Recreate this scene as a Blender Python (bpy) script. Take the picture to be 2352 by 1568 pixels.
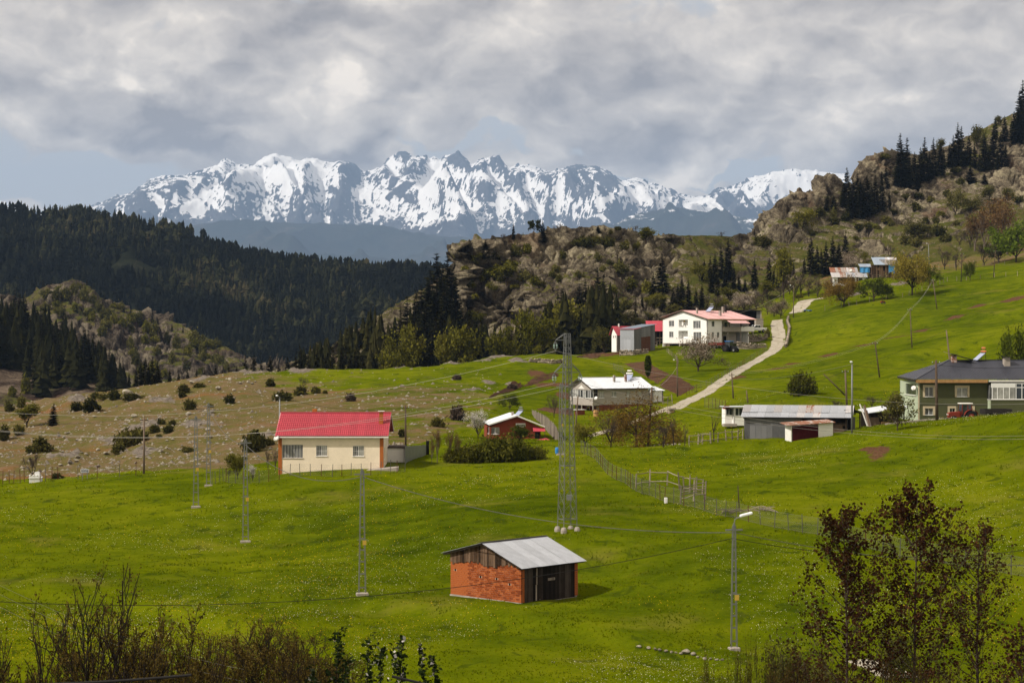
import bpy, bmesh, math, random
import numpy as np
from mathutils import Vector, Matrix, Quaternion
from mathutils.bvhtree import BVHTree
for o in list(bpy.data.objects): bpy.data.objects.remove(o)
SC = bpy.context.scene
COL = SC.collection
# ------------------------------------------------------------------ camera
FPX, CX, CY = 4389.0, 1176.0, 784.0          # focal length in units of a 2352 px wide picture
cam_d = bpy.data.cameras.new('camera'); cam = bpy.data.objects.new('camera', cam_d); COL.objects.link(cam)
cam_d.sensor_width = 36.0; cam_d.lens = 36.0*FPX/2352.0
cam_d.clip_start = 1.0; cam_d.clip_end = 90000.0
cam.location = (0, 0, 0); cam.rotation_euler = (math.radians(90), 0, 0)
SC.camera = cam
# ------------------------------------------------------------------ sun
SUN_DIR = Vector((-0.74, -0.34, 0.80)).normalized()
sun_d = bpy.data.lights.new('sun', 'SUN'); sun = bpy.data.objects.new('sun', sun_d); COL.objects.link(sun)
sun_d.energy = 5.0; sun_d.angle = math.radians(0.53); sun_d.color = (1.0, 0.93, 0.82)
sun.rotation_euler = SUN_DIR.to_track_quat('Z', 'Y').to_euler(); sun.location = (0, 0, 60)
# ------------------------------------------------------------------ view, render
SC.view_settings.view_transform = 'Standard'; SC.view_settings.look = 'None'
SC.view_settings.exposure = 0.0; SC.view_settings.gamma = 1.0
SC.render.engine = 'CYCLES'
cy = SC.cycles
cy.use_denoising = True
try: cy.denoiser = 'OPENIMAGEDENOISE'
except Exception: pass
cy.max_bounces = 4; cy.diffuse_bounces = 2; cy.glossy_bounces = 2; cy.transmission_bounces = 2
cy.volume_bounces = 0; cy.transparent_max_bounces = 6; cy.sample_clamp_indirect = 4.0
cy.use_adaptive_sampling = True; cy.adaptive_threshold = 0.012
# ------------------------------------------------------------------ world: nishita sky behind broken cloud
world = bpy.data.worlds.new('World'); SC.world = world; world.use_nodes = True
def make_world():
 nt = world.node_tree; nt.nodes.clear(); L = nt.links.new
 def N(t, **k):
  n = nt.nodes.new(t)
  for a, b in k.items(): setattr(n, a, b)
  return n
 def M(op, a, b=None, c=None, clamp=False):
  n = N('ShaderNodeMath', operation=op); n.use_clamp = clamp
  for i, x in enumerate((a, b, c)):
   if x is None: continue
   if isinstance(x, (int, float)): n.inputs[i].default_value = x
   else: L(x, n.inputs[i])
  return n.outputs[0]
 def VM(op, a, b=None):
  n = N('ShaderNodeVectorMath', operation=op)
  for i, x in enumerate((a, b)):
   if x is None: continue
   if isinstance(x, tuple): n.inputs[i].default_value = x
   else: L(x, n.inputs[i])
  return n
 def MR(x, a, b, c, d, smooth=True):
  n = N('ShaderNodeMapRange'); n.interpolation_type = 'SMOOTHSTEP' if smooth else 'LINEAR'
  L(x, n.inputs[0])
  for i, q in enumerate((a, b, c, d)): n.inputs[i+1].default_value = q
  return n.outputs[0]
 def MIX(f, a, b):
  n = N('ShaderNodeMix', data_type='RGBA')
  if isinstance(f, (int, float)): n.inputs[0].default_value = f
  else: L(f, n.inputs[0])
  for i, x in ((6, a), (7, b)):
   if isinstance(x, tuple): n.inputs[i].default_value = x + (1,)
   else: L(x, n.inputs[i])
  return n.outputs[2]
 out = N('ShaderNodeOutputWorld'); bg = N('ShaderNodeBackground'); L(bg.outputs[0], out.inputs[0])
 sky = N('ShaderNodeTexSky'); sky.sky_type = 'NISHITA'; sky.sun_disc = False
 sky.sun_elevation = math.asin(SUN_DIR.z); sky.sun_rotation = math.atan2(SUN_DIR.x, SUN_DIR.y) % (2*math.pi)
 sky.altitude = 1500; sky.air_density = 1.0; sky.dust_density = 1.5
 skys = VM('SCALE', sky.outputs[0]); skys.inputs[3].default_value = 0.085
 tc = N('ShaderNodeTexCoord'); d = tc.outputs['Generated']
 def noise(vec, scale, detail, rough, dist=0.0):
  n = N('ShaderNodeTexNoise'); L(vec, n.inputs['Vector'])
  n.inputs['Scale'].default_value = scale; n.inputs['Detail'].default_value = detail
  n.inputs['Roughness'].default_value = rough; n.inputs['Distortion'].default_value = dist
  return n.outputs['Fac']
 stretch = VM('MULTIPLY', d, (1.0, 1.0, 1.55)).outputs[0]
 warpn = N('ShaderNodeTexNoise'); L(stretch, warpn.inputs['Vector']); warpn.inputs['Scale'].default_value = 22.0; warpn.inputs['Detail'].default_value = 7
 wv = VM('SUBTRACT', warpn.outputs['Color'], (0.5, 0.5, 0.5)).outputs[0]
 wv = VM('MULTIPLY', wv, (0.035, 0.035, 0.035)).outputs[0]
 p = VM('ADD', stretch, wv).outputs[0]
 pl = VM('ADD', p, (-0.010, 0.0, 0.020)).outputs[0]
 n1 = noise(p, 8.0, 11, 0.62); n2 = noise(pl, 8.0, 11, 0.62)
 def puff(vec):
  t = None
  for sc_, am in ((15.0, 0.62), (33.0, 0.36), (70.0, 0.2)):
   q = M('MULTIPLY', M('ABSOLUTE', M('SUBTRACT', noise(vec, sc_, 0, 0.5), 0.5)), am*3.6); t = q if t is None else M('ADD', t, q)
  return M('SUBTRACT', 0.88, t)
 v1 = puff(p); v2 = puff(pl)
 n1 = M('ADD', M('MULTIPLY', n1, 0.85), M('MULTIPLY', M('SUBTRACT', 0.78, v1), 0.15)); n2 = M('ADD', M('MULTIPLY', n2, 0.85), M('MULTIPLY', M('SUBTRACT', 0.78, v2), 0.15))
 def blob(u, v, ru, rv, amp, soft=1.0):
  c = Vector(((u-CX)/FPX, 1, -(v-CY)/FPX)).normalized()
  s = VM('SUBTRACT', VM('ADD', d, VM('MULTIPLY', wv, (2.2, 0.0, 1.6)).outputs[0]).outputs[0], tuple(c)).outputs[0]
  s = VM('MULTIPLY', s, (FPX/ru, 3.0, FPX/rv)).outputs[0]
  ln = VM('LENGTH', s).outputs[1]
  return M('MULTIPLY', MR(ln, 1.25, 0.25*soft, 0, 1), amp)
 def total(lst):
  t = None
  for b in lst:
   x = blob(*b); t = x if t is None else M('ADD', t, x)
  return t
 dens = total([(400, 275, 210, 95, .30), (330, 250, 330, 95, .40), (450, 300, 150, 60, .25), (760, 120, 330, 90, .34), (1400, 200, 420, 130, .36), (700, 30, 520, 60, .22),
                  (1580, 310, 240, 60, .26), (2000, 250, 320, 110, .26), (860, 330, 70, 70, .25), (2200, 60, 500, 130, .2),
                  (130, 430, 300, 60, -.36), (780, 335, 90, 34, .30), (1370, 365, 110, 30, .34), (1530, 385, 160, 24, .30), (1230, 375, 70, 24, .26), (560, 320, 120, 22, .20), (1080, 320, 160, 18, -.10), (1680, 400, 140, 16, -.16)])
 dark = total([(400, 275, 190, 80, .80), (360, 215, 150, 45, .18), (860, 155, 190, 42, .38), (1480, 330, 330, 40, .38), (1450, 190, 260, 60, .22), (870, 350, 70, 60, .35),
                  (700, 10, 560, 50, .30), (60, 10, 300, 60, .30), (1740, 280, 120, 60, .18), (2250, 260, 180, 80, .16)])
 lite = total([(250, 155, 190, 34, .75), (1820, 180, 90, 40, .85), (1640, 245, 80, 30, .6), (1370, 365, 90, 22, .9), (780, 330, 80, 26, .8), (1230, 370, 60, 18, .7),
                  (880, 215, 110, 26, .45), (1530, 385, 150, 20, .7), (830, 90, 120, 40, .35), (2140, 190, 80, 40, .45), (1300, 170, 160, 40, .3), (1920, 230, 200, 70, .35),
                  (215, 405, 40, 14, .6), (290, 425, 40, 12, .5), (560, 310, 120, 16, .5), (1700, 395, 50, 14, .6)])
 cov_raw = M('ADD', M('ADD', n1, dens), -0.36)
 cov = MR(cov_raw, 0.0, 0.11, 0, 1)
 relief = M('MULTIPLY', M('SUBTRACT', n1, n2), 2.7)
 thick = MR(cov_raw, 0.05, 0.6, 0.0, 0.26)
 br = M('ADD', 0.60, relief); br = M('SUBTRACT', br, thick)
 br = M('SUBTRACT', br, M('MULTIPLY', dark, 0.66)); 
 litem = M('MULTIPLY', lite, MR(n1, 0.43, 0.60, 0.0, 1.0))
 br = M('ADD', br, M('MULTIPLY', litem, 0.40), None, True)
 ramp = N('ShaderNodeValToRGB'); L(br, ramp.inputs[0])
 els = ramp.color_ramp.elements
 els[0].position = 0.0; els[0].color = (0.36, 0.305, 0.262, 1)
 els[1].position = 1.0; els[1].color = (1.30, 1.13, 0.92, 1)
 e = els.new(0.45); e.color = (0.68, 0.59, 0.495, 1)
 e = els.new(0.75); e.color = (0.95, 0.83, 0.685, 1)
 veil = MIX(0.78, skys.outputs[0], (0.72, 0.67, 0.61))
 sep = N('ShaderNodeSeparateXYZ'); L(d, sep.inputs[0])
 col = MIX(cov, veil, ramp.outputs[0])
 col = MIX(MR(sep.outputs[2], -0.02, 0.0, 0, 1), (0.30, 0.33, 0.36), col)
 L(col, bg.inputs[0]); bg.inputs[1].default_value = 1.06
make_world()
# ------------------------------------------------------------------ small library
R = random.Random(7)
def W(u, v, D): return Vector(((u-CX)/FPX*D, D, -(v-CY)/FPX*D))
ZW = {'C': (976.2, 488.1, 4.016), 'D': (1378.1, 516.8, 3.901), 'E': (1722.7, 172.3, 3.640), 'F': (1780.1, 545.5, 3.413),
      'G': (0, 803.9, 3.901), 'H': (545.5, 861.3, 3.901), 'I': (1062.3, 803.9, 3.901), 'J': (1607.8, 861.3, 3.160),
      'K': (0, 1205.9, 4.0), 'L': (588, 1166.2, 2.775), 'M': (1435.5, 1091, 2.566), 'O': (0, 0, 1.0), 'A': (0, 344.5, 3.901), 'B': (588, 315.8, 3.901)}
def zp(w, X, Y): a = ZW[w]; return a[0]+X/a[2], a[1]+Y/a[2]
# ---- numpy value noise
def _h(ix, iy, iz, s):
 n = (ix.astype(np.int64)*374761393 + iy.astype(np.int64)*668265263 + iz.astype(np.int64)*2147483647 + s*974711) & 0xFFFFFFFF
 n = ((n ^ (n >> 13))*1274126177) & 0xFFFFFFFF
 n = ((n ^ (n >> 16))*2246822519) & 0xFFFFFFFF
 return ((n ^ (n >> 15)) & 0xFFFFFF)/float(0xFFFFFF)
def vnoise(x, y, z=None, s=0):
 x = np.asarray(x, float); y = np.asarray(y, float); z = np.zeros_like(x) if z is None else np.asarray(z, float)
 x0, y0, z0 = np.floor(x), np.floor(y), np.floor(z)
 fx, fy, fz = x-x0, y-y0, z-z0
 fx, fy, fz = [f*f*f*(f*(f*6-15)+10) for f in (fx, fy, fz)]
 r = 0
 for dx in (0, 1):
  for dy in (0, 1):
   for dz in (0, 1):
    w = (fx if dx else 1-fx)*(fy if dy else 1-fy)*(fz if dz else 1-fz)
    r = r + w*_h(x0+dx, y0+dy, z0+dz, s)
 return r*2-1
def fbm(x, y, z=None, o=5, s=0, lac=2.03, g=0.5):
 a = 1.0; t = 0; n = 0
 for i in range(o):
  t = t + a*vnoise(x, y, z, s+i*17); n += a; a *= g
  x = x*lac+3.7; y = y*lac+1.3; z = None if z is None else z*lac+7.1
 return t/n
def ridged(x, y, z=None, o=5, s=0, lac=2.07, g=0.55):
 a = 1.0; t = 0; n = 0; w = 1.0
 for i in range(o):
  v = 1-np.abs(vnoise(x, y, z, s+i*23)); v = v*v*w; t = t+a*v; n += a; w = np.clip(v*1.6, 0, 1); a *= g
  x = x*lac+5.1; y = y*lac+2.9; z = None if z is None else z*lac+1.7
 return t/n
def worley(x, y, z, s=0):
 """F1, F2 and a random value of the nearest cell"""
 x0, y0, z0 = np.floor(x), np.floor(y), np.floor(z)
 f1 = np.full(x.shape, 9.0); f2 = np.full(x.shape, 9.0); cid = np.zeros(x.shape)
 for dx in (-1, 0, 1):
  for dy in (-1, 0, 1):
   for dz in (-1, 0, 1):
    cx, cy_, cz = x0+dx, y0+dy, z0+dz
    px = cx+_h(cx, cy_, cz, s+1); py = cy_+_h(cx, cy_, cz, s+2); pz = cz+_h(cx, cy_, cz, s+3)
    d = np.sqrt((px-x)**2+(py-y)**2+(pz-z)**2)
    m = d < f1
    f2 = np.where(m, f1, np.minimum(f2, d)); cid = np.where(m, _h(cx, cy_, cz, s+4), cid); f1 = np.where(m, d, f1)
 return f1, f2, cid
def sstep(a, b, x): t = np.clip((x-a)/(b-a), 0, 1); return t*t*(3-2*t)
# ---- objects
def link(o, parent=None):
 COL.objects.link(o)
 if parent is not None: o.parent = parent
 return o
def tag(o, label=None, cat=None, group=None, kind=None):
 if label: o['label'] = label
 if cat: o['category'] = cat
 if group: o['group'] = group
 if kind: o['kind'] = kind
 return o
def empty(name, loc, rz=0.0, label=None, cat=None, group=None):
 o = bpy.data.objects.new(name, None); o.empty_display_size = 0.3
 o.location = loc; o.rotation_euler = (0, 0, rz); COL.objects.link(o)
 return tag(o, label, cat, group)
def np_mesh(name, co, quads=None, tris=None, mats=(), smooth=True, attrs=None, fmat=None):
 me = bpy.data.meshes.new(name)
 co = np.ascontiguousarray(co, dtype=np.float32)
 nq = 0 if quads is None else len(quads); ntr = 0 if tris is None else len(tris)
 me.vertices.add(len(co)); me.vertices.foreach_set('co', co.ravel())
 idx = []
 if nq: idx.append(np.asarray(quads, np.int32).ravel())
 if ntr: idx.append(np.asarray(tris, np.int32).ravel())
 li = np.concatenate(idx); me.loops.add(len(li)); me.loops.foreach_set('vertex_index', li)
 me.polygons.add(nq+ntr)
 ls = np.concatenate([np.arange(nq)*4, nq*4+np.arange(ntr)*3]).astype(np.int32)
 me.polygons.foreach_set('loop_start', ls)
 try:
  lt = np.concatenate([np.full(nq, 4), np.full(ntr, 3)]).astype(np.int32); me.polygons.foreach_set('loop_total', lt)
 except Exception: pass
 me.polygons.foreach_set('use_smooth', np.full(nq+ntr, bool(smooth)))
 for m in mats: me.materials.append(m)
 if fmat is not None: me.polygons.foreach_set('material_index', np.asarray(fmat, np.int32))
 if attrs:
  for k, a in attrs.items():
   at = me.attributes.new(k, 'FLOAT', 'POINT'); at.data.foreach_set('value', np.asarray(a, np.float32).ravel())
 me.update(calc_edges=True); me.validate()
 return me
class MB:
 """collects faces; build() links them as one mesh object"""
 def __init__(s): s.v = []; s.f = []; s.m = []
 def add(s, vs, fs, mi=0):
  b = len(s.v); s.v += [tuple(x) for x in vs]
  for f in fs: s.f.append(tuple(b+i for i in f)); s.m.append(mi)
  return s
 def quad(s, a, b, c, d, mi=0): return s.add((a, b, c, d), ((0, 1, 2, 3),), mi)
 def box(s, x0, x1, y0, y1, z0, z1, mi=0):
  return s.add([(x0, y0, z0), (x1, y0, z0), (x1, y1, z0), (x0, y1, z0), (x0, y0, z1), (x1, y0, z1), (x1, y1, z1), (x0, y1, z1)],
                     [(0, 3, 2, 1), (4, 5, 6, 7), (0, 1, 5, 4), (1, 2, 6, 5), (2, 3, 7, 6), (3, 0, 4, 7)], mi)
 def bar(s, p, q, w, h=None, mi=0, up=None):
  """rectangular bar from p to q"""
  p = Vector(p); q = Vector(q); h = w if h is None else h
  d = (q-p); d.normalize(); up = Vector((0, 0, 1)) if up is None else Vector(up)
  if abs(d.dot(up)) > 0.98: up = Vector((1, 0, 0))
  a = d.cross(up).normalized()*w*0.5; b = a.cross(d).normalized()*h*0.5
  vs = [p-a-b, p+a-b, p+a+b, p-a+b, q-a-b, q+a-b, q+a+b, q-a+b]
  return s.add(vs, [(0, 3, 2, 1), (4, 5, 6, 7), (0, 1, 5, 4), (1, 2, 6, 5), (2, 3, 7, 6), (3, 0, 4, 7)], mi)
 def tube(s, pts, rs, n=6, mi=0, cap=True):
  pts = [Vector(p) for p in pts]
  if not isinstance(rs, (list, tuple)): rs = [rs]*len(pts)
  b = len(s.v); ref = None
  for i, p in enumerate(pts):
   d = (pts[min(i+1, len(pts)-1)]-pts[max(i-1, 0)])
   if d.length < 1e-9: d = Vector((0, 0, 1))
   d.normalize()
   if ref is None: ref = d.orthogonal().normalized()
   else:
    ref = ref-d*ref.dot(d)
    ref = d.orthogonal().normalized() if ref.length < 1e-6 else ref.normalized()
   e = d.cross(ref)
   for k in range(n):
    a = 2*math.pi*k/n; s.v.append(tuple(p+(ref*math.cos(a)+e*math.sin(a))*rs[i]))
  for i in range(len(pts)-1):
   for k in range(n):
    k2 = (k+1) % n
    s.f.append((b+i*n+k, b+i*n+k2, b+(i+1)*n+k2, b+(i+1)*n+k)); s.m.append(mi)
  if cap and n > 2:
   s.f.append(tuple(b+k for k in range(n-1, -1, -1))); s.m.append(mi)
   e0 = b+(len(pts)-1)*n; s.f.append(tuple(e0+k for k in range(n))); s.m.append(mi)
  return s
 def lathe(s, prof, c=(0, 0, 0), n=12, mi=0):
  b = len(s.v); c = Vector(c)
  for r, z in prof:
   for k in range(n):
    a = 2*math.pi*k/n; s.v.append((c.x+r*math.cos(a), c.y+r*math.sin(a), c.z+z))
  for i in range(len(prof)-1):
   for k in range(n):
    k2 = (k+1) % n; s.f.append((b+i*n+k, b+i*n+k2, b+(i+1)*n+k2, b+(i+1)*n+k)); s.m.append(mi)
  s.f.append(tuple(b+k for k in range(n-1, -1, -1))); s.m.append(mi)
  e0 = b+(len(prof)-1)*n; s.f.append(tuple(e0+k for k in range(n))); s.m.append(mi)
  return s
 def poly(s, pts, depth, mi=0):
  """a polygon (list of 3D points) thickened by the vector depth"""
  n = len(pts); d = Vector(depth); pts = [Vector(p) for p in pts]
  vs = pts+[p+d for p in pts]
  fs = [tuple(range(n-1, -1, -1)), tuple(range(n, 2*n))]+[(i, (i+1) % n, n+(i+1) % n, n+i) for i in range(n)]
  return s.add(vs, fs, mi)
 def mesh(s, name, mats, smooth=False):
  me = bpy.data.meshes.new(name); me.from_pydata(s.v, [], s.f)
  for m in (mats if isinstance(mats, (list, tuple)) else [mats]): me.materials.append(m)
  if len(set(s.m)) > 1: me.polygons.foreach_set('material_index', s.m)
  if smooth: me.polygons.foreach_set('use_smooth', [True]*len(me.polygons))
  me.update(); return me
 def build(s, name, mats, parent=None, smooth=False, bevel=0.0):
  o = bpy.data.objects.new(name, s.mesh(name, mats, smooth)); link(o, parent)
  if bevel:
   md = o.modifiers.new('bevel', 'BEVEL'); md.width = bevel; md.segments = 1; md.limit_method = 'ANGLE'
  return o
def inst(name, me, parent=None, loc=(0, 0, 0), rot=(0, 0, 0), sc=(1, 1, 1)):
 o = bpy.data.objects.new(name, me); o.location = loc; o.rotation_euler = rot
 o.scale = sc if isinstance(sc, (tuple, list, Vector)) else (sc, sc, sc)
 return link(o, parent)
# ---- materials
MATS = {}
class NT:
 def __init__(s, name, rough=0.9, spec=0.2, metal=0.0):
  s.m = bpy.data.materials.new(name); s.m.use_nodes = True; s.t = s.m.node_tree
  s.p = s.t.nodes['Principled BSDF']; s.p.inputs['Roughness'].default_value = rough
  s.p.inputs['Specular IOR Level'].default_value = spec; s.p.inputs['Metallic'].default_value = metal
  s.c = s.t.nodes.new('ShaderNodeTexCoord')
 def L(s, a, b): s.t.links.new(a, b)
 def n(s, t, **k):
  x = s.t.nodes.new(t)
  for a, b in k.items(): setattr(x, a, b)
  return x
 def math(s, op, a, b=None, clamp=False):
  x = s.n('ShaderNodeMath', operation=op); x.use_clamp = clamp
  for i, q in enumerate((a, b)):
   if q is None: continue
   if isinstance(q, (int, float)): x.inputs[i].default_value = q
   else: s.L(q, x.inputs[i])
  return x.outputs[0]
 def vec(s, scale=(1, 1, 1), src='Object', rot=(0, 0, 0)):
  mp = s.n('ShaderNodeMapping'); mp.inputs['Scale'].default_value = scale; mp.inputs['Rotation'].default_value = rot
  if src == 'World': s.L(s.n('ShaderNodeNewGeometry').outputs['Position'], mp.inputs[0])
  else: s.L(s.c.outputs[src], mp.inputs[0])
  return mp.outputs[0]
 def noise(s, scale=5, detail=4, rough=0.55, vec=None, dist=0.0, out='Fac'):
  x = s.n('ShaderNodeTexNoise'); x.inputs['Scale'].default_value = scale; x.inputs['Detail'].default_value = detail
  x.inputs['Roughness'].default_value = rough; x.inputs['Distortion'].default_value = dist
  s.L(vec if vec is not None else s.c.outputs['Object'], x.inputs['Vector'])
  return x.outputs[out]
 def vor(s, scale=5, vec=None, feature='F1', out='Distance', rand=1.0):
  x = s.n('ShaderNodeTexVoronoi'); x.feature = feature; x.inputs['Scale'].default_value = scale; x.inputs['Randomness'].default_value = rand
  s.L(vec if vec is not None else s.c.outputs['Object'], x.inputs['Vector'])
  return x.outputs[out]
 def ramp(s, f, stops, interp='LINEAR'):
  x = s.n('ShaderNodeValToRGB'); x.color_ramp.interpolation = interp; e = x.color_ramp.elements
  while len(e) < len(stops): e.new(0.5)
  for q, (p, c) in zip(e, stops):
   q.position = p; q.color = (c, c, c, 1) if isinstance(c, (int, float)) else tuple(c)+(1,)
  s.L(f, x.inputs[0]); return x.outputs[0]
 def mr(s, f, a, b, c=0.0, d=1.0, smooth=True):
  x = s.n('ShaderNodeMapRange'); x.interpolation_type = 'SMOOTHSTEP' if smooth else 'LINEAR'; s.L(f, x.inputs[0])
  for i, q in enumerate((a, b, c, d)): x.inputs[i+1].default_value = q
  return x.outputs[0]
 def mix(s, f, a, b, mode='MIX'):
  x = s.n('ShaderNodeMix', data_type='RGBA', blend_type=mode)
  if isinstance(f, (int, float)): x.inputs[0].default_value = f
  else: s.L(f, x.inputs[0])
  for i, q in ((6, a), (7, b)):
   if isinstance(q, (tuple, list)): x.inputs[i].default_value = tuple(q)+(1,)
   else: s.L(q, x.inputs[i])
  return x.outputs[2]
 def attr(s, name): x = s.n('ShaderNodeAttribute'); x.attribute_name = name; return x.outputs['Fac']
 def rnd(s): return s.n('ShaderNodeObjectInfo').outputs['Random']
 def col(s, c):
  if isinstance(c, (tuple, list)): s.p.inputs['Base Color'].default_value = tuple(c)+(1,)
  else: s.L(c, s.p.inputs['Base Color'])
  return s
 def rough(s, f): s.L(f, s.p.inputs['Roughness']); return s
 def bump(s, h, st=0.5, dist=0.1):
  b = s.n('ShaderNodeBump'); b.inputs['Strength'].default_value = st; b.inputs['Distance'].default_value = dist
  s.L(h, b.inputs['Height']); s.L(b.outputs[0], s.p.inputs['Normal']); return s
def simple(name, c, rough=0.8, var=0.18, scale=3.0, metal=0.0, spec=0.12, bump=0.0, rnd=0.0, src='Object'):
 """plain painted / mineral surface with uneven tone"""
 t = NT(name, rough, spec, metal); v = t.vec((1, 1, 1), src)
 f = t.noise(scale, 6, 0.6, v); g = t.noise(scale*9, 3, 0.6, v)
 k = t.math('ADD', t.math('MULTIPLY', f, 0.7), t.math('MULTIPLY', g, 0.3))
 if rnd: k = t.math('ADD', k, t.math('MULTIPLY', t.math('SUBTRACT', t.rnd(), 0.5), rnd))
 lo = tuple(x*(1-var*1.6) for x in c); hi = tuple(min(1, x*(1+var)) for x in c)
 t.col(t.ramp(k, ((0.25, lo), (0.75, hi))))
 if bump: t.bump(g, bump, 0.02)
 return t.m
# ------------------------------------------------------------------ materials of the land
def mat_meadow():
 t = NT('meadow_grass', 1.0, 0.0); w = t.vec((1, 1, 1), 'World')
 big = t.noise(0.035, 5, 0.6, w); mid = t.noise(0.28, 6, 0.62, w); fine = t.noise(2.6, 5, 0.7, w); tiny = t.noise(14.0, 3, 0.7, w)
 k = t.math('ADD', t.math('MULTIPLY', big, 0.48), t.math('MULTIPLY', mid, 0.30)); k = t.math('SUBTRACT', k, 0.07)
 k = t.math('ADD', k, t.math('ADD', t.math('MULTIPLY', fine, 0.22), t.math('MULTIPLY', tiny, 0.14)))
 green = t.ramp(k, ((0.34, (0.025, 0.041, 0.0010)), (0.44, (0.060, 0.082, 0.0012)), (0.54, (0.098, 0.119, 0.0016)), (0.66, (0.146, 0.154, 0.005))))
 cl = t.noise(0.55, 4, 0.6, t.vec((1, 0.55, 1), 'World'), 0.6)
 green = t.mix(t.mr(cl, 0.575, 0.67, 0, 0.75), green, (0.026, 0.042, 0.003))
 green = t.mix(t.mr(t.noise(0.11, 5, 0.65, w), 0.56, 0.72, 0, 0.45), green, (0.165, 0.145, 0.025))
 dn = t.noise(0.16, 7, 0.66, w); dn2 = t.noise(0.9, 6, 0.7, w)
 dn3 = t.noise(4.2, 5, 0.75, w); dk = t.math('ADD', t.math('ADD', t.math('MULTIPLY', dn, 0.48), t.math('MULTIPLY', dn2, 0.38)), t.math('MULTIPLY', t.math('SUBTRACT', dn3, 0.36), 0.42))
 dry = t.ramp(dk, ((0.34, (0.068, 0.070, 0.016)), (0.45, (0.098, 0.088, 0.026)), (0.52, (0.130, 0.090, 0.044)), (0.60, (0.165, 0.115, 0.076)), (0.72, (0.215, 0.172, 0.130))))
 red = t.mr(t.noise(0.075, 4, 0.55, w), 0.57, 0.70, 0, 0.6); dry = t.mix(red, dry, (0.185, 0.080, 0.034))
 f = t.mr(t.math('ADD', t.attr('dry'), t.math('MULTIPLY', t.math('SUBTRACT', dn, 0.5), 1.1)), 0.36, 0.62)
 c = t.mix(f, green, dry)
 rk = t.ramp(t.noise(1.4, 8, 0.7, t.vec((1, 1, 2.5), 'World')), ((0.32, (0.060, 0.050, 0.043)), (0.52, (0.155, 0.130, 0.108)), (0.72, (0.28, 0.245, 0.20))))
 c = t.mix(t.mr(t.math('ADD', t.attr('rock'), t.math('MULTIPLY', t.math('SUBTRACT', dn2, 0.5), 0.9)), 0.45, 0.6), c, rk)
 ea = t.ramp(t.noise(3.2, 6, 0.7, w), ((0.3, (0.055, 0.027, 0.015)), (0.6, (0.115, 0.060, 0.034)), (0.8, (0.17, 0.10, 0.06))))
 c = t.mix(t.mr(t.math('ADD', t.attr('earth'), t.math('MULTIPLY', t.math('SUBTRACT', dn2, 0.5), 1.0)), 0.42, 0.62), c, ea)
 t.col(c)
 h = t.math('ADD', t.math('MULTIPLY', fine, 0.6), t.math('MULTIPLY', tiny, 0.5))
 t.bump(h, 0.8, 0.16)
 return t.m
def mat_rock(name='crag_rock', green=0.5, tint=(1, 1, 1), sc=1.0):
 """lichened volcanic rock with turf on the flatter ledges"""
 t = NT(name, 0.97, 0.03); w = t.vec((1, 1, 1), 'World')
 a = t.noise(0.10*sc, 8, 0.66, w); b = t.noise(0.75*sc, 8, 0.72, w); cvn = t.noise(3.0*sc, 5, 0.7, w)
 k = t.math('ADD', t.math('MULTIPLY', a, 0.50), t.math('ADD', t.math('MULTIPLY', b, 0.36), t.math('MULTIPLY', cvn, 0.14)))
 q = lambda c: tuple(x*y for x, y in zip(c, tint))
 rk = t.ramp(k, ((0.37, q((0.024, 0.020, 0.017))), (0.45, q((0.085, 0.072, 0.058))), (0.51, q((0.200, 0.176, 0.138))), (0.58, q((0.38, 0.348, 0.262))), (0.68, q((0.55, 0.52, 0.40)))))
 rk = t.mix(t.mr(t.noise(0.055*sc, 5, 0.6, w), 0.58, 0.69, 0, 0.4), rk, q((0.150, 0.080, 0.052)))     # reddish bands
 geo = t.n('ShaderNodeNewGeometry'); sx = t.n('ShaderNodeSeparateXYZ'); t.L(geo.outputs['Normal'], sx.inputs[0])
 gk = t.math('ADD', t.math('MULTIPLY', t.noise(0.3*sc, 6, 0.65, w), 0.6), t.math('MULTIPLY', t.noise(2.2*sc, 4, 0.7, w), 0.4))
 gr = t.ramp(gk, ((0.32, (0.040, 0.050, 0.008)), (0.44, (0.075, 0.085, 0.013)), (0.54, (0.112, 0.100, 0.028)), (0.64, (0.160, 0.118, 0.070)), (0.75, (0.22, 0.175, 0.12))))
 f = t.math('ADD', t.attr('turf'), t.math('MULTIPLY', t.math('SUBTRACT', b, 0.5), 0.9))
 c = t.mix(t.mr(f, 0.42, 0.58), rk, gr)
 t.col(c); t.bump(t.math('ADD', b, t.math('MULTIPLY', cvn, 0.5)), 1.0, 0.9/sc)
 return t.m
def mat_forestfloor():
 t = NT('forest_floor', 1.0, 0.0); w = t.vec((1, 1, 1), 'World')
 a = t.noise(0.02, 6, 0.65, w); b = t.noise(0.15, 5, 0.7, w)
 k = t.math('ADD', t.math('MULTIPLY', a, 0.5), t.math('MULTIPLY', b, 0.5))
 t.col(t.ramp(k, ((0.3, (0.006, 0.008, 0.005)), (0.55, (0.014, 0.016, 0.009)), (0.72, (0.06, 0.05, 0.036)))))
 return t.m
def mat_snow():
 """snow lying on everything that is not too steep, dark rock where it has slid off"""
 t = NT('snow_mountain', 0.85, 0.1); w = t.vec((1, 1, 1), 'World')
 k = t.attr('snow')
 w2 = t.vec((1, 0.35, 1.0), 'World'); n1 = t.noise(0.0031, 8, 0.70, w2); n2 = t.noise(0.019, 6, 0.72, w2)
 f = t.math('ADD', k, t.math('ADD', t.math('MULTIPLY', t.math('SUBTRACT', n1, 0.5), 1.25), t.math('MULTIPLY', t.math('SUBTRACT', n2, 0.5), 1.25)))
 rk = t.ramp(n2, ((0.3, (0.022, 0.024, 0.029)), (0.7, (0.085, 0.080, 0.082))))
 t.col(t.mix(t.mr(f, 0.46, 0.54), rk, (0.79, 0.79, 0.80)))
 return t.m
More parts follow.
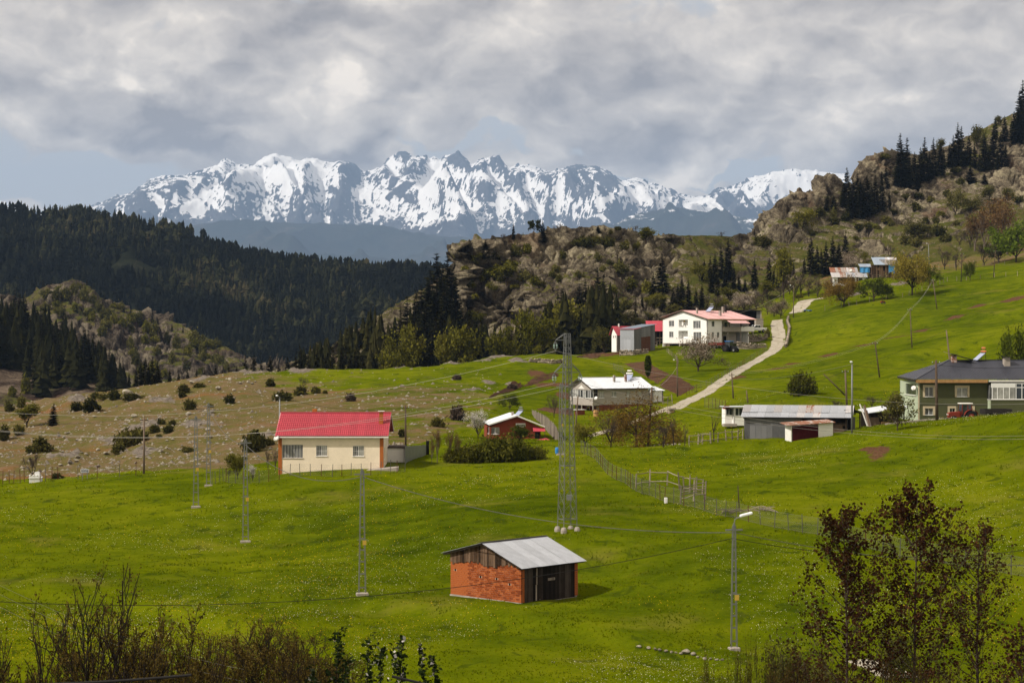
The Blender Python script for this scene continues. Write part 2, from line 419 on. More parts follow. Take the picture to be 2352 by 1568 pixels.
def mat_foothill():
 t = NT('foothill_forest', 0.95, 0.05); w = t.vec((1, 1, 1), 'World')
 a = t.noise(0.0010, 7, 0.65, w); b = t.noise(0.0075, 5, 0.7, w)
 k = t.math('ADD', t.math('MULTIPLY', a, 0.6), t.math('MULTIPLY', b, 0.4))
 c = t.ramp(k, ((0.35, (0.012, 0.018, 0.012)), (0.55, (0.028, 0.030, 0.022)), (0.66, (0.070, 0.058, 0.050))))
 s = t.math('ADD', t.attr('snow'), t.math('MULTIPLY', t.math('SUBTRACT', t.noise(0.0056, 6, 0.7, w), 0.5), 1.3))
 t.col(t.mix(t.mr(s, 0.52, 0.60), c, (0.8, 0.8, 0.82)))
 return t.m
# ------------------------------------------------------------------ near land: thin-plate surface through measured points
CTRL = [
 (-260,1568,96),(0,1568,96),(400,1568,95),(800,1568,95),(1200,1568,95),(1600,1568,95),(2000,1560,96),(2352,1545,97),(2640,1530,98),
 (0,1400,120),(-260,1400,120),(0,1250,156),(-260,1240,156),(0,1115,212),(-260,1120,212),(280,1088,212),(482,1117,195),(452,1167,178),(564,1247,160),(300,1300,143),(300,1200,170),
 (832,1366,128),(1197,1396,121),(1035,1370,126.5),(1330,1368,126),(1150,1480,107),(1303,1217,146),(1000,1230,150),(700,1180,172),(1150,1130,175),
 (640,1092,195),(880,1070,199),(1000,1060,206),(1250,1046,212),(1335,1012,232),(1540,1152,162),(1430,1090,190),(1700,1192,150),(1900,1232,139),(2352,1322,123),(2640,1340,120),
 (1683,1498,108),(2000,1450,109),(2352,1470,106),(1500,1400,118),(1500,1280,134),(1800,1350,122),
 (1850,1002,222),(2000,1030,192),(2352,955,192),(2640,930,192),(2200,972,203),(2080,974,209),(2200,1100,166),(1710,1008,224),(1390,1026,236),(1560,1020,230),(1800,1100,178),
 (2352,845,292),(2640,800,290),(2200,958,238),(2352,955,232),(2640,950,230),(2000,870,312),(2200,865,290),(1842,905,280),(1690,962,262),(1550,940,287),(1400,945,297),(1330,947,300),(1250,1003,256),(1125,1003,256),
 (1200,872,360),(1100,900,330),(1000,932,300),(930,990,264),(1050,952,287),(1480,832,400),(1525,808,424),(1640,804,424),(1740,802,428),(1738,764,447),(1620,862,352),(1480,882,350),
 (1640,890,332),(1720,832,390),(1790,780,440),(1790,735,487),(1850,713,512),(1840,690,532),(1900,684,537),
 (1850,780,420),(1830,740,477),(2020,866,312),(2094,800,370),(2150,712,457),(2000,722,455),(1950,692,492),(2100,690,472),(2352,632,500),(2640,560,500),(2240,657,487),(2352,740,380),(2640,700,380),(2200,780,372),
 (1970,642,548),(2080,640,543),(2352,596,556),(2640,520,560),(1700,735,530),(1600,770,500),
 (0,1088,242),(-260,1092,242),(200,1082,247),(330,1066,250),(300,1000,292),(150,1012,292),(0,1040,272),(0,975,332),(-260,1000,332),(100,945,352),(-260,960,372),(200,906,374),(300,894,382),(450,871,392),(560,863,397),
 (700,854,402),(560,920,332),(450,1000,277),(500,1060,227),(750,900,347),(850,851,407),(950,849,412),(1050,839,417),(1150,823,422),(1230,813,427),(1330,816,427),(1420,806,442)]
def _tps():
 P = [W(u, v, D) for u, v, D in CTRL]
 ext = []
 for u in range(-400, 2801, 400): ext += [(u, 40, -19.5), (u, 70, -18.6)]
 for u, z in ((-300, -42), (0, -38), (300, -32), (700, -26), (1000, -19), (1230, -10)): ext.append((u, 480, z))
 for u, z in ((-300, -80), (0, -80), (350, -75), (700, -65), (1000, -42), (1230, -24), (1400, -4), (1550, 6), (1700, 14), (1900, 22), (2100, 26), (2350, 34), (2650, 44)): ext.append((u, 640, z))
 for u, D, z in ext: P.append(Vector(((u-CX)/FPX*D, D, z)))
 A = np.array([[p.x, p.y*0.55, p.z] for p in P])            # depth is compressed so that neighbours count evenly
 n = len(A); d = np.sqrt(((A[:, None, :2]-A[None, :, :2])**2).sum(-1)); K = np.where(d > 0, d*d*np.log(d+1e-9), 0)
 K[np.arange(n), np.arange(n)] += 1.0
 Q = np.c_[np.ones(n), A[:, :2]]
 M = np.zeros((n+3, n+3)); M[:n, :n] = K; M[:n, n:] = Q; M[n:, :n] = Q.T
 return A, np.linalg.solve(M, np.r_[A[:, 2], 0, 0, 0])
TPS_A, TPS_W = _tps()
def interp(x, tab): t = np.array(tab, float); return np.interp(x, t[:, 0], t[:, 1])
def near_base(x, y):
 x = np.asarray(x, float); y = np.asarray(y, float); sh = x.shape; x = x.ravel(); y = y.ravel()*0.55; o = np.empty(len(x))
 for i in range(0, len(x), 40000):
  xx = x[i:i+40000, None]; yy = y[i:i+40000, None]
  r2 = (xx-TPS_A[None, :, 0])**2+(yy-TPS_A[None, :, 1])**2
  o[i:i+40000] = (0.5*r2*np.log(r2+1e-12))@TPS_W[:-3]+TPS_W[-3]+TPS_W[-2]*xx[:, 0]+TPS_W[-1]*yy[:, 0]
 return o.reshape(sh)
def bank(x, y, pts, h, w):
 """a grassy step that follows a line (u, D): lower on the near side"""
 u = CX+x/y*FPX; t = np.array(pts, float)
 Dl = np.interp(u, t[:, 0], t[:, 1]); m = sstep(t[0, 0]-60, t[0, 0]+60, u)*(1-sstep(t[-1, 0]-60, t[-1, 0]+60, u))
 s = (y-Dl)/w
 return m*h*(np.tanh(s*2.2)*np.exp(-np.abs(s)*0.22))
def near_masks(x, y):
 u = CX+x/y*FPX
 De = interp(u, ((-300, 219), (0, 219), (280, 217), (480, 209), (640, 212), (880, 220), (960, 232), (1050, 262)))
 dry = sstep(0, 7, y-De)*(1-0.46*sstep(380, 1000, u))*(1-0.62*sstep(1000, 1240, u))*(1-.9*sstep(1240, 1330, u))*(1-0.35*sstep(300, 380, y)*sstep(300, 600, u))
 dry = dry*(1-0.30*sstep(330, 390, y)*sstep(500, 700, u))
 wild = np.maximum(sstep(520, 570, y)*sstep(1750, 1900, u), sstep(445, 480, y)*sstep(1350, 1450, u)*(1-sstep(1730, 1790, u))); dry = np.maximum(dry, wild*0.60)
 def blobs(lst):
  r = np.zeros_like(x); wu = 26*fbm(x/5, y/9, None, 4, 55); wd = 5*fbm(x/5, y/9, None, 4, 57)
  for (uu, vv, D, ru, rd) in lst: r = np.maximum(r, np.clip(1.15-np.sqrt(((u-uu+wu)/ru)**2+((y-D+wd*rd/8)/rd)**2), 0, 1))
  return r
 earth = blobs([(2005, 1035, 190, 46, 7.5), (1905, 0, 382, 36, 6), (2120, 0, 408, 30, 7), (2060, 0, 400, 60, 2.4), (2250, 0, 430, 60, 2.6), (2190, 0, 420, 50, 2.4), (1990, 0, 392, 50, 2.4), (2330, 0, 447, 36, 6), (2240, 0, 448, 28, 5),
                   (1690, 0, 345, 30, 5), (1780, 0, 362, 50, 3), (1830, 0, 372, 40, 3), (1360, 0, 420, 60, 16), (1400, 0, 432, 40, 12), (1270, 0, 352, 70, 9), (1235, 0, 372, 40, 12), (1300, 0, 330, 30, 8)])
 rock = blobs([(1150, 0, 410, 60, 9), (1100, 0, 402, 40, 7), (1190, 0, 395, 30, 6), (1040, 0, 398, 24, 5), (930, 0, 408, 60, 4), (560, 0, 388, 60, 7), (450, 0, 375, 50, 7), (380, 0, 340, 60, 9), (600, 0, 262, 60, 6), (250, 0, 280, 60, 10),
                  (1130, 0, 350, 26, 5), (1080, 0, 330, 22, 5), (1180, 0, 345, 24, 5), (700, 0, 385, 60, 8), (180, 0, 362, 36, 9), (330, 0, 262, 60, 8), (440, 0, 290, 70, 10), (330, 0, 300, 60, 8), (150, 0, 262, 60, 6), (1960, 0, 520, 36, 10), (2060, 0, 525, 40, 10)])
 return dry, earth, rock
def near_z(x, y):
 x = np.asarray(x, float); y = np.asarray(y, float)
 z = near_base(x, y); dry, earth, rock = near_masks(x, y)
 z = z+bank(x, y, ((560, 124.5), (830, 123), (1100, 116), (1400, 109.5), (1700, 103)), 0.42, 2.6)
 z = z+bank(x, y, ((60, 128), (300, 122), (560, 112), (760, 104)), 0.35, 2.4)
 z = z+bank(x, y, ((1900, 330), (2050, 345), (2200, 352), (2500, 350)), 0.9, 7.0)
 z = z+bank(x, y, ((1820, 440), (1950, 430), (2100, 425), (2300, 410), (2500, 400)), 1.2, 8.0)
 z = z+bank(x, y, ((1700, 255), (1850, 268), (2000, 284), (2150, 300)), 0.5, 5.0)
 z = z+bank(x, y, ((1500, 216), (1700, 213), (1850, 210), (2050, 198), (2352, 187)), 0.35, 2.5)
 z = z+0.22*fbm(x/13, y/17, None, 3, 3)+0.075*fbm(x/1.7, y/2.6, None, 3, 9)*(1+1.5*dry)
 r2 = fbm(x/4.5, y/5.5, None, 5, 31); z = z+dry*(0.42*r2+0.45*np.abs(fbm(x/9, y/9, None, 4, 77))+.16*fbm(x/1.1, y/1.4, None, 3, 78))
 rr = np.clip(rock*1.3, 0, 1); z = z+rr*(0.5+0.9*ridged(x/3.5, y/4.0, None, 4, 12)-0.35)
 z = z+np.clip(earth*1.4, 0, 1)*0.22*fbm(x/0.9, y/1.1, None, 3, 5)
 return z
def gz(x, y): return float(near_z(np.array([x]), np.array([y]))[0])
BVH_V, BVH_F = [], []
def add_bvh(co, quads):
 b = len(BVH_V); BVH_V.extend(map(tuple, co.tolist())); BVH_F.extend([tuple(int(i)+b for i in q) for q in quads])
def grid_quads(nr, nc):
 i = np.arange(nr*nc).reshape(nr, nc)
 return np.stack([i[:-1, :-1], i[:-1, 1:], i[1:, 1:], i[1:, :-1]], -1).reshape(-1, 4)
def build_near():
 us = np.arange(-260, 2641, 6.0); ds = np.exp(np.linspace(math.log(42), math.log(640), 430))
 U, D = np.meshgrid(us, ds); X = (U-CX)/FPX*D
 Z = near_z(X, D); dry, earth, rock = near_masks(X, D)
 co = np.stack([X, D, Z], -1).reshape(-1, 3); q = grid_quads(len(ds), len(us))
 me = np_mesh('meadow', co, q, None, [mat_meadow()], True, {'dry': dry, 'earth': earth, 'rock': rock})
 tag(link(bpy.data.objects.new('meadow', me)), 'green meadow, pasture and stony slope of the village', kind='structure')
 k = (slice(None, None, 2), slice(None, None, 2)); c2 = np.stack([X[k], D[k], Z[k]], -1)
 add_bvh(c2.reshape(-1, 3), grid_quads(c2.shape[0], c2.shape[1]))
build_near()
# ------------------------------------------------------------------ hills: sheets between measured contour rows
def pchip_rows(rows, t):
 """rows: (k, nc) values at k equally spaced parameters -> smooth (nt, nc)"""
 k = rows.shape[0]; x = t*(k-1); i = np.clip(np.floor(x).astype(int), 0, k-2); f = (x-i)[:, None]
 d = np.zeros_like(rows); s = rows[1:]-rows[:-1]
 d[1:-1] = np.where(s[1:]*s[:-1] > 0, 2*s[1:]*s[:-1]/(s[1:]+s[:-1]+1e-12*np.sign(s[1:]+s[:-1]+1e-12)), 0); d[0] = s[0]; d[-1] = s[-1]
 a, b, da, db = rows[i], rows[i+1], d[i], d[i+1]
 return a*(1+2*f)*(1-f)**2+da*f*(1-f)**2+b*f*f*(3-2*f)+db*f*f*(f-1)
def sheet(rows, us, nt, back=12, back_len=60., back_drop=30., backp=1.3):
 """rows: list of [(u, v, D) ...] from the foot to the crest. returns X, Y, Z, t grids (crest row index = nt-1)"""
 V = np.array([interp(us, [(a[0], a[1]) for a in r]) for r in rows]); Dm = np.array([interp(us, [(a[0], a[2]) for a in r]) for r in rows])
 t = np.linspace(0, 1, nt); v = pchip_rows(V, t); D = pchip_rows(Dm, t)
 X = (us[None, :]-CX)/FPX*D; Z = -(v-CY)/FPX*D
 if back:
  b = (np.arange(1, back+1)/back)[:, None]; Db = D[-1][None, :]+back_len*b**1.2
  Xb = (us[None, :]-CX)/FPX*Db; Zb = Z[-1][None, :]-back_drop*b**backp
  X = np.r_[X, Xb]; D = np.r_[D, Db]; Z = np.r_[Z, Zb]; t = np.r_[t, 1+b[:, 0]]
 return X, D, Z, np.repeat(t[:, None], len(us), 1)
def slope_nz(X, Y, Z):
 P = np.stack([X, Y, Z], -1); a = np.gradient(P, axis=1); b = np.gradient(P, axis=0); n = np.cross(a, b)
 n /= np.linalg.norm(n, axis=-1, keepdims=True)+1e-12
 return np.abs(n[..., 2]), n
def put_sheet(name, X, Y, Z, mat, attrs, label, bvh=1, kind='structure'):
 co = np.stack([X, Y, Z], -1).reshape(-1, 3); q = grid_quads(*X.shape)
 me = np_mesh(name, co, q, None, [mat], True, attrs)
 o = tag(link(bpy.data.objects.new(name, me)), label, kind=kind)
 if bvh:
  c2 = np.stack([X[::bvh, ::bvh], Y[::bvh, ::bvh], Z[::bvh, ::bvh]], -1); add_bvh(c2.reshape(-1, 3), grid_quads(c2.shape[0], c2.shape[1]))
 return o
def rockify(X, Y, Z, amp, scale, s=0):
 """blocky displacement for crags along the sheet normal: blocks set in and out, cracks between them"""
 nz, n = slope_nz(X, Y, Z)
 n = np.where(n[..., 1:2] > 0, -n, n)
 x, y, z = X/scale, Y/scale, Z/scale
 wx, wy, wz = 0.5*fbm(x, y, z, 3, s+5), 0.5*fbm(x, y, z, 3, s+6), 0.5*fbm(x, y, z, 3, s+7)
 f1, f2, c = worley(x*0.8+wx, y*0.8+wy, z*0.62+wz, s); d = (c-0.5)*1.7-1.25*np.exp(-((f2-f1)/0.085)**2)+0.5*(0.5-f1)
 g1, g2, c2 = worley(x*2.6+wx*2, y*2.6+wy*2, z*1.9+wz*2, s+9); d = d+0.34*((c2-0.5)*1.3-1.1*np.exp(-((g2-g1)/0.11)**2))
 d = d+0.5*fbm(x*0.35, y*0.35, z*0.35, 3, s+40)+0.25*fbm(x*3, y*3, z*3, 4, s+50)
 return X+n[..., 0]*d*amp, Y+n[..., 1]*d*amp, Z+n[..., 2]*d*amp, nz, d
def build_crag():
 rows = [
     [(560,930,470),(1000,890,485),(1250,850,505),(1400,832,500),(1600,800,505),(1750,735,530),(1900,692,560),(2100,660,585),(2460,620,570)],
     [(560,915,485),(800,862,510),(1000,815,548),(1035,800,546),(1042,790,546),(1100,795,548),(1250,780,540),(1330,770,530),(1400,755,525),(1600,715,545),(1750,655,580),(1900,600,610),(2100,560,640),(2460,500,640)],
     [(560,900,500),(700,850,510),(870,775,550),(1000,730,575),(1030,700,572),(1042,690,551),(1100,690,556),(1180,690,556),(1250,680,548),(1330,675,545),(1400,660,550),(1600,625,585),(1750,585,620),(1900,515,660),(2100,465,710),(2460,400,740)],
     [(560,890,510),(700,832,520),(870,748,565),(1000,690,592),(1030,640,585),(1043,615,553),(1050,610,554),(1120,600,560),(1200,600,562),(1300,592,565),(1400,585,575),(1600,578,605),(1720,556,640),(1760,545,646),(1800,505,655),(1850,478,665),(1900,455,680),(1960,440,700),(2100,395,745),(2460,300,790)],
     [(560,880,520),(640,850,520),(700,817,525),(760,797,530),(800,770,550),(870,727,575),(930,690,592),(990,655,604),(1030,615,600),(1040,592,560),(1046,578,557),(1075,560,560),(1100,550,562),(1150,547,567),(1200,541,572),(1240,534,575),(1280,527,580),(1340,525,585),(1400,523,588),(1430,526,592),(1500,541,600),(1560,541,610),(1640,541,625),(1680,544,635),(1700,537,645),(1720,541,655),(1737,527,665),(1760,497,672),(1775,478,676),(1790,462,680),(1812,448,684),(1835,438,688),(1850,446,690),(1872,447,694),(1880,428,700),(1888,410,703),(1900,399,706),(1918,400,710),(1928,412,714),(1945,428,720),(1966,418,726),(1975,386,732),(1990,368,737),(2010,356,740),(2040,348,745),(2070,352,752),(2110,356,765),(2180,335,785),(2250,300,800),(2300,275,812),(2352,250,822),(2460,195,845)]]
 us = np.arange(560, 2461, 2.9); X, Y, Z, T = sheet(rows, us, 340, 12, 70, 22)
 u = np.repeat(us[None, :], X.shape[0], 0)
 big = fbm(X/26, Y/30, Z/26, 4, 61); Y = Y-6.0*big*np.clip(T*4, 0, 1)*(1-sstep(0.9, 1.0, T))
 nz0, _ = slope_nz(X, Y, Z); v = CY-Z/Y*FPX
 out = fbm(X/17, Y/19, Z/15, 4, 88)
 cliff = sstep(0.55, 0.25, nz0)
 crag = np.maximum(cliff*0.9, sstep(1010, 1060, u)*(1-sstep(1480, 1620, u))*sstep(0.1, 0.3, T)*(0.62+0.5*out))
 crag = np.maximum(crag, sstep(1680, 1740, u)*(1-sstep(1900, 1990, u))*sstep(0.72, 0.86, T)*(0.95+0.3*out))
 crag = np.maximum(crag, sstep(1950, 1990, u)*(1-sstep(2060, 2130, u))*sstep(0.84, 0.93, T)*1.0)
 crag = np.maximum(crag, sstep(2230, 2330, u)*sstep(0.42, 0.6, T)*(1-sstep(0.82, 0.95, T))*(0.8+0.4*out))
 crag = np.maximum(crag, sstep(1620, 1700, u)*sstep(0.12, 0.3, T)*(0.14+0.75*sstep(0.12, 0.5, out)))
 crag = np.maximum(crag, (1-sstep(1000, 1050, u))*(0.25+0.6*sstep(0.0, 0.4, out)))
 crag = np.clip(crag, 0, 1)*np.where(T > 1, 0.4, 1)
 X2, Y2, Z2, nz, d = rockify(X, Y, Z, 1.35, 8.2, 3)
 k = (0.40+2.7*crag)*(1-.80*np.exp(-((T-1.0)/.06)**2)); X, Y, Z = X+(X2-X)*k, Y+(Y2-Y)*k, Z+(Z2-Z)*k
 nz, _ = slope_nz(X, Y, Z)
 turf = 0.66-0.80*crag+0.95*(nz-0.62)-0.12*np.clip(-d, 0, 1)
 turf = turf-0.40*sstep(1850, 2000, u)*sstep(0.25, 0.5, T)*(0.55+0.8*fbm(X/20, Y/20, Z/20, 3, 7))
 put_sheet('crag_hill', X, Y, Z, mat_rock('crag_rock', .5, (1.0, .94, .83)), {'turf': turf+.03}, 'rocky hill with cliffs and thin turf behind the village', 2)
build_crag()
def build_left_hills():
 rows = [[(-300,960,800),(0,950,800),(300,925,820),(700,890,840)],
   [(-300,840,870),(0,840,870),(150,830,880),(300,830,880),(450,850,880),(700,875,870)],
   [(-300,740,940),(0,745,940),(100,730,950),(200,735,950),(330,775,950),(450,808,930),(560,840,910),(700,868,900)],
   [(-300,660,985),(0,675,985),(60,690,990),(85,668,993),(110,655,995),(140,652,998),(165,640,1000),(185,645,1000),(210,662,1000),(235,688,1000),(262,694,995),(300,712,990),(330,718,985),(370,730,980),(420,748,970),(460,770,960),(500,788,950),(540,808,940),(575,832,930),(640,856,920),(700,866,915)]]
 us = np.arange(-300, 701, 3.6); X, Y, Z, T = sheet(rows, us, 170, 12, 90, 50)
 big = fbm(X/40, Y/45, Z/40, 4, 21); Y = Y-9*big*np.clip(T*3, 0, 1)*(1-sstep(.9, 1, T))
 out = fbm(X/30, Y/30, Z/26, 4, 5); crag = np.clip(0.30+0.9*sstep(-0.05, 0.35, out), 0, 1)
 X2, Y2, Z2, nz, d = rockify(X, Y, Z, 1.0, 8.5, 8); k = (0.3+4.5*crag)*(1-.7*np.exp(-((T-1.0)/.05)**2))
 X, Y, Z = X+(X2-X)*k, Y+(Y2-Y)*k, Z+(Z2-Z)*k; nz, _ = slope_nz(X, Y, Z)
 put_sheet('rocky_knoll', X, Y, Z, mat_rock('knoll_rock', 0.6, (0.62, 0.57, 0.54), 0.7), {'turf': 0.64-0.55*crag+0.5*(nz-0.6)}, 'rocky knoll with scattered shrubs beyond the stony hill', 2)
 rows = [[(-320,1010,540),(0,1000,540),(200,960,560),(420,930,580)],[(-320,860,620),(0,900,600),(120,890,620),(200,880,620),(300,915,600),(420,935,590)],[(-320,700,760),(0,760,740),(60,775,730),(130,805,715),(200,845,690),(260,885,660),(320,915,630),(420,940,610)]]
 us = np.arange(-320, 421, 6.0); X, Y, Z, T = sheet(rows, us, 90, 8, 60, 60); Z = Z+2.0*fbm(X/15, Y/15, None, 4, 4)
 put_sheet('wooded_slope', X, Y, Z, mat_rock('slope_scree', 0.5, (0.62, 0.52, 0.48), 0.8), {'turf': 0.25+0.5*fbm(X/22, Y/22, None, 4, 33)}, 'dark wooded slope beyond the stony hill', 2)
build_left_hills()
def build_forest_hill():
 rows = [[(-300,960,1120),(300,950,1120),(800,930,1120),(1300,900,1120)],
   [(-300,760,1330),(0,770,1330),(300,790,1320),(600,810,1310),(900,800,1300),(1300,790,1300)],
   [(-300,610,1560),(0,620,1560),(300,640,1540),(600,690,1500),(900,700,1480),(1300,700,1480)],
   [(-300,495,1800),(0,492,1800),(100,498,1790),(190,496,1780),(270,510,1760),(350,525,1740),(420,531,1720),(470,556,1700),(560,588,1680),(640,604,1660),(750,618,1640),(850,628,1620),(960,630,1600),(1100,640,1600),(1300,650,1600)]]
 us = np.arange(-300, 1301, 8.0); X, Y, Z, T = sheet(rows, us, 110, 10, 120, 60)
 gull = ridged(X/190, Y/260, None, 4, 14); w = np.clip(T*4, 0, 1)*(1-sstep(0.86, 1.0, T)); Z = Z+w*(gull-0.55)*38
 put_sheet('forest_hill', X, Y, Z, mat_forestfloor(), {}, 'long hill covered by dark conifer forest', 2)
 return X, Y, Z, T
FH = build_forest_hill()
def build_far():
 S = 1.6            # the range stands about 29 km away
 far = lambda rows: [[(p, q, d*S) for p, q, d in r] for r in rows]
 rows = [[(-400,700,9500),(2700,700,9500)],[(-400,640,10600),(600,620,10600),(1200,640,10600),(2700,620,10600)],
   [(-400,560,11600),(450,550,11600),(700,555,11600),(900,565,11600),(1100,590,11600),(1400,560,11600),(1700,545,11600),(2700,540,11600)],
   [(-400,520,12600),(300,525,12600),(450,517,12600),(520,505,12600),(600,507,12600),(700,511,12600),(800,514,12600),(870,518,12600),(930,530,12500),(980,538,12500),(1050,545,12500),(1120,552,12500),(1250,545,12500),(1380,530,12600),(1440,500,12700),(1490,484,12800),(1535,476,12900),(1590,482,12900),(1650,488,12900),(1700,500,12900),(1800,505,12900),(2000,500,12900),(2700,500,12900)]]
 us = np.arange(-400, 2701, 6.0); X, Y, Z, T = sheet(far(rows), us, 130, 8, 900*S, 300*S); Xn, Yn = X/S, Y/S
 w = np.clip(T*3, 0, 1)*(1-sstep(0.86, 1.0, T)); Z = Z+w*(ridged(Xn/900, Yn/1300, None, 5, 44)-0.5)*330*S+np.where(T <= 1.02, 1, 0)*14*S*fbm(Xn/60, Yn/60, None, 3, 3)
 u = np.repeat(us[None, :], X.shape[0], 0)
 sn = 0.22*sstep(0.55, 1.0, T)*sstep(900, 1050, u)+0.30*sstep(1380, 1460, u)*sstep(0.5, 1, T)*sstep(-0.1, 0.4, fbm(Xn/260, Yn/500, None, 4, 6))
 put_sheet('foothills', X, Y, Z, mat_foothill(), {'snow': sn}, 'hazy blue wooded foothills below the snow range', 0)
 crest = [(-500,500),(-120,470),(0,463),(25,466),(60,480),(130,486),(200,470),(232,464),(262,450),(300,441),(325,424),(346,409),(372,404),(400,405),(425,399),(450,395),(475,386),(500,378),(510,368),(520,364),(532,371),(546,379),(566,377),(585,377),(605,362),(620,355),(636,351),(655,357),(672,362),(690,368),(705,364),(722,361),(742,368),(760,372),(780,368),(800,369),(815,372),(826,384),(838,394),(850,392),(866,386),(880,376),(893,362),(905,351),(918,348),(932,346),(945,352),(955,358),(968,356),(985,362),(1000,358),(1010,362),(1022,354),(1035,350),(1047,347),(1060,355),(1072,366),(1085,376),(1098,366),(1110,360),(1122,357),(1135,353),(1148,360),(1158,374),(1170,381),(1185,378),(1200,375),(1222,381),(1240,386),(1262,391),(1280,387),(1300,382),(1318,377),(1332,374),(1350,378),(1366,378),(1385,387),(1402,396),(1418,408),(1432,416),(1450,411),(1470,410),(1490,418),(1512,426),(1540,435),(1562,441),(1585,448),(1604,451),(1622,448),(1640,433),(1660,430),(1682,425),(1705,415),(1730,405),(1755,399),(1780,395),(1805,391),(1832,388),(1860,391),(1885,392),(1950,401),(2100,420),(2800,450)]
 rows = [[(-500,640,13200),(2800,640,13200)],
   [(-500,570,14500),(300,560,14500),(900,560,14500),(1500,560,14500),(2800,560,14500)],
   [(-500,535,15800),(300,505,15800),(600,490,15800),(900,485,15800),(1200,490,15800),(1500,505,15800),(1800,490,15800),(2800,510,15800)],
   [(-500,512,17000),(200,482,17000),(400,448,17000),(600,425,17000),(800,425,17000),(950,420,17000),(1150,425,17000),(1350,435,17000),(1500,460,17000),(1620,470,17000),(1800,440,17000),(2800,480,17000)],
   [(a, b, 18200) for a, b in crest]]
 us = np.arange(-400, 2501, 3.4); X, Y, Z, T = sheet(far(rows), us, 210, 6, 900*S, 500*S); Xn, Yn = X/S, Y/S
 u = np.repeat(us[None, :], X.shape[0], 0); v = CY-Z/Y*FPX
 spurs = [[(518,365),(470,430),(400,470),(300,490)],[(620,390),(600,410),(660,440),(720,480),(740,505)],[(815,372),(780,420),(790,450),(760,500)],[(865,400),(900,430),(960,450),(1020,480),(1060,512)],
             [(930,350),(960,395),(930,430),(970,460)],[(1045,350),(1080,400),(1110,440),(1180,470),(1220,510)],[(1135,355),(1150,400),(1190,430),(1205,470)],[(1200,376),(1230,420),(1300,450),(1330,490),(1400,515)],
             [(1330,376),(1345,410),(1390,440),(1420,470)],[(1365,378),(1430,440),(1500,480)],[(1680,425),(1650,460),(1600,490),(1560,520)],[(1780,395),(1740,450),(1700,480)],[(600,410),(560,450),(520,490)],[(345,410),(320,450),(260,480)],[(690,400),(700,440),(690,480)]]
 add = np.zeros_like(Z)
 for k, s in enumerate(spurs):
  for i in range(len(s)-1):
   (a, b), (c, e) = s[i], s[i+1]; dx, dy = c-a, e-b; tt = np.clip(((u-a)*dx+(v-b)*dy)/(dx*dx+dy*dy), 0, 1)
   wob = 7*fbm(u/23, v/19, None, 3, 90+k)
   dd = np.hypot(u-(a+tt*dx)+wob, (v-(b+tt*dy))*1.15)
   add = np.maximum(add, np.clip(1-dd/38.0, 0, 1)**1.1)
 w = np.clip(T*3, 0, 1)*(1-sstep(0.88, 1.0, T))
 wx = 420*fbm(Xn/900, Yn/1500, None, 3, 31); wy = 700*fbm(Xn/900, Yn/1500, None, 3, 32)
 rg = ridged((Xn+wx)/1300, (Yn+wy)/2000, None, 6, 71, 2.1, 0.5); rg2 = ridged((Xn+wx+0.5*Yn)/420, (Yn+wy)/900, None, 5, 13)
 Z = Z+S*w*(add*210+(rg-0.5)*520+(rg2-0.5)*95)
 vc = interp(us, crest)[None, :]+26*np.clip(1-T, 0, 1)**0.8; vn = CY-Z/Y*FPX; dlt = np.clip(vc-vn, 0, None)
 vn = np.where(T < 0.999, np.where(vn < vc+12, vc+12*np.exp(np.clip((vn-vc-12)/12, -20, 0)), vn), vn); Z = -(vn-CY)/FPX*Y
 cr = np.exp(-((T-1.0)/0.05)**2)
 Z = Z+S*cr*((24+46*np.exp(-((u-1040)/130.)**2)+22*np.exp(-((u-1350)/60.)**2))*(ridged(Xn/95, Yn/900, None, 5, 8)-.42))+np.where(T < 1.02, 1, 0)*16*S*fbm(Xn/45, Yn/60, None, 4, 2)
 nz, n = slope_nz(X, Y, Z); v2 = CY-Z/Y*FPX
 lap = -(np.gradient(np.gradient(Z, axis=1), axis=1)); lap = np.clip(lap/(12.0*S), -1, 1)
 streak = fbm(Xn/55, Yn/420, None, 4, 19)
 sg = np.tanh(5*fbm(u/110, v2/90, None, 2, 77)); diag = fbm((u+sg*v2*1.15)/10, (u-sg*v2*1.15)/55, None, 5, 78); broad = fbm(u/70, v2/34, None, 4, 79)
 sn = 0.40-0.16*sstep(720, 320, u)+(nz-0.55)*0.75-0.45*lap+0.75*diag+0.55*broad-0.34*sstep(465, 530, v2)+0.10*(1-sstep(390, 450, v2))
 sn = sn-0.75*sstep(525, 585, v2+10*streak)
 rocky = np.zeros_like(u)
 for uu, r in ((930, 40), (1048, 32), (1135, 36), (1165, 30), (1335, 50), (815, 26), (1400, 36), (345, 60), (262, 40), (1660, 40)): rocky = np.maximum(rocky, np.exp(-((u-uu)/r)**2))
 sn = sn-0.40*rocky*sstep(470, 380, v2)
 plain = np.zeros_like(u)
 for uu, vv, ru, rv in ((690, 400, 70, 30), (1010, 400, 30, 20), (1260, 430, 60, 30), (1830, 430, 60, 40), (1490, 450, 70, 20), (1320, 470, 60, 24), (1090, 400, 30, 16), (1180, 450, 40, 30), (980, 430, 40, 20), (560, 400, 50, 20)): plain = np.maximum(plain, np.exp(-((u-uu)/ru)**2-((v2-vv)/rv)**2))
 sn = sn+0.40*plain
 put_sheet('snow_mountains', X, Y, Z, mat_snow(), {'snow': sn}, 'jagged snow covered mountain range on the horizon', 0)
build_far()
def build_valley():
 m = MB(); zz = -320.0
 m.quad((-25000, 300, zz), (25000, 300, zz), (25000, 33000, zz), (-25000, 33000, zz))
 tag(m.build('valley_floor', mat_forestfloor()), 'valley floor far below the hills', kind='structure')
build_valley()
BV = BVHTree.FromPolygons(BVH_V, BVH_F)
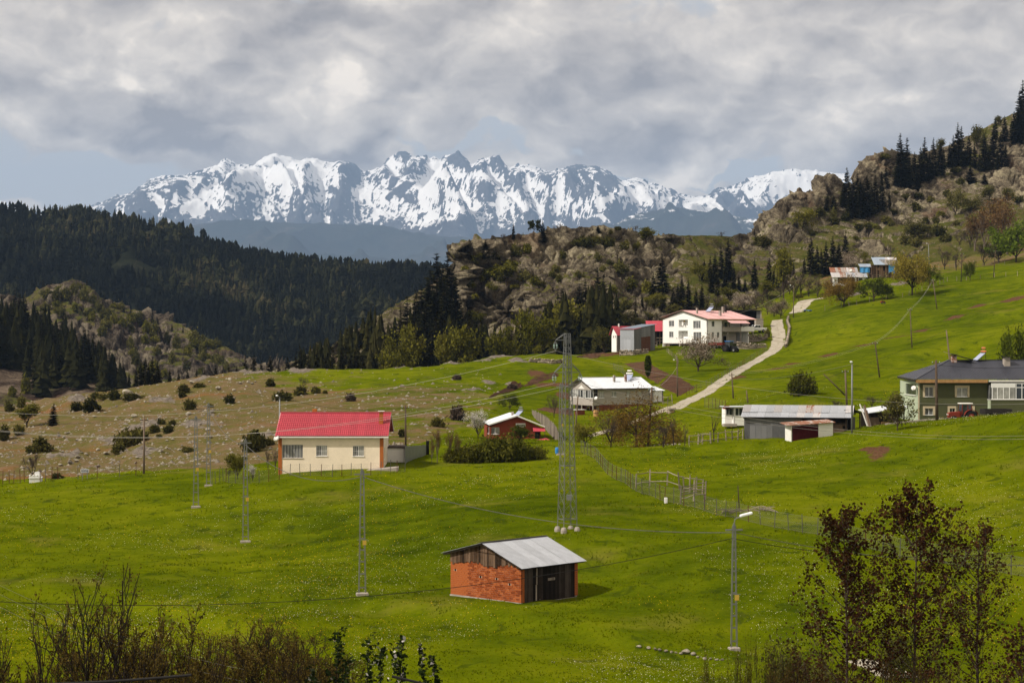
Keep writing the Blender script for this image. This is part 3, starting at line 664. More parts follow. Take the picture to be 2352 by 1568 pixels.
def hit(u, v, dmin=60.0):
 d = Vector(((u-CX)/FPX, 1, -(v-CY)/FPX)); dn = d.normalized(); r = BV.ray_cast(dn*dmin, dn)
 return r[0]
def down(x, y, top=400.0):
 r = BV.ray_cast(Vector((x, y, top)), Vector((0, 0, -1)))
 return r[0].z if r[0] is not None else gz(x, y)
def at(u, D, top=400.0):
 """point on the land at picture column u and distance D"""
 x = (u-CX)/FPX*D; return Vector((x, D, down(x, D, top)))
def build_haze():
 m = MB(); m.box(-26000, 26000, -400, 34000, -345, 3050)
 mt = bpy.data.materials.new('haze'); mt.use_nodes = True; nt = mt.node_tree; nt.nodes.clear()
 o = nt.nodes.new('ShaderNodeOutputMaterial'); pv = nt.nodes.new('ShaderNodeVolumePrincipled'); nt.links.new(pv.outputs[0], o.inputs['Volume'])
 pv.inputs['Color'].default_value = (0.42, 0.63, 1.0, 1); pv.inputs['Density'].default_value = 3.2e-5; pv.inputs['Anisotropy'].default_value = 0.0
 tag(m.build('haze', mt), 'pale blue haze in the air', kind='stuff')
build_haze()
# ------------------------------------------------------------------ plants
def mat_leaf(name, stops, transl=0.25, rnd=0.25):
 """leaf colour from a per-leaf value plus a per-plant shift"""
 t = NT(name, 0.9, 0.03)
 k = t.math('ADD', t.attr('lv'), t.math('MULTIPLY', t.math('SUBTRACT', t.rnd(), 0.5), rnd), True)
 c = t.ramp(k, stops); t.col(c)
 if transl:
  tr = t.n('ShaderNodeBsdfTranslucent'); t.L(c, tr.inputs[0]); mx = t.n('ShaderNodeMixShader'); mx.inputs[0].default_value = transl
  out = [n for n in t.t.nodes if n.type == 'OUTPUT_MATERIAL'][0]
  t.L(t.p.outputs[0], mx.inputs[1]); t.L(tr.outputs[0], mx.inputs[2]); t.L(mx.outputs[0], out.inputs[0])
 return t.m
LEAF = {
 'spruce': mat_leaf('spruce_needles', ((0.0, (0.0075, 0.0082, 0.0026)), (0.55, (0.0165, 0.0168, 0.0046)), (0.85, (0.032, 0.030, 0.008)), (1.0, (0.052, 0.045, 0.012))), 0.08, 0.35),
 'pine': mat_leaf('pine_needles', ((0.0, (0.012, 0.017, 0.006)), (0.6, (0.028, 0.034, 0.010)), (1.0, (0.06, 0.06, 0.016))), 0.1, 0.3),
 'spring': mat_leaf('spring_leaves', ((0.0, (0.045, 0.048, 0.007)), (0.5, (0.110, 0.105, 0.013)), (1.0, (0.200, 0.180, 0.028))), 0.32, 0.5),
 'olive': mat_leaf('olive_leaves', ((0.0, (0.035, 0.036, 0.009)), (0.5, (0.080, 0.076, 0.018)), (1.0, (0.150, 0.135, 0.038))), 0.28, 0.5),
 'green': mat_leaf('green_leaves', ((0.0, (0.020, 0.030, 0.004)), (0.5, (0.055, 0.072, 0.007)), (1.0, (0.105, 0.125, 0.012))), 0.28, 0.35),
 'bright': mat_leaf('bright_leaves', ((0.0, (0.035, 0.060, 0.004)), (0.5, (0.085, 0.125, 0.009)), (1.0, (0.150, 0.190, 0.02))), 0.3, 0.3),
 'juniper': mat_leaf('juniper_needles', ((0.0, (0.014, 0.016, 0.004)), (0.5, (0.048, 0.047, 0.010)), (1.0, (0.115, 0.100, 0.022))), 0.2, 0.5),
 'hedge': mat_leaf('hedge_leaves', ((0.0, (0.018, 0.023, 0.003)), (0.5, (0.060, 0.065, 0.008)), (1.0, (0.150, 0.138, 0.020))), 0.25, 0.4),
 'blossom': mat_leaf('blossom_petals', ((0.0, (0.075, 0.070, 0.025)), (0.45, (0.17, 0.135, 0.085)), (0.7, (0.32, 0.25, 0.19)), (1.0, (0.60, 0.52, 0.45))), 0.3, 0.3),
 'white': mat_leaf('white_blossom', ((0.0, (0.12, 0.12, 0.06)), (0.5, (0.40, 0.37, 0.31)), (1.0, (0.78, 0.75, 0.70))), 0.3, 0.2),
 'willow': mat_leaf('willow_leaves', ((0.0, (0.060, 0.034, 0.006)), (0.5, (0.150, 0.090, 0.016)), (1.0, (0.28, 0.19, 0.045))), 0.3, 0.2),
 'ywillow': mat_leaf('yellow_willow_leaves', ((0.0, (0.080, 0.064, 0.008)), (0.5, (0.185, 0.145, 0.018)), (1.0, (0.30, 0.24, 0.040))), 0.3, 0.2),
 'twig': mat_leaf('bare_twigs', ((0.0, (0.030, 0.020, 0.013)), (0.6, (0.075, 0.055, 0.040)), (1.0, (0.14, 0.11, 0.085))), 0.0, 0.3),
 'bud': mat_leaf('brown_buds', ((0.0, (0.028, 0.018, 0.005)), (0.6, (0.082, 0.055, 0.012)), (1.0, (0.16, 0.115, 0.026))), 0.3, 0.2),
 'redleaf': mat_leaf('red_brown_leaves', ((0.0, (0.013, 0.0054, 0.0026)), (0.6, (0.042, 0.0175, 0.0070)), (0.9, (0.078, 0.036, 0.014)), (1.0, (0.14, 0.08, 0.035))), 0.35, 0.2),
 'rust': mat_leaf('rust_leaves', ((0.0, (0.060, 0.032, 0.012)), (0.6, (0.13, 0.075, 0.030)), (1.0, (0.22, 0.14, 0.06))), 0.25, 0.2),
 'dark': mat_leaf('dark_leaves', ((0.0, (0.004, 0.008, 0.002)), (0.7, (0.012, 0.020, 0.005)), (0.93, (0.03, 0.045, 0.01)), (1.0, (0.5, 0.46, 0.44))), 0.15, 0.1)}
BARK = simple('bark', (0.050, 0.036, 0.027), 0.95, 0.35, 6.0, rnd=0.3)
BARK_SHADED = simple('shaded_bark', (0.016, 0.011, 0.008), 0.95, 0.3, 6.0)  # foreground bark: shade and backlight put into its colour
BARK_PALE = simple('pale_bark', (0.14, 0.11, 0.085), 0.95, 0.3, 6.0)
def cards(c, size, rng, droop=0.0, aspect=1.5, tri=False):
 """leaf-sized faces with random attitude round the points c"""
 n = len(c); size = np.broadcast_to(size, (n,))*rng.uniform(0.6, 1.3, n)
 a = rng.normal(size=(n, 3)); a[:, 2] = a[:, 2]*(0.6)-droop; a /= np.linalg.norm(a, axis=1, keepdims=True)
 b = np.cross(a, rng.normal(size=(n, 3))); b /= np.linalg.norm(b, axis=1, keepdims=True)+1e-9
 a = a*(size*aspect*0.5)[:, None]; b = b*(size*0.5)[:, None]
 if tri:
  co = np.stack([c-a-b, c-a+b, c+a], 1).reshape(-1, 3); return co, np.arange(n*3).reshape(-1, 3)
 co = np.stack([c-a, c+b, c+a, c-b], 1).reshape(-1, 3)
 return co, np.arange(n*4).reshape(-1, 4)
def leaf_mesh(name, c, size, rng, mat, lv, droop=0, aspect=1.5):
 co, q = cards(c, size, rng, droop, aspect)
 return np_mesh(name, co, q, None, [mat], False, {'lv': np.repeat(lv, 4)})
class Proto: pass
def proto(trunk, crown, h, w): p = Proto(); p.t = trunk; p.c = crown; p.h = h; p.w = w; return p
def conifer(seed, radius=0.19, levels=36, per=9, ragged=0.25, base=0.04, narrow=1.0, mat='spruce'):
 rng = np.random.default_rng(seed); V, T, lv = [], [], []
 lean = rng.normal(0, 0.012, 2)
 for i in range(levels):
  f = (i+rng.uniform(-.3, .3))/levels; h = base+(1-base)*min(max(f, 0), 0.985)
  env = radius*((1-f)**0.80)*(0.55+0.45*min(1, f*7+0.35))*narrow
  env *= 1+ragged*(math.sin(i*1.9+seed)+rng.normal(0, .6))*0.35
  for k in range(per if f < 0.8 else 5):
   h = base+(1-base)*min(max(f+rng.uniform(-1.1, 1.1)/levels, 0), 0.985); a = rng.uniform(0, 2*math.pi); L = max(0.012, env*rng.uniform(0.62, 1.18)); dr = rng.uniform(0.10, 0.42)*(1-f*0.85)-0.25*f
   d = np.array([math.cos(a), math.sin(a), 0]); s = np.array([-math.sin(a), math.cos(a), 0]); p0 = np.array([lean[0]*h, lean[1]*h, h])
   val = rng.uniform(0, 1)**1.3*0.75
   def P(t): return p0+d*L*t+np.array([0, 0, -dr*L*t*1.35+0.30*dr*L*t*t])
   w = 0.016+0.05*L
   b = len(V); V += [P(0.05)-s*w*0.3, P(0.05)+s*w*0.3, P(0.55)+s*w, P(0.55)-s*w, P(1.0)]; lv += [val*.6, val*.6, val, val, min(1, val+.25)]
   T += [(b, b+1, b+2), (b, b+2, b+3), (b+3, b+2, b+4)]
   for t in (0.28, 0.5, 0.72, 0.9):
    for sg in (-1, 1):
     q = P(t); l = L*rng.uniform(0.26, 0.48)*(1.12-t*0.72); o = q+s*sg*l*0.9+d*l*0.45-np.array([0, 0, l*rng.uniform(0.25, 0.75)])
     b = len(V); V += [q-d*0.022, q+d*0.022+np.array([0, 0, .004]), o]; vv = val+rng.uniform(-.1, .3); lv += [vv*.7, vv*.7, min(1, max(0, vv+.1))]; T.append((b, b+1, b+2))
 b = len(V); tp = np.array([lean[0], lean[1], 1.0]); V += [tp+[.006, 0, -.06], tp+[-.006, 0.004, -.06], tp]; lv += [.3, .3, .4]; T.append((b, b+1, b+2))
 V = np.array(V); me = np_mesh('crown', V, None, np.array(T), [LEAF[mat]], False, {'lv': np.array(lv)})
 tr = MB().tube([(0, 0, -0.03), (lean[0]*.5, lean[1]*.5, 0.5), (lean[0], lean[1], 0.97)], [0.017, 0.010, 0.002], 5).mesh('trunk', BARK)
 return proto(tr, me, 1.0, 2*radius*narrow)
def skeleton(seed, height, trunk_h, limbs, spread, depth=3, kids=3, up=0.5, taper=0.68, wob=0.18, droop=0.0, first=0.5):
 """branch skeleton: list of (points, radii) and the end points with direction"""
 rng = np.random.default_rng(seed); segs = []; tips = []
 def branch(p, d, L, r, lev):
  n = 4 if lev < 2 else 3; pts = [p]; rs = [r]; dd = d
  for i in range(n):
   dd = dd+rng.normal(0, wob, 3)+np.array([0, 0, up*0.12-droop*(lev/depth)*0.5]); dd = dd/np.linalg.norm(dd)
   p = p+dd*L/n; pts.append(p); rs.append(r*(1-(i+1)/n*(1-taper*0.85)))
  segs.append((pts, rs, lev))
  if lev >= depth: tips.append((p, dd, L)); tips.append((pts[-2], dd, L)); return
  k = kids+(1 if rng.uniform() < 0.4 else 0)
  for j in range(k):
   t = rng.uniform(0.35, 1.0) if j else 1.0; q = pts[min(n, max(1, int(round(t*n))))]
   a = rng.normal(size=3); a -= dd*a.dot(dd); a /= np.linalg.norm(a); e = dd*0.85+a*rng.uniform(0.45, 0.95)*spread; e[2] += up*0.25-droop*0.35; e /= np.linalg.norm(e)
   branch(q, e, L*rng.uniform(0.52, 0.78), r*taper*rng.uniform(0.6, 0.85), lev+1)
 r0 = height*0.022
 tp = np.array([0, 0, trunk_h]); segs.append(([np.array([0, 0, -0.4]), np.array([0, 0, trunk_h*0.5]), tp], [r0*1.25, r0*1.05, r0], 0))
 for i in range(limbs):
  a = 2*math.pi*(i+rng.uniform(-.3, .3))/limbs; e = np.array([math.cos(a)*spread, math.sin(a)*spread, rng.uniform(0.5, 1.3)*(0.5+up)]); e /= np.linalg.norm(e)
  branch(tp*rng.uniform(0.75, 1.0), e, (height-trunk_h)*first*rng.uniform(0.8, 1.15), r0*0.6, 1)
 if up > 0.3: branch(tp, np.array([rng.normal(0, .1), rng.normal(0, .1), 1.0]), (height-trunk_h)*first, r0*0.75, 1)
 return segs, tips, rng
def wood_mesh(segs, mat, rmin=0.012, sides=(6, 5, 4, 3, 3, 3)):
 m = MB()
 for pts, rs, lev in segs: m.tube(pts, [max(rmin, r) for r in rs], sides[min(lev, 5)], 0, False)
 return m.mesh('trunk', mat, True)
def broadleaf(seed, height, mat, leaves=2600, leaf=0.30, trunk_h=None, limbs=6, spread=0.8, depth=3, kids=3, up=0.5, clump=0.10, droop=0.0, bark=None, rmin=0.02, squash=1.0, aspect=1.5, first=0.5, inner=0.25):
 trunk_h = height*0.22 if trunk_h is None else trunk_h
 segs, tips, rng = skeleton(seed, height, trunk_h, limbs, spread, depth, kids, up, droop=droop, first=first)
 tp = np.array([t[0] for t in tips]); k = rng.integers(0, len(tp), leaves)
 off = rng.normal(size=(leaves, 3))*height*clump*rng.uniform(0.3, 1.0, leaves)[:, None]; off[:, 2] *= 0.75
 c = tp[k]+off; c[:, 2] = np.maximum(c[:, 2], trunk_h*0.35)
 if droop: c[:, 2] -= rng.uniform(0, 1, leaves)**1.5*height*droop*0.55
 tv = rng.uniform(0.15, 0.85, len(tp)); lv = np.clip(tv[k]*0.6+rng.uniform(0, 0.55, leaves), 0, 1)
 me = leaf_mesh('crown', c, leaf, rng, LEAF[mat], lv, droop*1.2, aspect)
 z = c[:, 2].max(); w = np.percentile(np.hypot(c[:, 0], c[:, 1]), 93)*2
 return proto(wood_mesh(segs, bark or BARK, rmin), me, z, w)
def twiggy(seed, height, mat='twig', spread=0.7, up=0.6, kids=3, depth=4, limbs=5, trunk_h=None, twigs=900, tl=0.55, tw=0.02, buds=0, bud=0.08, budmat='bud', bark=None, rmin=0.012, droop=0.0, first=0.45):
 """leafless tree: branch skeleton plus a haze of fine twigs as thin faces"""
 segs, tips, rng = skeleton(seed, height, height*0.16 if trunk_h is None else trunk_h, limbs, spread, depth, kids, up, droop=droop, first=first)
 tp = np.array([t[0] for t in tips]); td = np.array([t[1] for t in tips]); k = rng.integers(0, len(tp), twigs)
 p = tp[k]-td[k]*rng.uniform(0, 0.5, (twigs, 1))*height*0.08; d = td[k]+rng.normal(0, 0.55, (twigs, 3)); d[:, 2] += up*0.3-droop*2.0; d /= np.linalg.norm(d, axis=1, keepdims=True)
 L = tl*rng.uniform(0.5, 1.3, twigs); s = np.cross(d, rng.normal(size=(twigs, 3))); s /= np.linalg.norm(s, axis=1, keepdims=True); e = p+d*L[:, None]
 if droop: e[:, 2] -= L*droop
 co = np.stack([p-s*tw, p+s*tw, e+s*tw*0.4, e-s*tw*0.4], 1).reshape(-1, 3); q = np.arange(twigs*4).reshape(-1, 4); lv = np.repeat(rng.uniform(0, 1, twigs), 4)
 mats = [LEAF[mat]]; fm = np.zeros(twigs, int)
 if buds:
  j = rng.integers(0, twigs, buds); c = p[j]+(e-p)[j]*rng.uniform(0.2, 1.05, (buds, 1))+rng.normal(0, bud*0.6, (buds, 3)); c2, q2 = cards(c, bud, rng, droop, 1.3)
  q = np.r_[q, q2+len(co)]; co = np.r_[co, c2]; lv = np.r_[lv, np.repeat(rng.uniform(0, 1, buds), 4)]; mats.append(LEAF[budmat]); fm = np.r_[fm, np.ones(buds, int)]
 me = np_mesh('crown', co, q, None, mats, False, {'lv': lv}, fm)
 return proto(wood_mesh(segs, bark or BARK, rmin), me, co[:, 2].max(), np.percentile(np.hypot(co[:, 0], co[:, 1]), 94)*2)
def shrub(seed, mat, h=1.6, w=2.6, n=900, leaf=0.22, lumps=7, spiky=0.35, aspect=2.0):
 rng = np.random.default_rng(seed); P, lv = [], []
 for i in range(lumps):
  a = rng.uniform(0, 6.28); r = rng.uniform(0, 0.34)*w; ch = h*rng.uniform(0.5, 1.0)*(1-0.35*r/(0.5*w)); cw = w*rng.uniform(0.18, 0.30); base = rng.uniform(0.2, 0.7)
  k = n//lumps; d = rng.normal(size=(k, 3)); d /= np.linalg.norm(d, axis=1, keepdims=True); d *= (rng.uniform(0.25, 1.0, k)**0.5)[:, None]*(1+spiky*rng.normal(0, .35, (k, 1)))
  c = np.stack([math.cos(a)*r+d[:, 0]*cw, math.sin(a)*r+d[:, 1]*cw, ch*0.5+d[:, 2]*ch*0.52], 1); P.append(c); lv.append(np.clip(base*0.6+rng.uniform(0, .5, k), 0, 1))
 c = np.concatenate(P); lv = np.concatenate(lv); c[:, 2] = np.abs(c[:, 2])
 co, q = cards(c, leaf, rng, -0.5, aspect); me = np_mesh('crown', co, q, None, [LEAF[mat]], False, {'lv': np.repeat(lv, 4)})
 m = MB()
 for i in range(5):
  a = rng.uniform(0, 6.28); m.tube([(0, 0, -.15), (math.cos(a)*w*.12, math.sin(a)*w*.12, h*.3), (math.cos(a)*w*.28, math.sin(a)*w*.28, h*.62)], [.05, .035, .015], 4)
 return proto(m.mesh('stem', BARK), me, h, w)
PR = {
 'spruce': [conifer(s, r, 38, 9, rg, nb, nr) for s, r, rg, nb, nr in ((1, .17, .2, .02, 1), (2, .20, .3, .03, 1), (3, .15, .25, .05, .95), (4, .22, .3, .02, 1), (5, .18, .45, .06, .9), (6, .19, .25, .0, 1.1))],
 'thin_spruce': [conifer(s, .13, 34, 6, .6, .12, 1) for s in (11, 12)],
 'pine': [broadleaf(21, 8, 'pine', 2200, .42, 2.6, 7, .9, 3, 3, .25, .075), broadleaf(22, 9, 'pine', 2200, .42, 3.0, 6, .8, 3, 3, .35, .08)],
 'spring': [broadleaf(31, 7, 'spring', 2400, .34, 1.3), broadleaf(32, 7, 'spring', 2400, .34, 1.0, 7, .9), broadleaf(33, 8, 'spring', 2600, .36, 1.5, 5, .6, up=.8)],
 'olive': [broadleaf(41, 6, 'olive', 2400, .30, .8, 7, .9, clump=.12), broadleaf(42, 6, 'olive', 2200, .30, .6, 8, .8, clump=.13)],
 'green': [broadleaf(51, 6, 'green', 3600, .22, .9, 7, .85, clump=.11), broadleaf(52, 6, 'green', 3200, .22, .9, 6, .8, clump=.10)],
 'bright': [broadleaf(56, 9, 'bright', 4200, .34, 1.2, 8, .8, clump=.10)],
 'blossom': [broadleaf(61, 6, 'blossom', 5200, .15, 1.0, 7, .85, clump=.11), broadleaf(62, 6, 'blossom', 5200, .15, .8, 8, .9, clump=.11)],
 'white': [broadleaf(66, 4.5, 'white', 3000, .11, .6, 7, .6, clump=.08, up=.8)],
 'willow': [broadleaf(71, 8, 'willow', 12000, .085, 1.6, 8, 1.0, 3, 4, .35, .10, .40, aspect=4.5), broadleaf(72, 7, 'willow', 9000, .12, 1.2, 8, .9, 3, 4, .45, .10, .12, aspect=2.6)],
 'ywillow': [broadleaf(76, 9, 'ywillow', 8000, .19, 1.6, 8, .9, 3, 4, .5, .11, .08, aspect=2.2)],
 'bare': [twiggy(81, 6), twiggy(82, 5, spread=.9), twiggy(83, 6, kids=2, up=.8)],
 'sapling': [twiggy(86, 5, spread=.45, up=.9, kids=2, depth=3, limbs=3, trunk_h=1.6, twigs=160, tl=.6, tw=.011)],
 'rust': [broadleaf(91, 12, 'rust', 2600, .22, 2.5, 6, .42, 3, 3, 1.0, .07, bark=BARK_PALE), broadleaf(92, 11, 'rust', 2200, .22, 2.0, 5, .45, 3, 3, 1.0, .08, bark=BARK_PALE)],
 'juniper': [shrub(101, 'juniper', 1.8, 2.6, 1000, .20, 9, .9, 2.6), shrub(102, 'juniper', 1.5, 3.0, 1100, .20, 13, 1.0, 2.6), shrub(103, 'juniper', 2.2, 2.4, 1000, .20, 8, 1.1, 2.6), shrub(104, 'juniper', 1.3, 3.2, 1000, .20, 14, .9, 2.6)],
 'shrub': [shrub(111, 'olive', 1.9, 2.6, 900, .24, 8, .6, 1.5), shrub(112, 'spring', 2.0, 2.6, 900, .24, 8, .6, 1.5), shrub(113, 'olive', 1.5, 2.8, 900, .24, 9, .7, 1.5)],
 'brownshrub': [shrub(116, 'twig', 1.4, 2.0, 900, .16, 7, .9, 4.0)],
 'hedge': [shrub(121, 'hedge', 2.2, 4.0, 3000, .16, 16, .8, 1.8), shrub(122, 'hedge', 2.0, 4.4, 3000, .16, 18, .9, 1.8)],
 'column': [shrub(126, 'green', 4.4, 1.1, 1200, .20, 9, .3, 1.6)],
}
def shape_column():
 rng = np.random.default_rng(5); n = 1500; z = rng.uniform(0.6, 4.6, n); r = 0.42*np.sin(np.clip((z-.3)/4.6, 0, 1)*3.0)**0.7*rng.uniform(.2, 1, n)**.5; a = rng.uniform(0, 6.28, n)
 c = np.stack([r*np.cos(a), r*np.sin(a), z], 1); me = leaf_mesh('crown', c, .19, rng, LEAF['green'], rng.uniform(0, 1, n), -.6, 1.8)
 return proto(MB().tube([(0, 0, -.2), (0, 0, 2), (.02, 0, 4.3)], [.07, .05, .01], 5).mesh('trunk', BARK), me, 4.7, .9)
PR['column'] = [shape_column()]
NAME = {'spruce': 'spruce_tree', 'thin_spruce': 'spruce_tree', 'pine': 'pine_tree', 'juniper': 'juniper_bush', 'shrub': 'shrub', 'brownshrub': 'shrub', 'hedge': 'hedge_bush', 'willow': 'willow_tree', 'ywillow': 'willow_tree',
  'blossom': 'blossoming_tree', 'white': 'blossoming_tree', 'bare': 'bare_tree', 'sapling': 'young_tree', 'rust': 'poplar_tree', 'column': 'poplar_tree'}
ORD = ['first', 'second', 'third', 'fourth', 'fifth', 'sixth', 'seventh', 'eighth', 'ninth', 'tenth', 'eleventh', 'twelfth', 'thirteenth', 'fourteenth', 'fifteenth', 'sixteenth', 'seventeenth', 'eighteenth', 'nineteenth', 'twentieth']
ORD += ['twenty-'+x for x in ORD[:9]]+['thirtieth']+['thirty-'+x for x in ORD[:9]]+['fortieth']+['forty-'+x for x in ORD[:9]]+['fiftieth']+['fifty-'+x for x in ORD[:9]]+['sixtieth']+['sixty-'+x for x in ORD[:9]]+['seventieth']+['seventy-'+x for x in ORD[:9]]
PLANTED = []; RP = random.Random(11)
def plant(kind, w, X, Yt, Yb=None, D=None, wpx=None, label=None, group=None, noun=None, rz=None, sink=0.1):
 """top at window point (X, Yt); foot at window row Yb, or at distance D on the land"""
 u, vt = zp(w, X, Yt)
 if D is None:
  p = hit(u, zp(w, X, Yb)[1])
  if p is None: return None
 else: p = at(u, D)
 top = -(vt-CY)/FPX*p.y; h = top-p.z
 if h < 0.3: h = 0.3
 ps = PR[kind]; pr = ps[RP.randrange(len(ps))]; s = h/pr.h; sx = s
 if wpx: sx = wpx/ZW[w][2]/FPX*p.y/pr.w; sx = min(max(sx, s*(.6 if kind in ('spring', 'olive') else .35)), s*2.6)
 elif kind in ('spruce', 'thin_spruce'): sx = s*RP.uniform(0.85, 1.15)
 nm = NAME.get(kind, 'broadleaf_tree')
 o = empty(nm, (p.x, p.y, p.z-sink*0.3), RP.uniform(0, 6.28) if rz is None else rz); o.scale = (sx, sx, s)
 inst('stem' if 'shrub' in nm or 'bush' in nm else 'trunk', pr.t, o); inst('crown', pr.c, o)
 PLANTED.append((o, u, label, group, noun or nm.replace('_', ' '))); return o
def label_plants():
 cats = {'spruce_tree': 'tree', 'pine_tree': 'tree', 'juniper_bush': 'bush', 'shrub': 'shrub', 'hedge_bush': 'bush'}
 by = {}
 for e in PLANTED: by.setdefault((e[3], e[4]), []).append(e)
 for (g, noun), lst in by.items():
  lst.sort(key=lambda e: e[1])
  for i, (o, u, lab, gr, _) in enumerate(lst):
   if lab is None:
    lab = '%s %s' % (noun, g) if len(lst) == 1 else ('%s %s from the left %s' % (ORD[i], noun, g)) if i else 'leftmost %s %s' % (noun, g)
   tag(o, lab, cats.get(o.name.split('.')[0], 'tree'), (noun+'s '+g) if (g and len(lst) > 1) else None)
# ---- the forest on the long hill: thousands of far trees that read as one mass
def build_forest():
 X, Y, Z, T = FH; rng = np.random.default_rng(3); nr, nc = X.shape; crest = 109
 n = 11500; ri = rng.uniform(4, crest+0.9, n); ci = rng.uniform(0, nc-1.001, n)
 ne = 1500; ri[:ne] = rng.uniform(crest-7, crest+1.5, ne)
 def samp(A):
  r0 = np.floor(ri).astype(int); c0 = np.floor(ci).astype(int); fr = ri-r0; fc = ci-c0
  return (A[r0, c0]*(1-fr)*(1-fc)+A[r0, c0+1]*(1-fr)*fc+A[r0+1, c0]*fr*(1-fc)+A[r0+1, c0+1]*fr*fc)
 x, y, z = samp(X), samp(Y), samp(Z)
 gap = fbm(x/45, y/70, None, 4, 9)
 keep = gap < 0.46
 x, y, z = x[keep], y[keep], z[keep]; n = len(x)
 H = rng.uniform(7.5, 13.5, n)*(1+0.15*fbm(x/60, y/60, None, 3, 8)); rad = H*rng.uniform(0.17, 0.26, n); val = np.clip(0.36+0.70*fbm(x/80, y/110, None, 4, 6)+rng.normal(0, .20, n), 0, 1)
 round_ = rng.uniform(0, 1, n) < 0.25+0.35*np.clip(fbm(x/90, y/90, None, 3, 18)+0.2, 0, 1)
 tiers, sides = 6, 7; V = []; F = []; LV = []
 for k in range(tiers):
  f0 = k/tiers; zt = z+H*(0.10+0.90*(f0+1.45/tiers)); zb = z+H*(0.06+0.90*f0)
  zt = np.minimum(zt, z+H)
  rr = np.where(round_, rad*1.25*np.sqrt(np.clip(1-(abs(f0-0.42)/0.62)**2, 0.08, 1)), rad*(1-f0)**0.9+0.25)
  a0 = rng.uniform(0, 6.28, n)
  ap = np.stack([x+rng.normal(0, .12, n), y+rng.normal(0, .12, n), zt], -1)[:, None, :]
  an = a0[:, None]+np.arange(sides)[None, :]*2*math.pi/sides+rng.normal(0, .18, (n, sides)); rj = rr[:, None]*rng.uniform(0.55, 1.3, (n, sides))
  ring = np.stack([x[:, None]+rj*np.cos(an), y[:, None]+rj*np.sin(an), zb[:, None]-rng.uniform(0, .09, (n, sides))*H[:, None]], -1)
  b = sum(len(v) for v in V); blk = np.concatenate([ap, ring], 1); V.append(blk.reshape(-1, 3)); i0 = b+np.arange(n)[:, None]*(sides+1)
  kk = np.arange(sides)[None, :]; tri = np.stack([np.broadcast_to(i0, (n, sides)), i0+1+kk, i0+1+(kk+1) % sides], -1); F.append(tri.reshape(-1, 3))
  LV.append((val[:, None]+rng.normal(0, .12, (n, sides+1))).reshape(-1))
 mt = mat_leaf('forest_needles', ((0.0, (0.0035, 0.0045, 0.0030)), (0.45, (0.0075, 0.0090, 0.0045)), (0.75, (0.026, 0.028, 0.011)), (1.0, (0.055, 0.046, 0.022))), 0.05, 0)
 me = np_mesh('forest', np.concatenate(V), None, np.concatenate(F), [mt], False, {'lv': np.clip(np.concatenate(LV), 0, 1)})
 tag(link(bpy.data.objects.new('forest', me)), 'dark conifer forest covering the long hill', 'forest', kind='stuff')
build_forest()
def wood(name, label, pick, n, hmin, hmax, seed, tiers=15, sides=9):
 rng = np.random.default_rng(seed); V, F, LV = [], [], []; b = 0; k = 0
 while k < n:
  p, cap = pick(rng); h = rng.uniform(hmin, hmax); h = min(h, cap)
  if h < 5: continue
  k += 1; r = h*rng.uniform(.13, .19); val = rng.uniform(.1, .8)
  for j in range(tiers):
   f = j/tiers; zt = p.z+h*min(1, .08+.92*(f+1.9/tiers)); rr = r*(1-f)**.85*rng.uniform(.8, 1.2)+.12; an = rng.uniform(0, 6.28)+np.arange(sides)*6.283/sides+rng.normal(0, .2, sides); rj = rr*rng.uniform(.45, 1.3, sides)
   ring = np.stack([p.x+rj*np.cos(an), p.y+rj*np.sin(an), p.z+h*(.04+.92*f)-rng.uniform(0, .05, sides)*h], -1); V.append(np.r_[[[p.x, p.y, zt]], ring]); i = np.arange(sides); F.append(np.stack([np.full(sides, b), b+1+i, b+1+(i+1) % sides], -1)); b += sides+1; LV.append(np.clip(val*.8+rng.uniform(-.1, .4, sides+1), 0, 1))
 me = np_mesh(name, np.concatenate(V), None, np.concatenate(F), [LEAF['spruce']], False, {'lv': np.concatenate(LV)}); tag(link(bpy.data.objects.new(name, me)), label, 'forest', kind='stuff')
def _left(rng):
 u = rng.uniform(-130, 300); D = rng.uniform(600, 740); p = at(u, D); vt0 = np.interp(u, (-130, 0, 40, 90, 130, 180, 220, 255, 300), (606, 618, 640, 690, 708, 738, 772, 805, 860))
 if u < 62 and CY-p.z/D*FPX > 850: return p, 0
 return p, -(vt0-CY)/FPX*D-p.z
wood('dark_wood', 'dense dark spruce wood at the far left', _left, 230, 10, 19, 5)
def _flank(rng):
 u = rng.uniform(690, 1045); D = rng.uniform(478, 560)-max(0, (1000-u))*.06; p = at(u, D); vt0 = np.interp(u, (690, 760, 820, 870, 930, 980, 1045), (800, 770, 735, 690, 650, 600, 590)); return p, -(vt0-CY)/FPX*D-p.z
wood('flank_wood', 'dense spruce wood on the left flank of the crag', _flank, 110, 8, 20, 6)
def _foot(rng):
 u = rng.uniform(1000, 1420); D = rng.uniform(480, 522); p = at(u, D); vt0 = np.interp(u, (1000, 1060, 1150, 1220, 1260, 1300, 1400, 1420), (700, 735, 745, 740, 690, 665, 640, 680)); return p, -(vt0-CY)/FPX*D-p.z
wood('foot_wood', 'dense spruce wood along the foot of the crag', _foot, 110, 8, 26, 7)
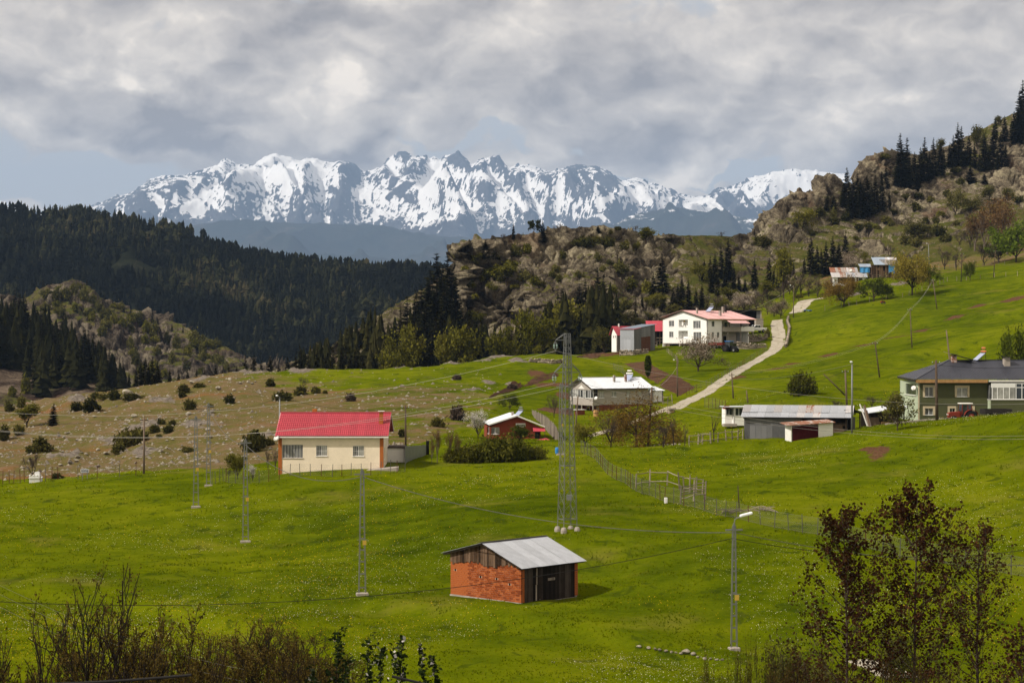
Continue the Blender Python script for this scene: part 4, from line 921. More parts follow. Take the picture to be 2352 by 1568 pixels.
# ------------------------------------------------------------------ where everything grows
def many(kind, w, lst, group, noun=None):
 for t in lst:
  X, Yt, Yb = t[:3]; wp = t[3] if len(t) > 3 else None
  if Yb < 0: plant(kind, w, X, Yt, None, -Yb, wp, None, group, noun)
  else: plant(kind, w, X, Yt, Yb, None, wp, None, group, noun)
many('spruce', 'C', [(115,365,-536),(215,392,-540),(165,480,-530),(60,520,-528),(255,520,-538),(25,610,-520),(100,660,-512),(190,640,-515),(290,600,-530),(-30,650,-510),(-70,700,-505),(-110,790,-500),(-160,760,-505),(-205,860,-498),(10,820,-498),(150,860,-500)], 'in the tall stand left of the cliff')
many('spruce', 'C', [(45,1045,-484),(130,1085,-480),(215,1035,-486),(300,1090,-482),(345,1050,-490),(420,1085,-484),(465,1020,-492),(530,1065,-486),(585,1125,-482),(740,1232,-478,70),(-60,1000,-486),(-140,1040,-482),(-230,1080,-480),(-320,1120,-476),(80,960,-494),(260,980,-496)], 'along the foot of the cliff')
many('spruce', 'C', [(800,1050,-496),(870,1075,-492),(955,1090,-488),(1015,1000,-498),(1090,960,-500),(1130,860,-508),(1200,725,-514),(1262,690,-518),(1325,770,-510),(1420,645,-520),(1482,605,-522),(1602,500,-528),(1645,560,-526),(1560,660,-518),(1385,810,-506),(1500,830,-505),(1590,820,-508),(1442,900,-500),(1300,930,-498),(1180,1010,-494),(1060,1100,-490),(1240,1060,-490),(1330,1070,-488),(1540,930,-500),(1660,850,-506),(1690,740,-515),(900,1130,-484)], 'in the dark stand below the crag')
many('spruce', 'C', [(815,95,250),(1085,75,275,110),(1597,118,188,70),(565,245,420,110),(650,240,430,130)], 'on top of the crag')
plant('pine', 'C', 1005, 62, 205, None, 130, 'flat topped dark pine standing on the crag top', None)
many('thin_spruce', 'C', [(1480,1125,-470),(1265,1400,-460)][:0], 'x')
plant('thin_spruce', 'C', 1940, 770, 1035, None, 62, 'slim lone spruce on the slope above the red roofed barn', None)
many('spruce', 'D', [(480,420,650),(380,600,740),(700,520,770),(560,520,760),(910,520,740),(555,250,600,170),(735,440,765),(800,475,775),(655,560,765),(860,560,770)], 'above the white house')
many('spruce', 'D', [(1150,110,490),(1090,180,490),(1030,255,520),(985,275,500),(1055,430,640),(1120,330,560),(1200,350,585),(1245,440,590),(1300,470,600),(1000,400,600),(930,300,500)], 'in the clump on the slope right of the crag')
many('spruce', 'D', [(1385,300,565),(1515,290,560),(1552,380,560),(1590,430,560),(1640,300,520),(1700,270,430),(1735,330,450)], 'above the farm track')
many('spruce', 'D', [(1890,80,440),(1945,180,440),(1990,200,440),(2030,140,440),(2090,92,430),(2140,150,430),(1830,280,440),(2205,60,270)], 'behind the old wooden huts')
many('spruce', 'E', [(2150,40,345),(2285,35,505),(2255,130,545),(2130,340,560),(2050,350,560),(2000,222,355),(1865,280,405),(1912,262,405),(1940,300,420),(2210,300,560),(2270,330,570)], 'on the skyline at the right edge')
many('spruce', 'E', [(1738,395,755),(1772,425,750),(1700,500,765),(1830,500,745),(1880,565,785),(1960,485,805),(2030,425,785),(2100,475,770),(1800,600,760),(1920,640,800),(2000,600,800),(2070,620,790),(1670,560,770),(2135,560,700)], 'in the upper stand on the right hillside')
many('spruce', 'E', [(1460,515,885),(1540,520,855),(1590,562,835),(1420,600,885),(1500,640,870),(1620,600,790),(1265,480,935),(1310,520,940),(1240,660,935),(1290,700,945),(1335,680,935),(1375,640,920),(1220,760,930)], 'in the middle stand on the right hillside')
many('spruce', 'E', [(1140,745,945),(1100,800,1000),(1050,835,1155),(980,832,1175),(925,850,1195),(900,802,1120),(810,770,1095),(860,850,1195),(780,905,1105),(1165,960,1115),(1010,900,1160),(950,930,1190),(1100,900,1130),(640,990,1135,80),(700,1000,1125,80)], 'in the lower stand beside the rock towers')
many('spruce', 'E', [(1400,840,975,110),(1850,762,905,140),(1962,820,912,120)], 'standing alone on the right hillside')
many('spruce', 'G', [(1260,72,-400),(1370,50,-402),(1430,135,-402),(1330,110,-398),(1215,150,-398),(1400,90,-406),(1300,60,-404)], 'in the clump on the stony hill crest')
many('spruce', 'G', [(1520,150,-412),(1600,182,-412),(1680,172,-414),(1760,172,-414),(1832,152,-416),(1930,122,-416),(1990,160,-416),(2060,112,-418),(2120,132,-418),(2200,42,-420),(2270,32,-420),(2340,90,-420),(2420,40,-422),(2500,110,-422),(2570,60,-424),(2650,20,-424),(2700,-60,-428),(2760,10,-426),(2840,-40,-430),(2910,30,-428),(2980,-20,-432),(3060,-60,-434),(3130,20,-432),(3190,-50,-436),(3260,30,-434)], 'along the crest of the stony hill')
plant('spruce', 'G', 470, 468, 682, None, 120, 'small dark spruce on the stony hill beside a yellow bush', None)
_r = np.random.default_rng(4); _n = 0
while _n < 62:
 u = _r.uniform(-120, 300); D = _r.uniform(610, 735)
 vt0 = np.interp(u, (-120, 0, 40, 90, 130, 180, 220, 255, 290), (610, 622, 640, 690, 705, 735, 770, 800, 850))
 p = at(u, D); vb = CY-p.z/D*FPX
 if u < 62 and vb > 850: continue
 h = _r.uniform(13, 19); vt = CY-(p.z+h)/D*FPX
 if vt < vt0: h -= (vt0-vt)/FPX*D*1.0
 if h < 8: continue
 plant('spruce', 'O', u, CY-(p.z+h)/D*FPX, None, D, None, None, 'in the dark wood at the far left'); _n += 1
many('spruce', 'O', [(235,690,-985),(262,705,-980),(285,700,-985),(300,706,-980),(330,722,-975),(350,708,-978),(362,726,-975),(395,742,-965),(420,744,-960),(445,765,-950),(480,780,-945),(240,668,-1000),(100,640,-1000),(118,645,-998),(200,640,-1002)], 'on the skyline of the rocky knoll')
many('spring', 'C', [(425,352,475,160),(560,330,480,190),(640,345,500,150),(750,430,665,220),(620,620,765,160),(480,890,1065,210),(1040,860,-452,190),(1950,250,365,90),(2040,130,285,160),(1370,770,-506,130),(180,1100,-446,150),(330,1010,-448,120),(1035,1215,-440,70),(-120,1010,-446,130),(700,1010,-450,120),(-240,1080,-444,110)], 'growing on and below the cliff', 'yellow green tree')
many('olive', 'C', [(2290,830,960,170),(1950,960,1060,170),(1750,990,1080,150),(2250,960,1050,170),(1860,1000,1080,150),(1800,890,1060,250),(1655,1010,-462,210),(2080,890,1015,210),(2180,730,905,140),(2110,770,900,110),(1720,930,1040,120)], 'on the slope above the red roofed barn', 'olive green tree')
many('shrub', 'C', [(590,480,610,210),(400,600,695,130),(830,280,395,140),(940,262,372,120),(920,520,635,160),(1000,560,665,120),(1850,232,335,110),(1590,360,445,100),(1800,420,565,180),(1920,570,705,160),(2060,590,745,130),(1840,780,905,140),(1200,470,545,100),(1262,340,425,90),(1172,520,595,90),(450,730,800,90),(820,640,700,110),(1700,420,480,100),(1420,520,600,100),(1080,620,680,90),(1240,560,630,80),(1110,1170,1250,90),(680,1180,1260,100),(470,1120,1200,110),(2190,640,720,120),(1640,480,540,80),(1750,660,740,110),(360,470,540,100),(520,560,640,120),(700,560,640,100)], 'on the crag', 'olive shrub')
many('juniper', 'C', [(1480,200,312,210),(1580,200,272,110),(1695,200,312,125),(1715,140,198,65),(1772,122,162,80),(1420,240,300,120)], 'on top of the crag')
many('bare', 'C', [(1230,92,212,120),(720,190,262,80),(880,180,252,90),(1830,580,775,180),(1945,110,190,60)], 'on the crag', 'leafless tree')
many('spring', 'D', [(1500,490,665,150),(1160,550,685,170),(1110,650,765,110),(1640,190,335,140),(1662,440,525,110),(890,308,505,150),(1780,600,680,90),(530,600,740,120),(230,650,740,100),(440,620,740,110),(720,640,760,110)], 'behind the white house', 'yellow green tree')
many('blossom', 'D', [(1290,588,770,260),(1620,620,835,210),(830,700,765,110),(2200,250,410,200),(1560,690,830,120)], 'behind the white house', 'pink blossoming tree')
many('bare', 'D', [(1230,640,770,160),(1340,620,770,150),(1500,650,800,170),(1460,560,700,150),(1870,480,640,180),(1620,520,640,150),(1040,620,740,130),(700,690,770,120),(600,720,790,120),(1750,500,650,160),(910,600,705,160),(1800,380,625,250),(1950,450,645,200),(1700,450,620,170),(2050,470,640,160),(1090,50,108,90),(1400,600,760,160),(960,640,740,120)], 'beside the farm track', 'leafless tree')
many('juniper', 'D', [(1460,82,182,160)], 'on the saddle beside the rock tower')
plant('blossom', 'D', 880, 945, 1310, None, 420, 'wide blossoming tree in front of the white house', None)
plant('column', 'D', 430, 1165, 1375, None, 62, 'slim columnar poplar beside the ploughed field', None)
plant('shrub', 'D', 1500, 910, 1005, None, 70, 'small leafy shrub beside the pickup truck', None)
plant('hedge', 'D', 1810, 1275, 1525, None, 260, 'round dense bush alone on the green pasture', None, rz=1.0)
plant('spring', 'E', 440, 1110, 1300, None, 195, 'round yellow green tree under the rock tower', None)
many('juniper', 'E', [(100,1330,1422,155),(1382,1050,1132,115),(1510,1010,1062,90),(1292,980,1032,80),(1400,972,1022,100),(1200,1112,1162,95),(1140,1172,1232,110),(985,1222,1282,100),(920,1232,1292,90),(700,1190,1242,130),(800,1142,1222,110),(590,1100,1172,105),(1580,1240,1342,130),(2240,1000,1062,100),(1720,762,812,100),(1010,1000,1050,60),(1470,1180,1230,80),(1650,950,1010,90),(1760,850,910,80)], 'on the right hillside')
many('olive', 'E', [(1600,520,645,95),(1900,400,645,150),(2080,332,425,90),(1720,910,1175,160),(1840,1000,1145,200),(1402,1180,1385,210),(2000,920,1045,140),(2150,930,1055,130),(1780,640,760,90),(1990,560,700,110),(1480,1240,1350,130)], 'on the right hillside', 'olive green tree')
many('shrub', 'E', [(1110,640,705,150),(1390,560,605,110),(700,1100,1195,60),(1550,1180,1242,110),(1380,1340,1432,130),(1640,1310,1392,110),(1210,960,995,80),(1290,1300,1420,120),(1180,1210,1260,80),(1060,1240,1290,90),(1600,1120,1180,90),(1720,1200,1260,90),(1850,1160,1230,100),(1950,1130,1200,90),(520,1290,1340,80),(880,1330,1380,80)], 'on the right hillside', 'olive shrub')
many('bare', 'E', [(1172,1400,1535,115),(1840,1280,1440,190),(1750,1290,1420,150)], 'on the right hillside', 'leafless tree')
many('rust', 'E', [(2060,985,1500,330),(2150,1030,1500,260),(1960,1080,1480,260),(1880,1160,1470,220)], 'above the pasture at the right', 'rust brown poplar')
plant('bright', 'E', 2225, 1150, 1565, None, 400, 'big bright green tree at the right edge above the pasture', None)
plant('bright', 'E', 2080, 1350, 1565, None, 260, 'smaller bright green tree below the rust brown poplars', None)
plant('spring', 'E', 280, 1430, None, 548.0, 130, 'yellow green tree in front of spruces beside the track', None)
plant('willow', 'F', 540, 258, 540, None, 320, 'round orange willow below the old wooden huts', None)
plant('green', 'F', 775, 285, 500, None, 260, 'dense dark green tree in front of the old huts', None)
plant('green', 'F', 882, 350, 482, None, 95, 'small green tree beside the bare earth below the huts', None)
plant('ywillow', 'F', 1075, 85, 452, None, 340, 'tall yellow willow right of the old wooden huts', None)
plant('green', 'F', 1215, 190, 392, None, 175, 'dark green tree right of the yellow willow', None)
plant('green', 'F', 1530, 160, 337, None, 115, 'small green tree beside the leaning pole on the pasture edge', None)
plant('green', 'F', 1885, 600, None, 258.0, 200, 'tall dark tree behind the green house at the right edge', None)
plant('blossom', 'F', 590, 100, 235, None, 205, 'pale blossoming tree behind the rusty roofed hut', None)
plant('spring', 'F', 692, 80, 205, None, 75, 'small bright tree behind the rusty roofed hut', None)
plant('olive', 'F', 960, 1182, 1512, None, 235, 'small sparse tree in front of the green house', None)
many('bare', 'F', [(760,1230,1335,150),(480,1265,1340,130)], 'behind the long barn', 'leafless shrub')
many('bare', 'F', [(1330,60,250,160),(1420,90,260,130),(1640,50,220,170),(1750,30,200,150)], 'along the fence above the pasture', 'leafless tree')
plant('spring', 'G', 240, 470, 690, None, 195, 'round yellow bush tree on the stony hill', None)
many('juniper', 'G', [(170,650,752,125),(30,650,812,120),(370,755,905,200),(290,830,925,130),(700,450,542,135),(830,412,552,165),(1030,340,442,145),(1190,370,452,185),(1650,290,382,150),(1640,362,422,80),(1782,285,337,135),(1700,420,532,120),(2060,385,477,125),(1150,662,852,250),(1240,690,800,200),(1060,820,922,175),(1390,650,742,130),(1510,652,742,115),(1450,600,662,80),(1545,612,672,80),(1430,745,782,70),(1690,845,922,115),(1890,470,517,50),(2250,690,905,190),(520,1090,1150,120),(860,370,430,110),(930,380,440,120)], 'on the stony hill')
many('juniper', 'H', [(160,480,662,230),(270,540,632,120),(300,20,102,115),(560,80,182,140),(700,92,162,115),(410,130,227,185),(1800,360,462,125),(1480,470,552,75),(120,640,690,50),(790,130,165,50)], 'on the slope behind the cream house')
many('brownshrub', 'H', [(1015,155,232,95),(1970,-10,42,90),(1965,262,402,145)], 'on the slope behind the cream house', 'grey brown shrub')
plant('bare', 'H', 590, 10, 110, None, 120, 'leafless shrub among junipers behind the cream house', None)
plant('bare', 'G', 290, 900, 1135, None, 220, 'small bare tree beside the white gravestone', None)
plant('spring', 'G', 2130, 905, 1155, None, 185, 'bright young tree beside the lattice poles', None)
plant('white', 'G', 2262, 1010, 1170, None, 90, 'white blossoming shrub left of the cream house', None)
many('bare', 'H', [(272,650,852,80),(338,640,852,90)], 'beside the cream house wall', 'small leafless tree')
plant('white', 'H', 2155, 295, 565, None, 190, 'white blossoming tree behind the brick red house', None)
many('rust', 'H', [(1790,455,785,95),(1900,480,785,80),(1960,500,785,80),(1740,560,785,60)], 'behind the hedge', 'small brown leaved poplar')
many('hedge', 'I', [(100,800,1005,290),(250,730,1000,330),(400,725,995,320),(545,800,985,300),(660,830,975,240),(-20,830,1005,260),(320,750,1000,300),(470,770,990,280),(-110,860,1008,200)], 'in front of the brick red house')
plant('green', 'I', 520, 650, 840, None, 230, 'round green shrub tree against the brick red house', None)
plant('green', 'I', 425, 370, 535, None, 215, 'dark green tree left of the white roofed house', None)
plant('bare', 'I', 820, 385, 600, None, 160, 'brownish budding tree left of the white roofed house', None)
plant('spring', 'I', 1100, 640, 865, None, 190, 'yellow green shrub tree beside the lattice tower', None)
plant('brownshrub', 'I', 450, 300, 345, None, 100, 'brown shrub beside the dark earth strip', None)
plant('willow', 'I', 1560, 280, 870, None, 780, 'huge orange weeping willow below the white roofed house', None)
plant('bare', 'I', 1330, 560, 870, None, 260, 'low leafless tree left of the weeping willow', None)
plant('bare', 'I', 1800, 620, 870, None, 240, 'low leafless tree right of the weeping willow', None)
many('sapling', 'I', [(1890,560,855,120),(1992,640,855,100)], 'right of the weeping willow', 'bare sapling')
plant('sapling', 'J', 100, 250, 482, None, 110, 'bare sapling beside the little white cabin', None)
many('shrub', 'O', [(150,655,690,24),(170,645,672,20),(195,655,690,24),(215,672,700,22),(225,690,715,24),(240,700,735,26),(262,712,745,24),(285,722,752,26),(300,712,740,30),(318,716,745,24),(340,728,762,26),(355,735,770,26),(330,760,790,24),(300,770,800,22),(360,790,815,22),(385,755,790,24),(405,765,800,24),(430,785,815,24),(395,805,835,24),(350,820,850,26),(430,820,850,26),(465,800,830,22),(500,812,838,20),(310,800,835,26),(325,830,860,24),(375,840,866,22),(460,838,862,24),(520,830,852,18),(210,710,735,22),(170,690,715,22),(140,700,725,22),(105,665,685,22),(30,880,910,30),(50,905,935,30),(20,915,945,28),(62,850,905,26)], 'on the rocky knoll', 'yellow green shrub')
_q = np.random.default_rng(77)
for _ in range(42):
 u = _q.uniform(95, 560); c_ = np.interp(u, (95, 165, 260, 420, 560), (662, 645, 698, 752, 825)); v = c_+abs(_q.normal(0, 1))*38+6; s = _q.uniform(14, 26)
 if v < 862: plant('shrub', 'O', u, v-s, v, None, s*1.3, None, 'on the rocky knoll', 'yellow green shrub')
label_plants()
# ------------------------------------------------------------------ track, ploughed plots, grass, stones
def nz1(x, y): return near_z(np.asarray(x, float), np.asarray(y, float))
def drape_strip(name, pts, mat, label, lift=0.05, nacross=15, step=0.8, rough=0.04, kind='structure'):
 """a strip along (u, v, width in metres) points, laid on the land; its edges dip under the turf"""
 C = [hit(u, v) for u, v, w in pts]; wd = [w for _, _, w in pts]
 xy = np.array([(c.x, c.y) for c in C]); d = np.r_[0, np.cumsum(np.hypot(*np.diff(xy, axis=0).T))]
 n = max(8, int(d[-1]/step)); s = np.linspace(0, d[-1], n)
 def cub(a):   # catmull-rom style smoothing by repeated averaging of a dense polyline
  q = np.interp(s, d, a); k = max(3, int(n/len(pts)*0.8)) | 1; pad = np.r_[np.full(k, q[0]), q, np.full(k, q[-1])]
  return np.convolve(pad, np.ones(k)/k, 'same')[k:-k]
 px, py, w = cub(xy[:, 0]), cub(xy[:, 1]), cub(np.array(wd)); tx, ty = np.gradient(px), np.gradient(py); l = np.hypot(tx, ty)+1e-9
 nx, ny = -ty/l, tx/l; a = np.linspace(-0.5, 0.5, nacross); w = w*(1+0.16*fbm(s/3.0, s*0, None, 3, 7))
 X = px[:, None]+nx[:, None]*a[None, :]*w[:, None]; Y = py[:, None]+ny[:, None]*a[None, :]*w[:, None]
 zc = near_z(px, py); Z = near_z(X, Y)*0.6+zc[:, None]*0.4+lift
 Z = np.maximum(Z, near_z(X, Y)+lift*0.6); e = np.abs(a)*2
 Z = Z-np.where(e > 0.93, 0.22, 0)[None, :]+rough*fbm(X*1.2, Y*1.2, None, 3, 3)*0.6
 me = np_mesh(name, np.stack([X, Y, Z], -1).reshape(-1, 3), grid_quads(n, nacross), None, [mat], True, {'across': np.broadcast_to(a[None, :]*2, X.shape)})
 return tag(link(bpy.data.objects.new(name, me)), label, kind=kind)
def mat_track():
 t = NT('gravel_track', 0.95, 0.1); w = t.vec((1, 1, 1), 'World')
 k = t.math('ADD', t.math('MULTIPLY', t.noise(0.6, 6, 0.65, w), 0.6), t.math('MULTIPLY', t.noise(6, 4, 0.7, w), 0.4))
 c = t.ramp(k, ((0.32, (0.19, 0.16, 0.115)), (0.5, (0.34, 0.30, 0.235)), (0.68, (0.47, 0.43, 0.35))))
 c = t.mix(t.mr(t.noise(0.35, 4, 0.6, w), 0.60, 0.70, 0, 0.5), c, (0.20, 0.18, 0.10))
 ac = t.math('ABSOLUTE', t.attr('across')); g = t.math('ADD', t.math('MULTIPLY', t.mr(ac, 0.0, 0.26, 1, 0), 0.34), t.mr(ac, 0.62, 1.0, 0, 0.75)); g = t.math('ADD', g, t.math('MULTIPLY', t.math('SUBTRACT', t.noise(1.1, 6, 0.7, w), 0.5), 1.3))
 c = t.mix(t.mr(g, 0.34, 0.52), c, (0.085, 0.095, 0.010))
 t.col(c); t.bump(t.noise(5, 5, 0.7, w), 0.5, 0.08); return t.m
def mat_soil():
 t = NT('ploughed_soil', 0.97, 0.05); w = t.vec((1, 1, 1), 'World')
 k = t.math('ADD', t.math('MULTIPLY', t.noise(0.5, 6, 0.65, w), 0.5), t.math('MULTIPLY', t.noise(4, 5, 0.7, w), 0.5))
 c = t.ramp(k, ((0.3, (0.038, 0.019, 0.011)), (0.52, (0.082, 0.042, 0.025)), (0.7, (0.145, 0.085, 0.055))))
 t.col(t.mix(t.mr(t.noise(0.9, 4, 0.6, w), 0.63, 0.72, 0, 0.45), c, (0.07, 0.075, 0.02))); t.bump(t.noise(4, 5, 0.7, w), 0.9, 0.2); return t.m
M_TRACK, M_SOIL = mat_track(), mat_soil()
zz = lambda w, *l: [zp(w, a, b)+(c,) for a, b, c in l]
drape_strip('farm_track', zz('D', (640,1660,3.2), (790,1580,3.2), (880,1540,3.1), (980,1480,3.0), (1090,1405,3.0), (1200,1335,3.0), (1310,1265,3.0), (1410,1210,3.1), (1500,1165,3.3), (1565,1120,3.5), (1600,1060,3.6), (1605,1000,3.6), (1590,930,3.6), (1585,880,3.5), (1590,848,3.3)), M_TRACK, 'pale gravel farm track climbing past the white house')
drape_strip('farm_track', zz('D', (1745,792,4.2), (1800,740,5.0), (1830,690,5.2), (1900,668,3.6), (2010,645,2.4)), M_TRACK, 'upper bend of the pale gravel track below the huts')
drape_strip('farm_track', zz('I', (1130,775,1.6), (1260,735,1.8), (1400,690,1.8), (1560,640,1.8), (1700,580,2.0), (1800,545,2.6), (1920,500,3.0)), M_TRACK, 'gravel lane running down behind the willow')
drape_strip('roadside', [(1960,1515,1.6),(2000,1525,1.8),(2045,1545,2.0),(2080,1560,2.0)], M_TRACK, 'patch of pale road behind the red leaved poplars')
def soil_patch(corners, label, furrow=0.6, depth=0.10, n=90, dirn=0):
 P = [hit(u, v) for u, v in corners]; a = np.linspace(0, 1, n); S, T = np.meshgrid(a, a)
 ax = lambda i: ((1-S)*(1-T)*P[0][i]+S*(1-T)*P[1][i]+S*T*P[2][i]+(1-S)*T*P[3][i])
 X, Y = ax(0), ax(1); j = 0.05*fbm(X/2.5, Y/2.5, None, 3, 2); X = X+j*(P[1].x-P[0].x); Y = Y+j*(P[3].y-P[0].y)
 e = np.minimum(np.minimum(S, 1-S), np.minimum(T, 1-T)); L = (P[1]-P[0]).length if dirn else (P[3]-P[0]).length
 Z = near_z(X, Y)+0.06+depth*np.sin((S if dirn else T)*L/furrow*6.283)*0.5+0.10*fbm(X*1.3, Y*1.3, None, 4, 6)-0.35*(1-sstep(0.0, 0.05, e+0.02*fbm(X, Y, None, 3, 4)))
 me = np_mesh('ploughed_plot', np.stack([X, Y, Z], -1).reshape(-1, 3), grid_quads(n, n), None, [M_SOIL], True)
 tag(link(bpy.data.objects.new('ploughed_plot', me)), label, kind='structure')
soil_patch([zp('D', 520, 1440), zp('D', 720, 1530), zp('D', 870, 1455), zp('D', 640, 1330)], 'ploughed brown plot below the white house, lower part')
soil_patch([zp('D', 205, 1235), zp('D', 525, 1440), zp('D', 640, 1332), zp('D', 400, 1218)], 'ploughed brown plot below the white house, upper part')
soil_patch([zp('I', 210, 430), zp('I', 540, 330), zp('I', 520, 290), zp('I', 300, 375)], 'dark turned strip of earth on the slope')
soil_patch([zp('I', 500, 330), zp('I', 880, 225), zp('I', 830, 190), zp('I', 640, 240)], 'dark turned bank of earth beside the tower')
soil_patch([zp('I', 650, 530), zp('I', 1000, 590), zp('I', 1000, 520), zp('I', 720, 512)], 'small dug garden bed left of the white roofed house', n=50)
soil_patch([zp('C', 1385, 1345), zp('C', 1600, 1345), zp('C', 1760, 1270), zp('C', 1560, 1262)], 'reddish heap of dug earth beside the metal shed', depth=.3, n=60)
def mat_boulder():
 t = NT('boulder', 0.95, 0.1); k = t.math('ADD', t.noise(1.2, 7, 0.7), t.math('MULTIPLY', t.math('SUBTRACT', t.rnd(), .5), .25))
 c = t.ramp(k, ((0.3, (0.10, 0.085, 0.07)), (0.5, (0.24, 0.21, 0.165)), (0.68, (0.37, 0.335, 0.26)))); t.col(c); t.bump(t.noise(3, 6, .7), .8, .08); return t.m
M_BOULDER = mat_boulder()
M_WALLSTONE = simple('wall_stone', (0.27, 0.225, 0.175), 0.95, 0.4, 2.2, rnd=0.5, bump=.5)
def stone_mesh(seed, n=10, sq=(1, 1, .75)):
 bm = bmesh.new(); bmesh.ops.create_icosphere(bm, subdivisions=2, radius=0.5); rng = np.random.default_rng(seed); o = rng.uniform(-9, 9, 3)
 cuts = [(Vector(rng.normal(size=3)).normalized(), rng.uniform(.25, .42)) for _ in range(n)]
 for v in bm.verts:
  for d, k in cuts:
   e = v.co.dot(d)
   if e > k: v.co -= d*(e-k)
  v.co = Vector((v.co.x*sq[0], v.co.y*sq[1], v.co.z*sq[2]))
 me = bpy.data.meshes.new('stone'); bm.to_mesh(me); bm.free(); return me
STONES = [stone_mesh(i) for i in range(6)]
for i, s in enumerate(STONES): s.materials.append(M_BOULDER)
WSTONES = [stone_mesh(20+i, 8, (1, .8, .8)) for i in range(5)]
for s in WSTONES: s.materials.append(M_WALLSTONE)
def boulders(w, lst, where):
 for i, (X, Y, sz) in enumerate(sorted(lst)):
  u, v = zp(w, X, Y); p = hit(u, v); s = sz/ZW[w][2]/FPX*p.y
  o = inst('boulder', STONES[R.randrange(6)], None, (p.x, p.y, p.z+s*0.22), (R.uniform(-.3, .3), R.uniform(-.3, .3), R.uniform(0, 6)), (s, s*.9, s*R.uniform(.7, 1)))
  tag(o, ('leftmost of the grey boulders %s' % where) if i == 0 else '%s grey boulder from the left %s' % (ORD[i], where), 'boulder', 'boulders '+where)
boulders('G', [(1155,410,130),(1720,300,60),(1955,355,70),(1625,400,45),(1745,505,60),(1900,560,50),(1690,580,60),(845,600,40),(780,640,40),(1045,510,36),(945,565,36),(525,770,45),(575,785,40),(700,970,70),(630,1015,55),(685,1000,50),(545,1035,50),(625,990,35),(1610,900,45),(2095,365,45),(1215,1020,45),(880,1045,40),(1890,785,45),(1860,720,60),(1700,830,35),(1490,885,40),(1080,905,40),(950,930,55),(770,940,50),(690,810,36),(880,900,45),(1300,470,36),(420,905,40),(560,915,35),(1350,890,50),(2060,270,45),(1875,290,36),(2150,300,45),(2225,295,40),(860,550,36),(1200,600,60),(1800,670,36)], 'on the stony hill')
boulders('H', [(1475,105,45),(95,70,40),(130,82,36),(160,65,30),(80,105,28),(25,78,40),(1340,170,20)], 'behind the cream house')
boulders('M', [(82,1015,36),(140,1022,30),(178,1028,26),(205,1032,26),(240,1040,28),(275,1045,24),(300,1050,24),(330,1055,26),(360,1050,60),(400,1058,40),(430,1075,28),(470,1085,30),(505,1085,26),(540,1090,26),(575,1090,24)], 'in the row beside the lamp post')
boulders('I', [(1690,860,26),(1725,858,22),(1760,855,30),(1800,852,30),(1840,850,24),(1880,850,22),(1905,848,30),(1945,848,26),(1650,862,20)], 'under the bare saplings')
def loose_stones():
 rng = np.random.default_rng(8); n = 11000; u = rng.uniform(-60, 1150, n); D = np.exp(rng.uniform(math.log(222), math.log(405), n)); x = (u-CX)/FPX*D
 dry, e, rk = near_masks(x, D); keep = rng.uniform(0, 1, n) < np.clip(dry*0.85+rk*.8, 0, 1)*(0.35+0.9*np.clip(fbm(x/9, D/14, None, 3, 5)+.25, 0, 1)); x, D = x[keep], D[keep]; n = len(x)
 z = near_z(x, D); s = 0.10+0.36*rng.uniform(0, 1, n)**3; V, F = [], []
 base = np.array([(1, 0, 0), (.2, .9, 0), (-.9, .4, 0), (-.6, -.8, 0), (.5, -.8, 0), (.1, .05, .75)]); tri = np.array([(0, 1, 5), (1, 2, 5), (2, 3, 5), (3, 4, 5), (4, 0, 5)])
 a = rng.uniform(0, 6.28, n); ca, sa = np.cos(a), np.sin(a); b = base[None]*(s[:, None, None])*rng.uniform(.6, 1.3, (n, 6, 3))
 P = np.stack([x[:, None]+b[..., 0]*ca[:, None]-b[..., 1]*sa[:, None], D[:, None]+b[..., 0]*sa[:, None]+b[..., 1]*ca[:, None], z[:, None]+b[..., 2]-.02], -1)
 me = np_mesh('loose_stones', P.reshape(-1, 3), None, (np.arange(n)[:, None, None]*6+tri[None]).reshape(-1, 3), [M_BOULDER], False)
 tag(link(bpy.data.objects.new('loose_stones', me)), 'loose stones scattered over the stony hill', 'stones', kind='stuff')
loose_stones()
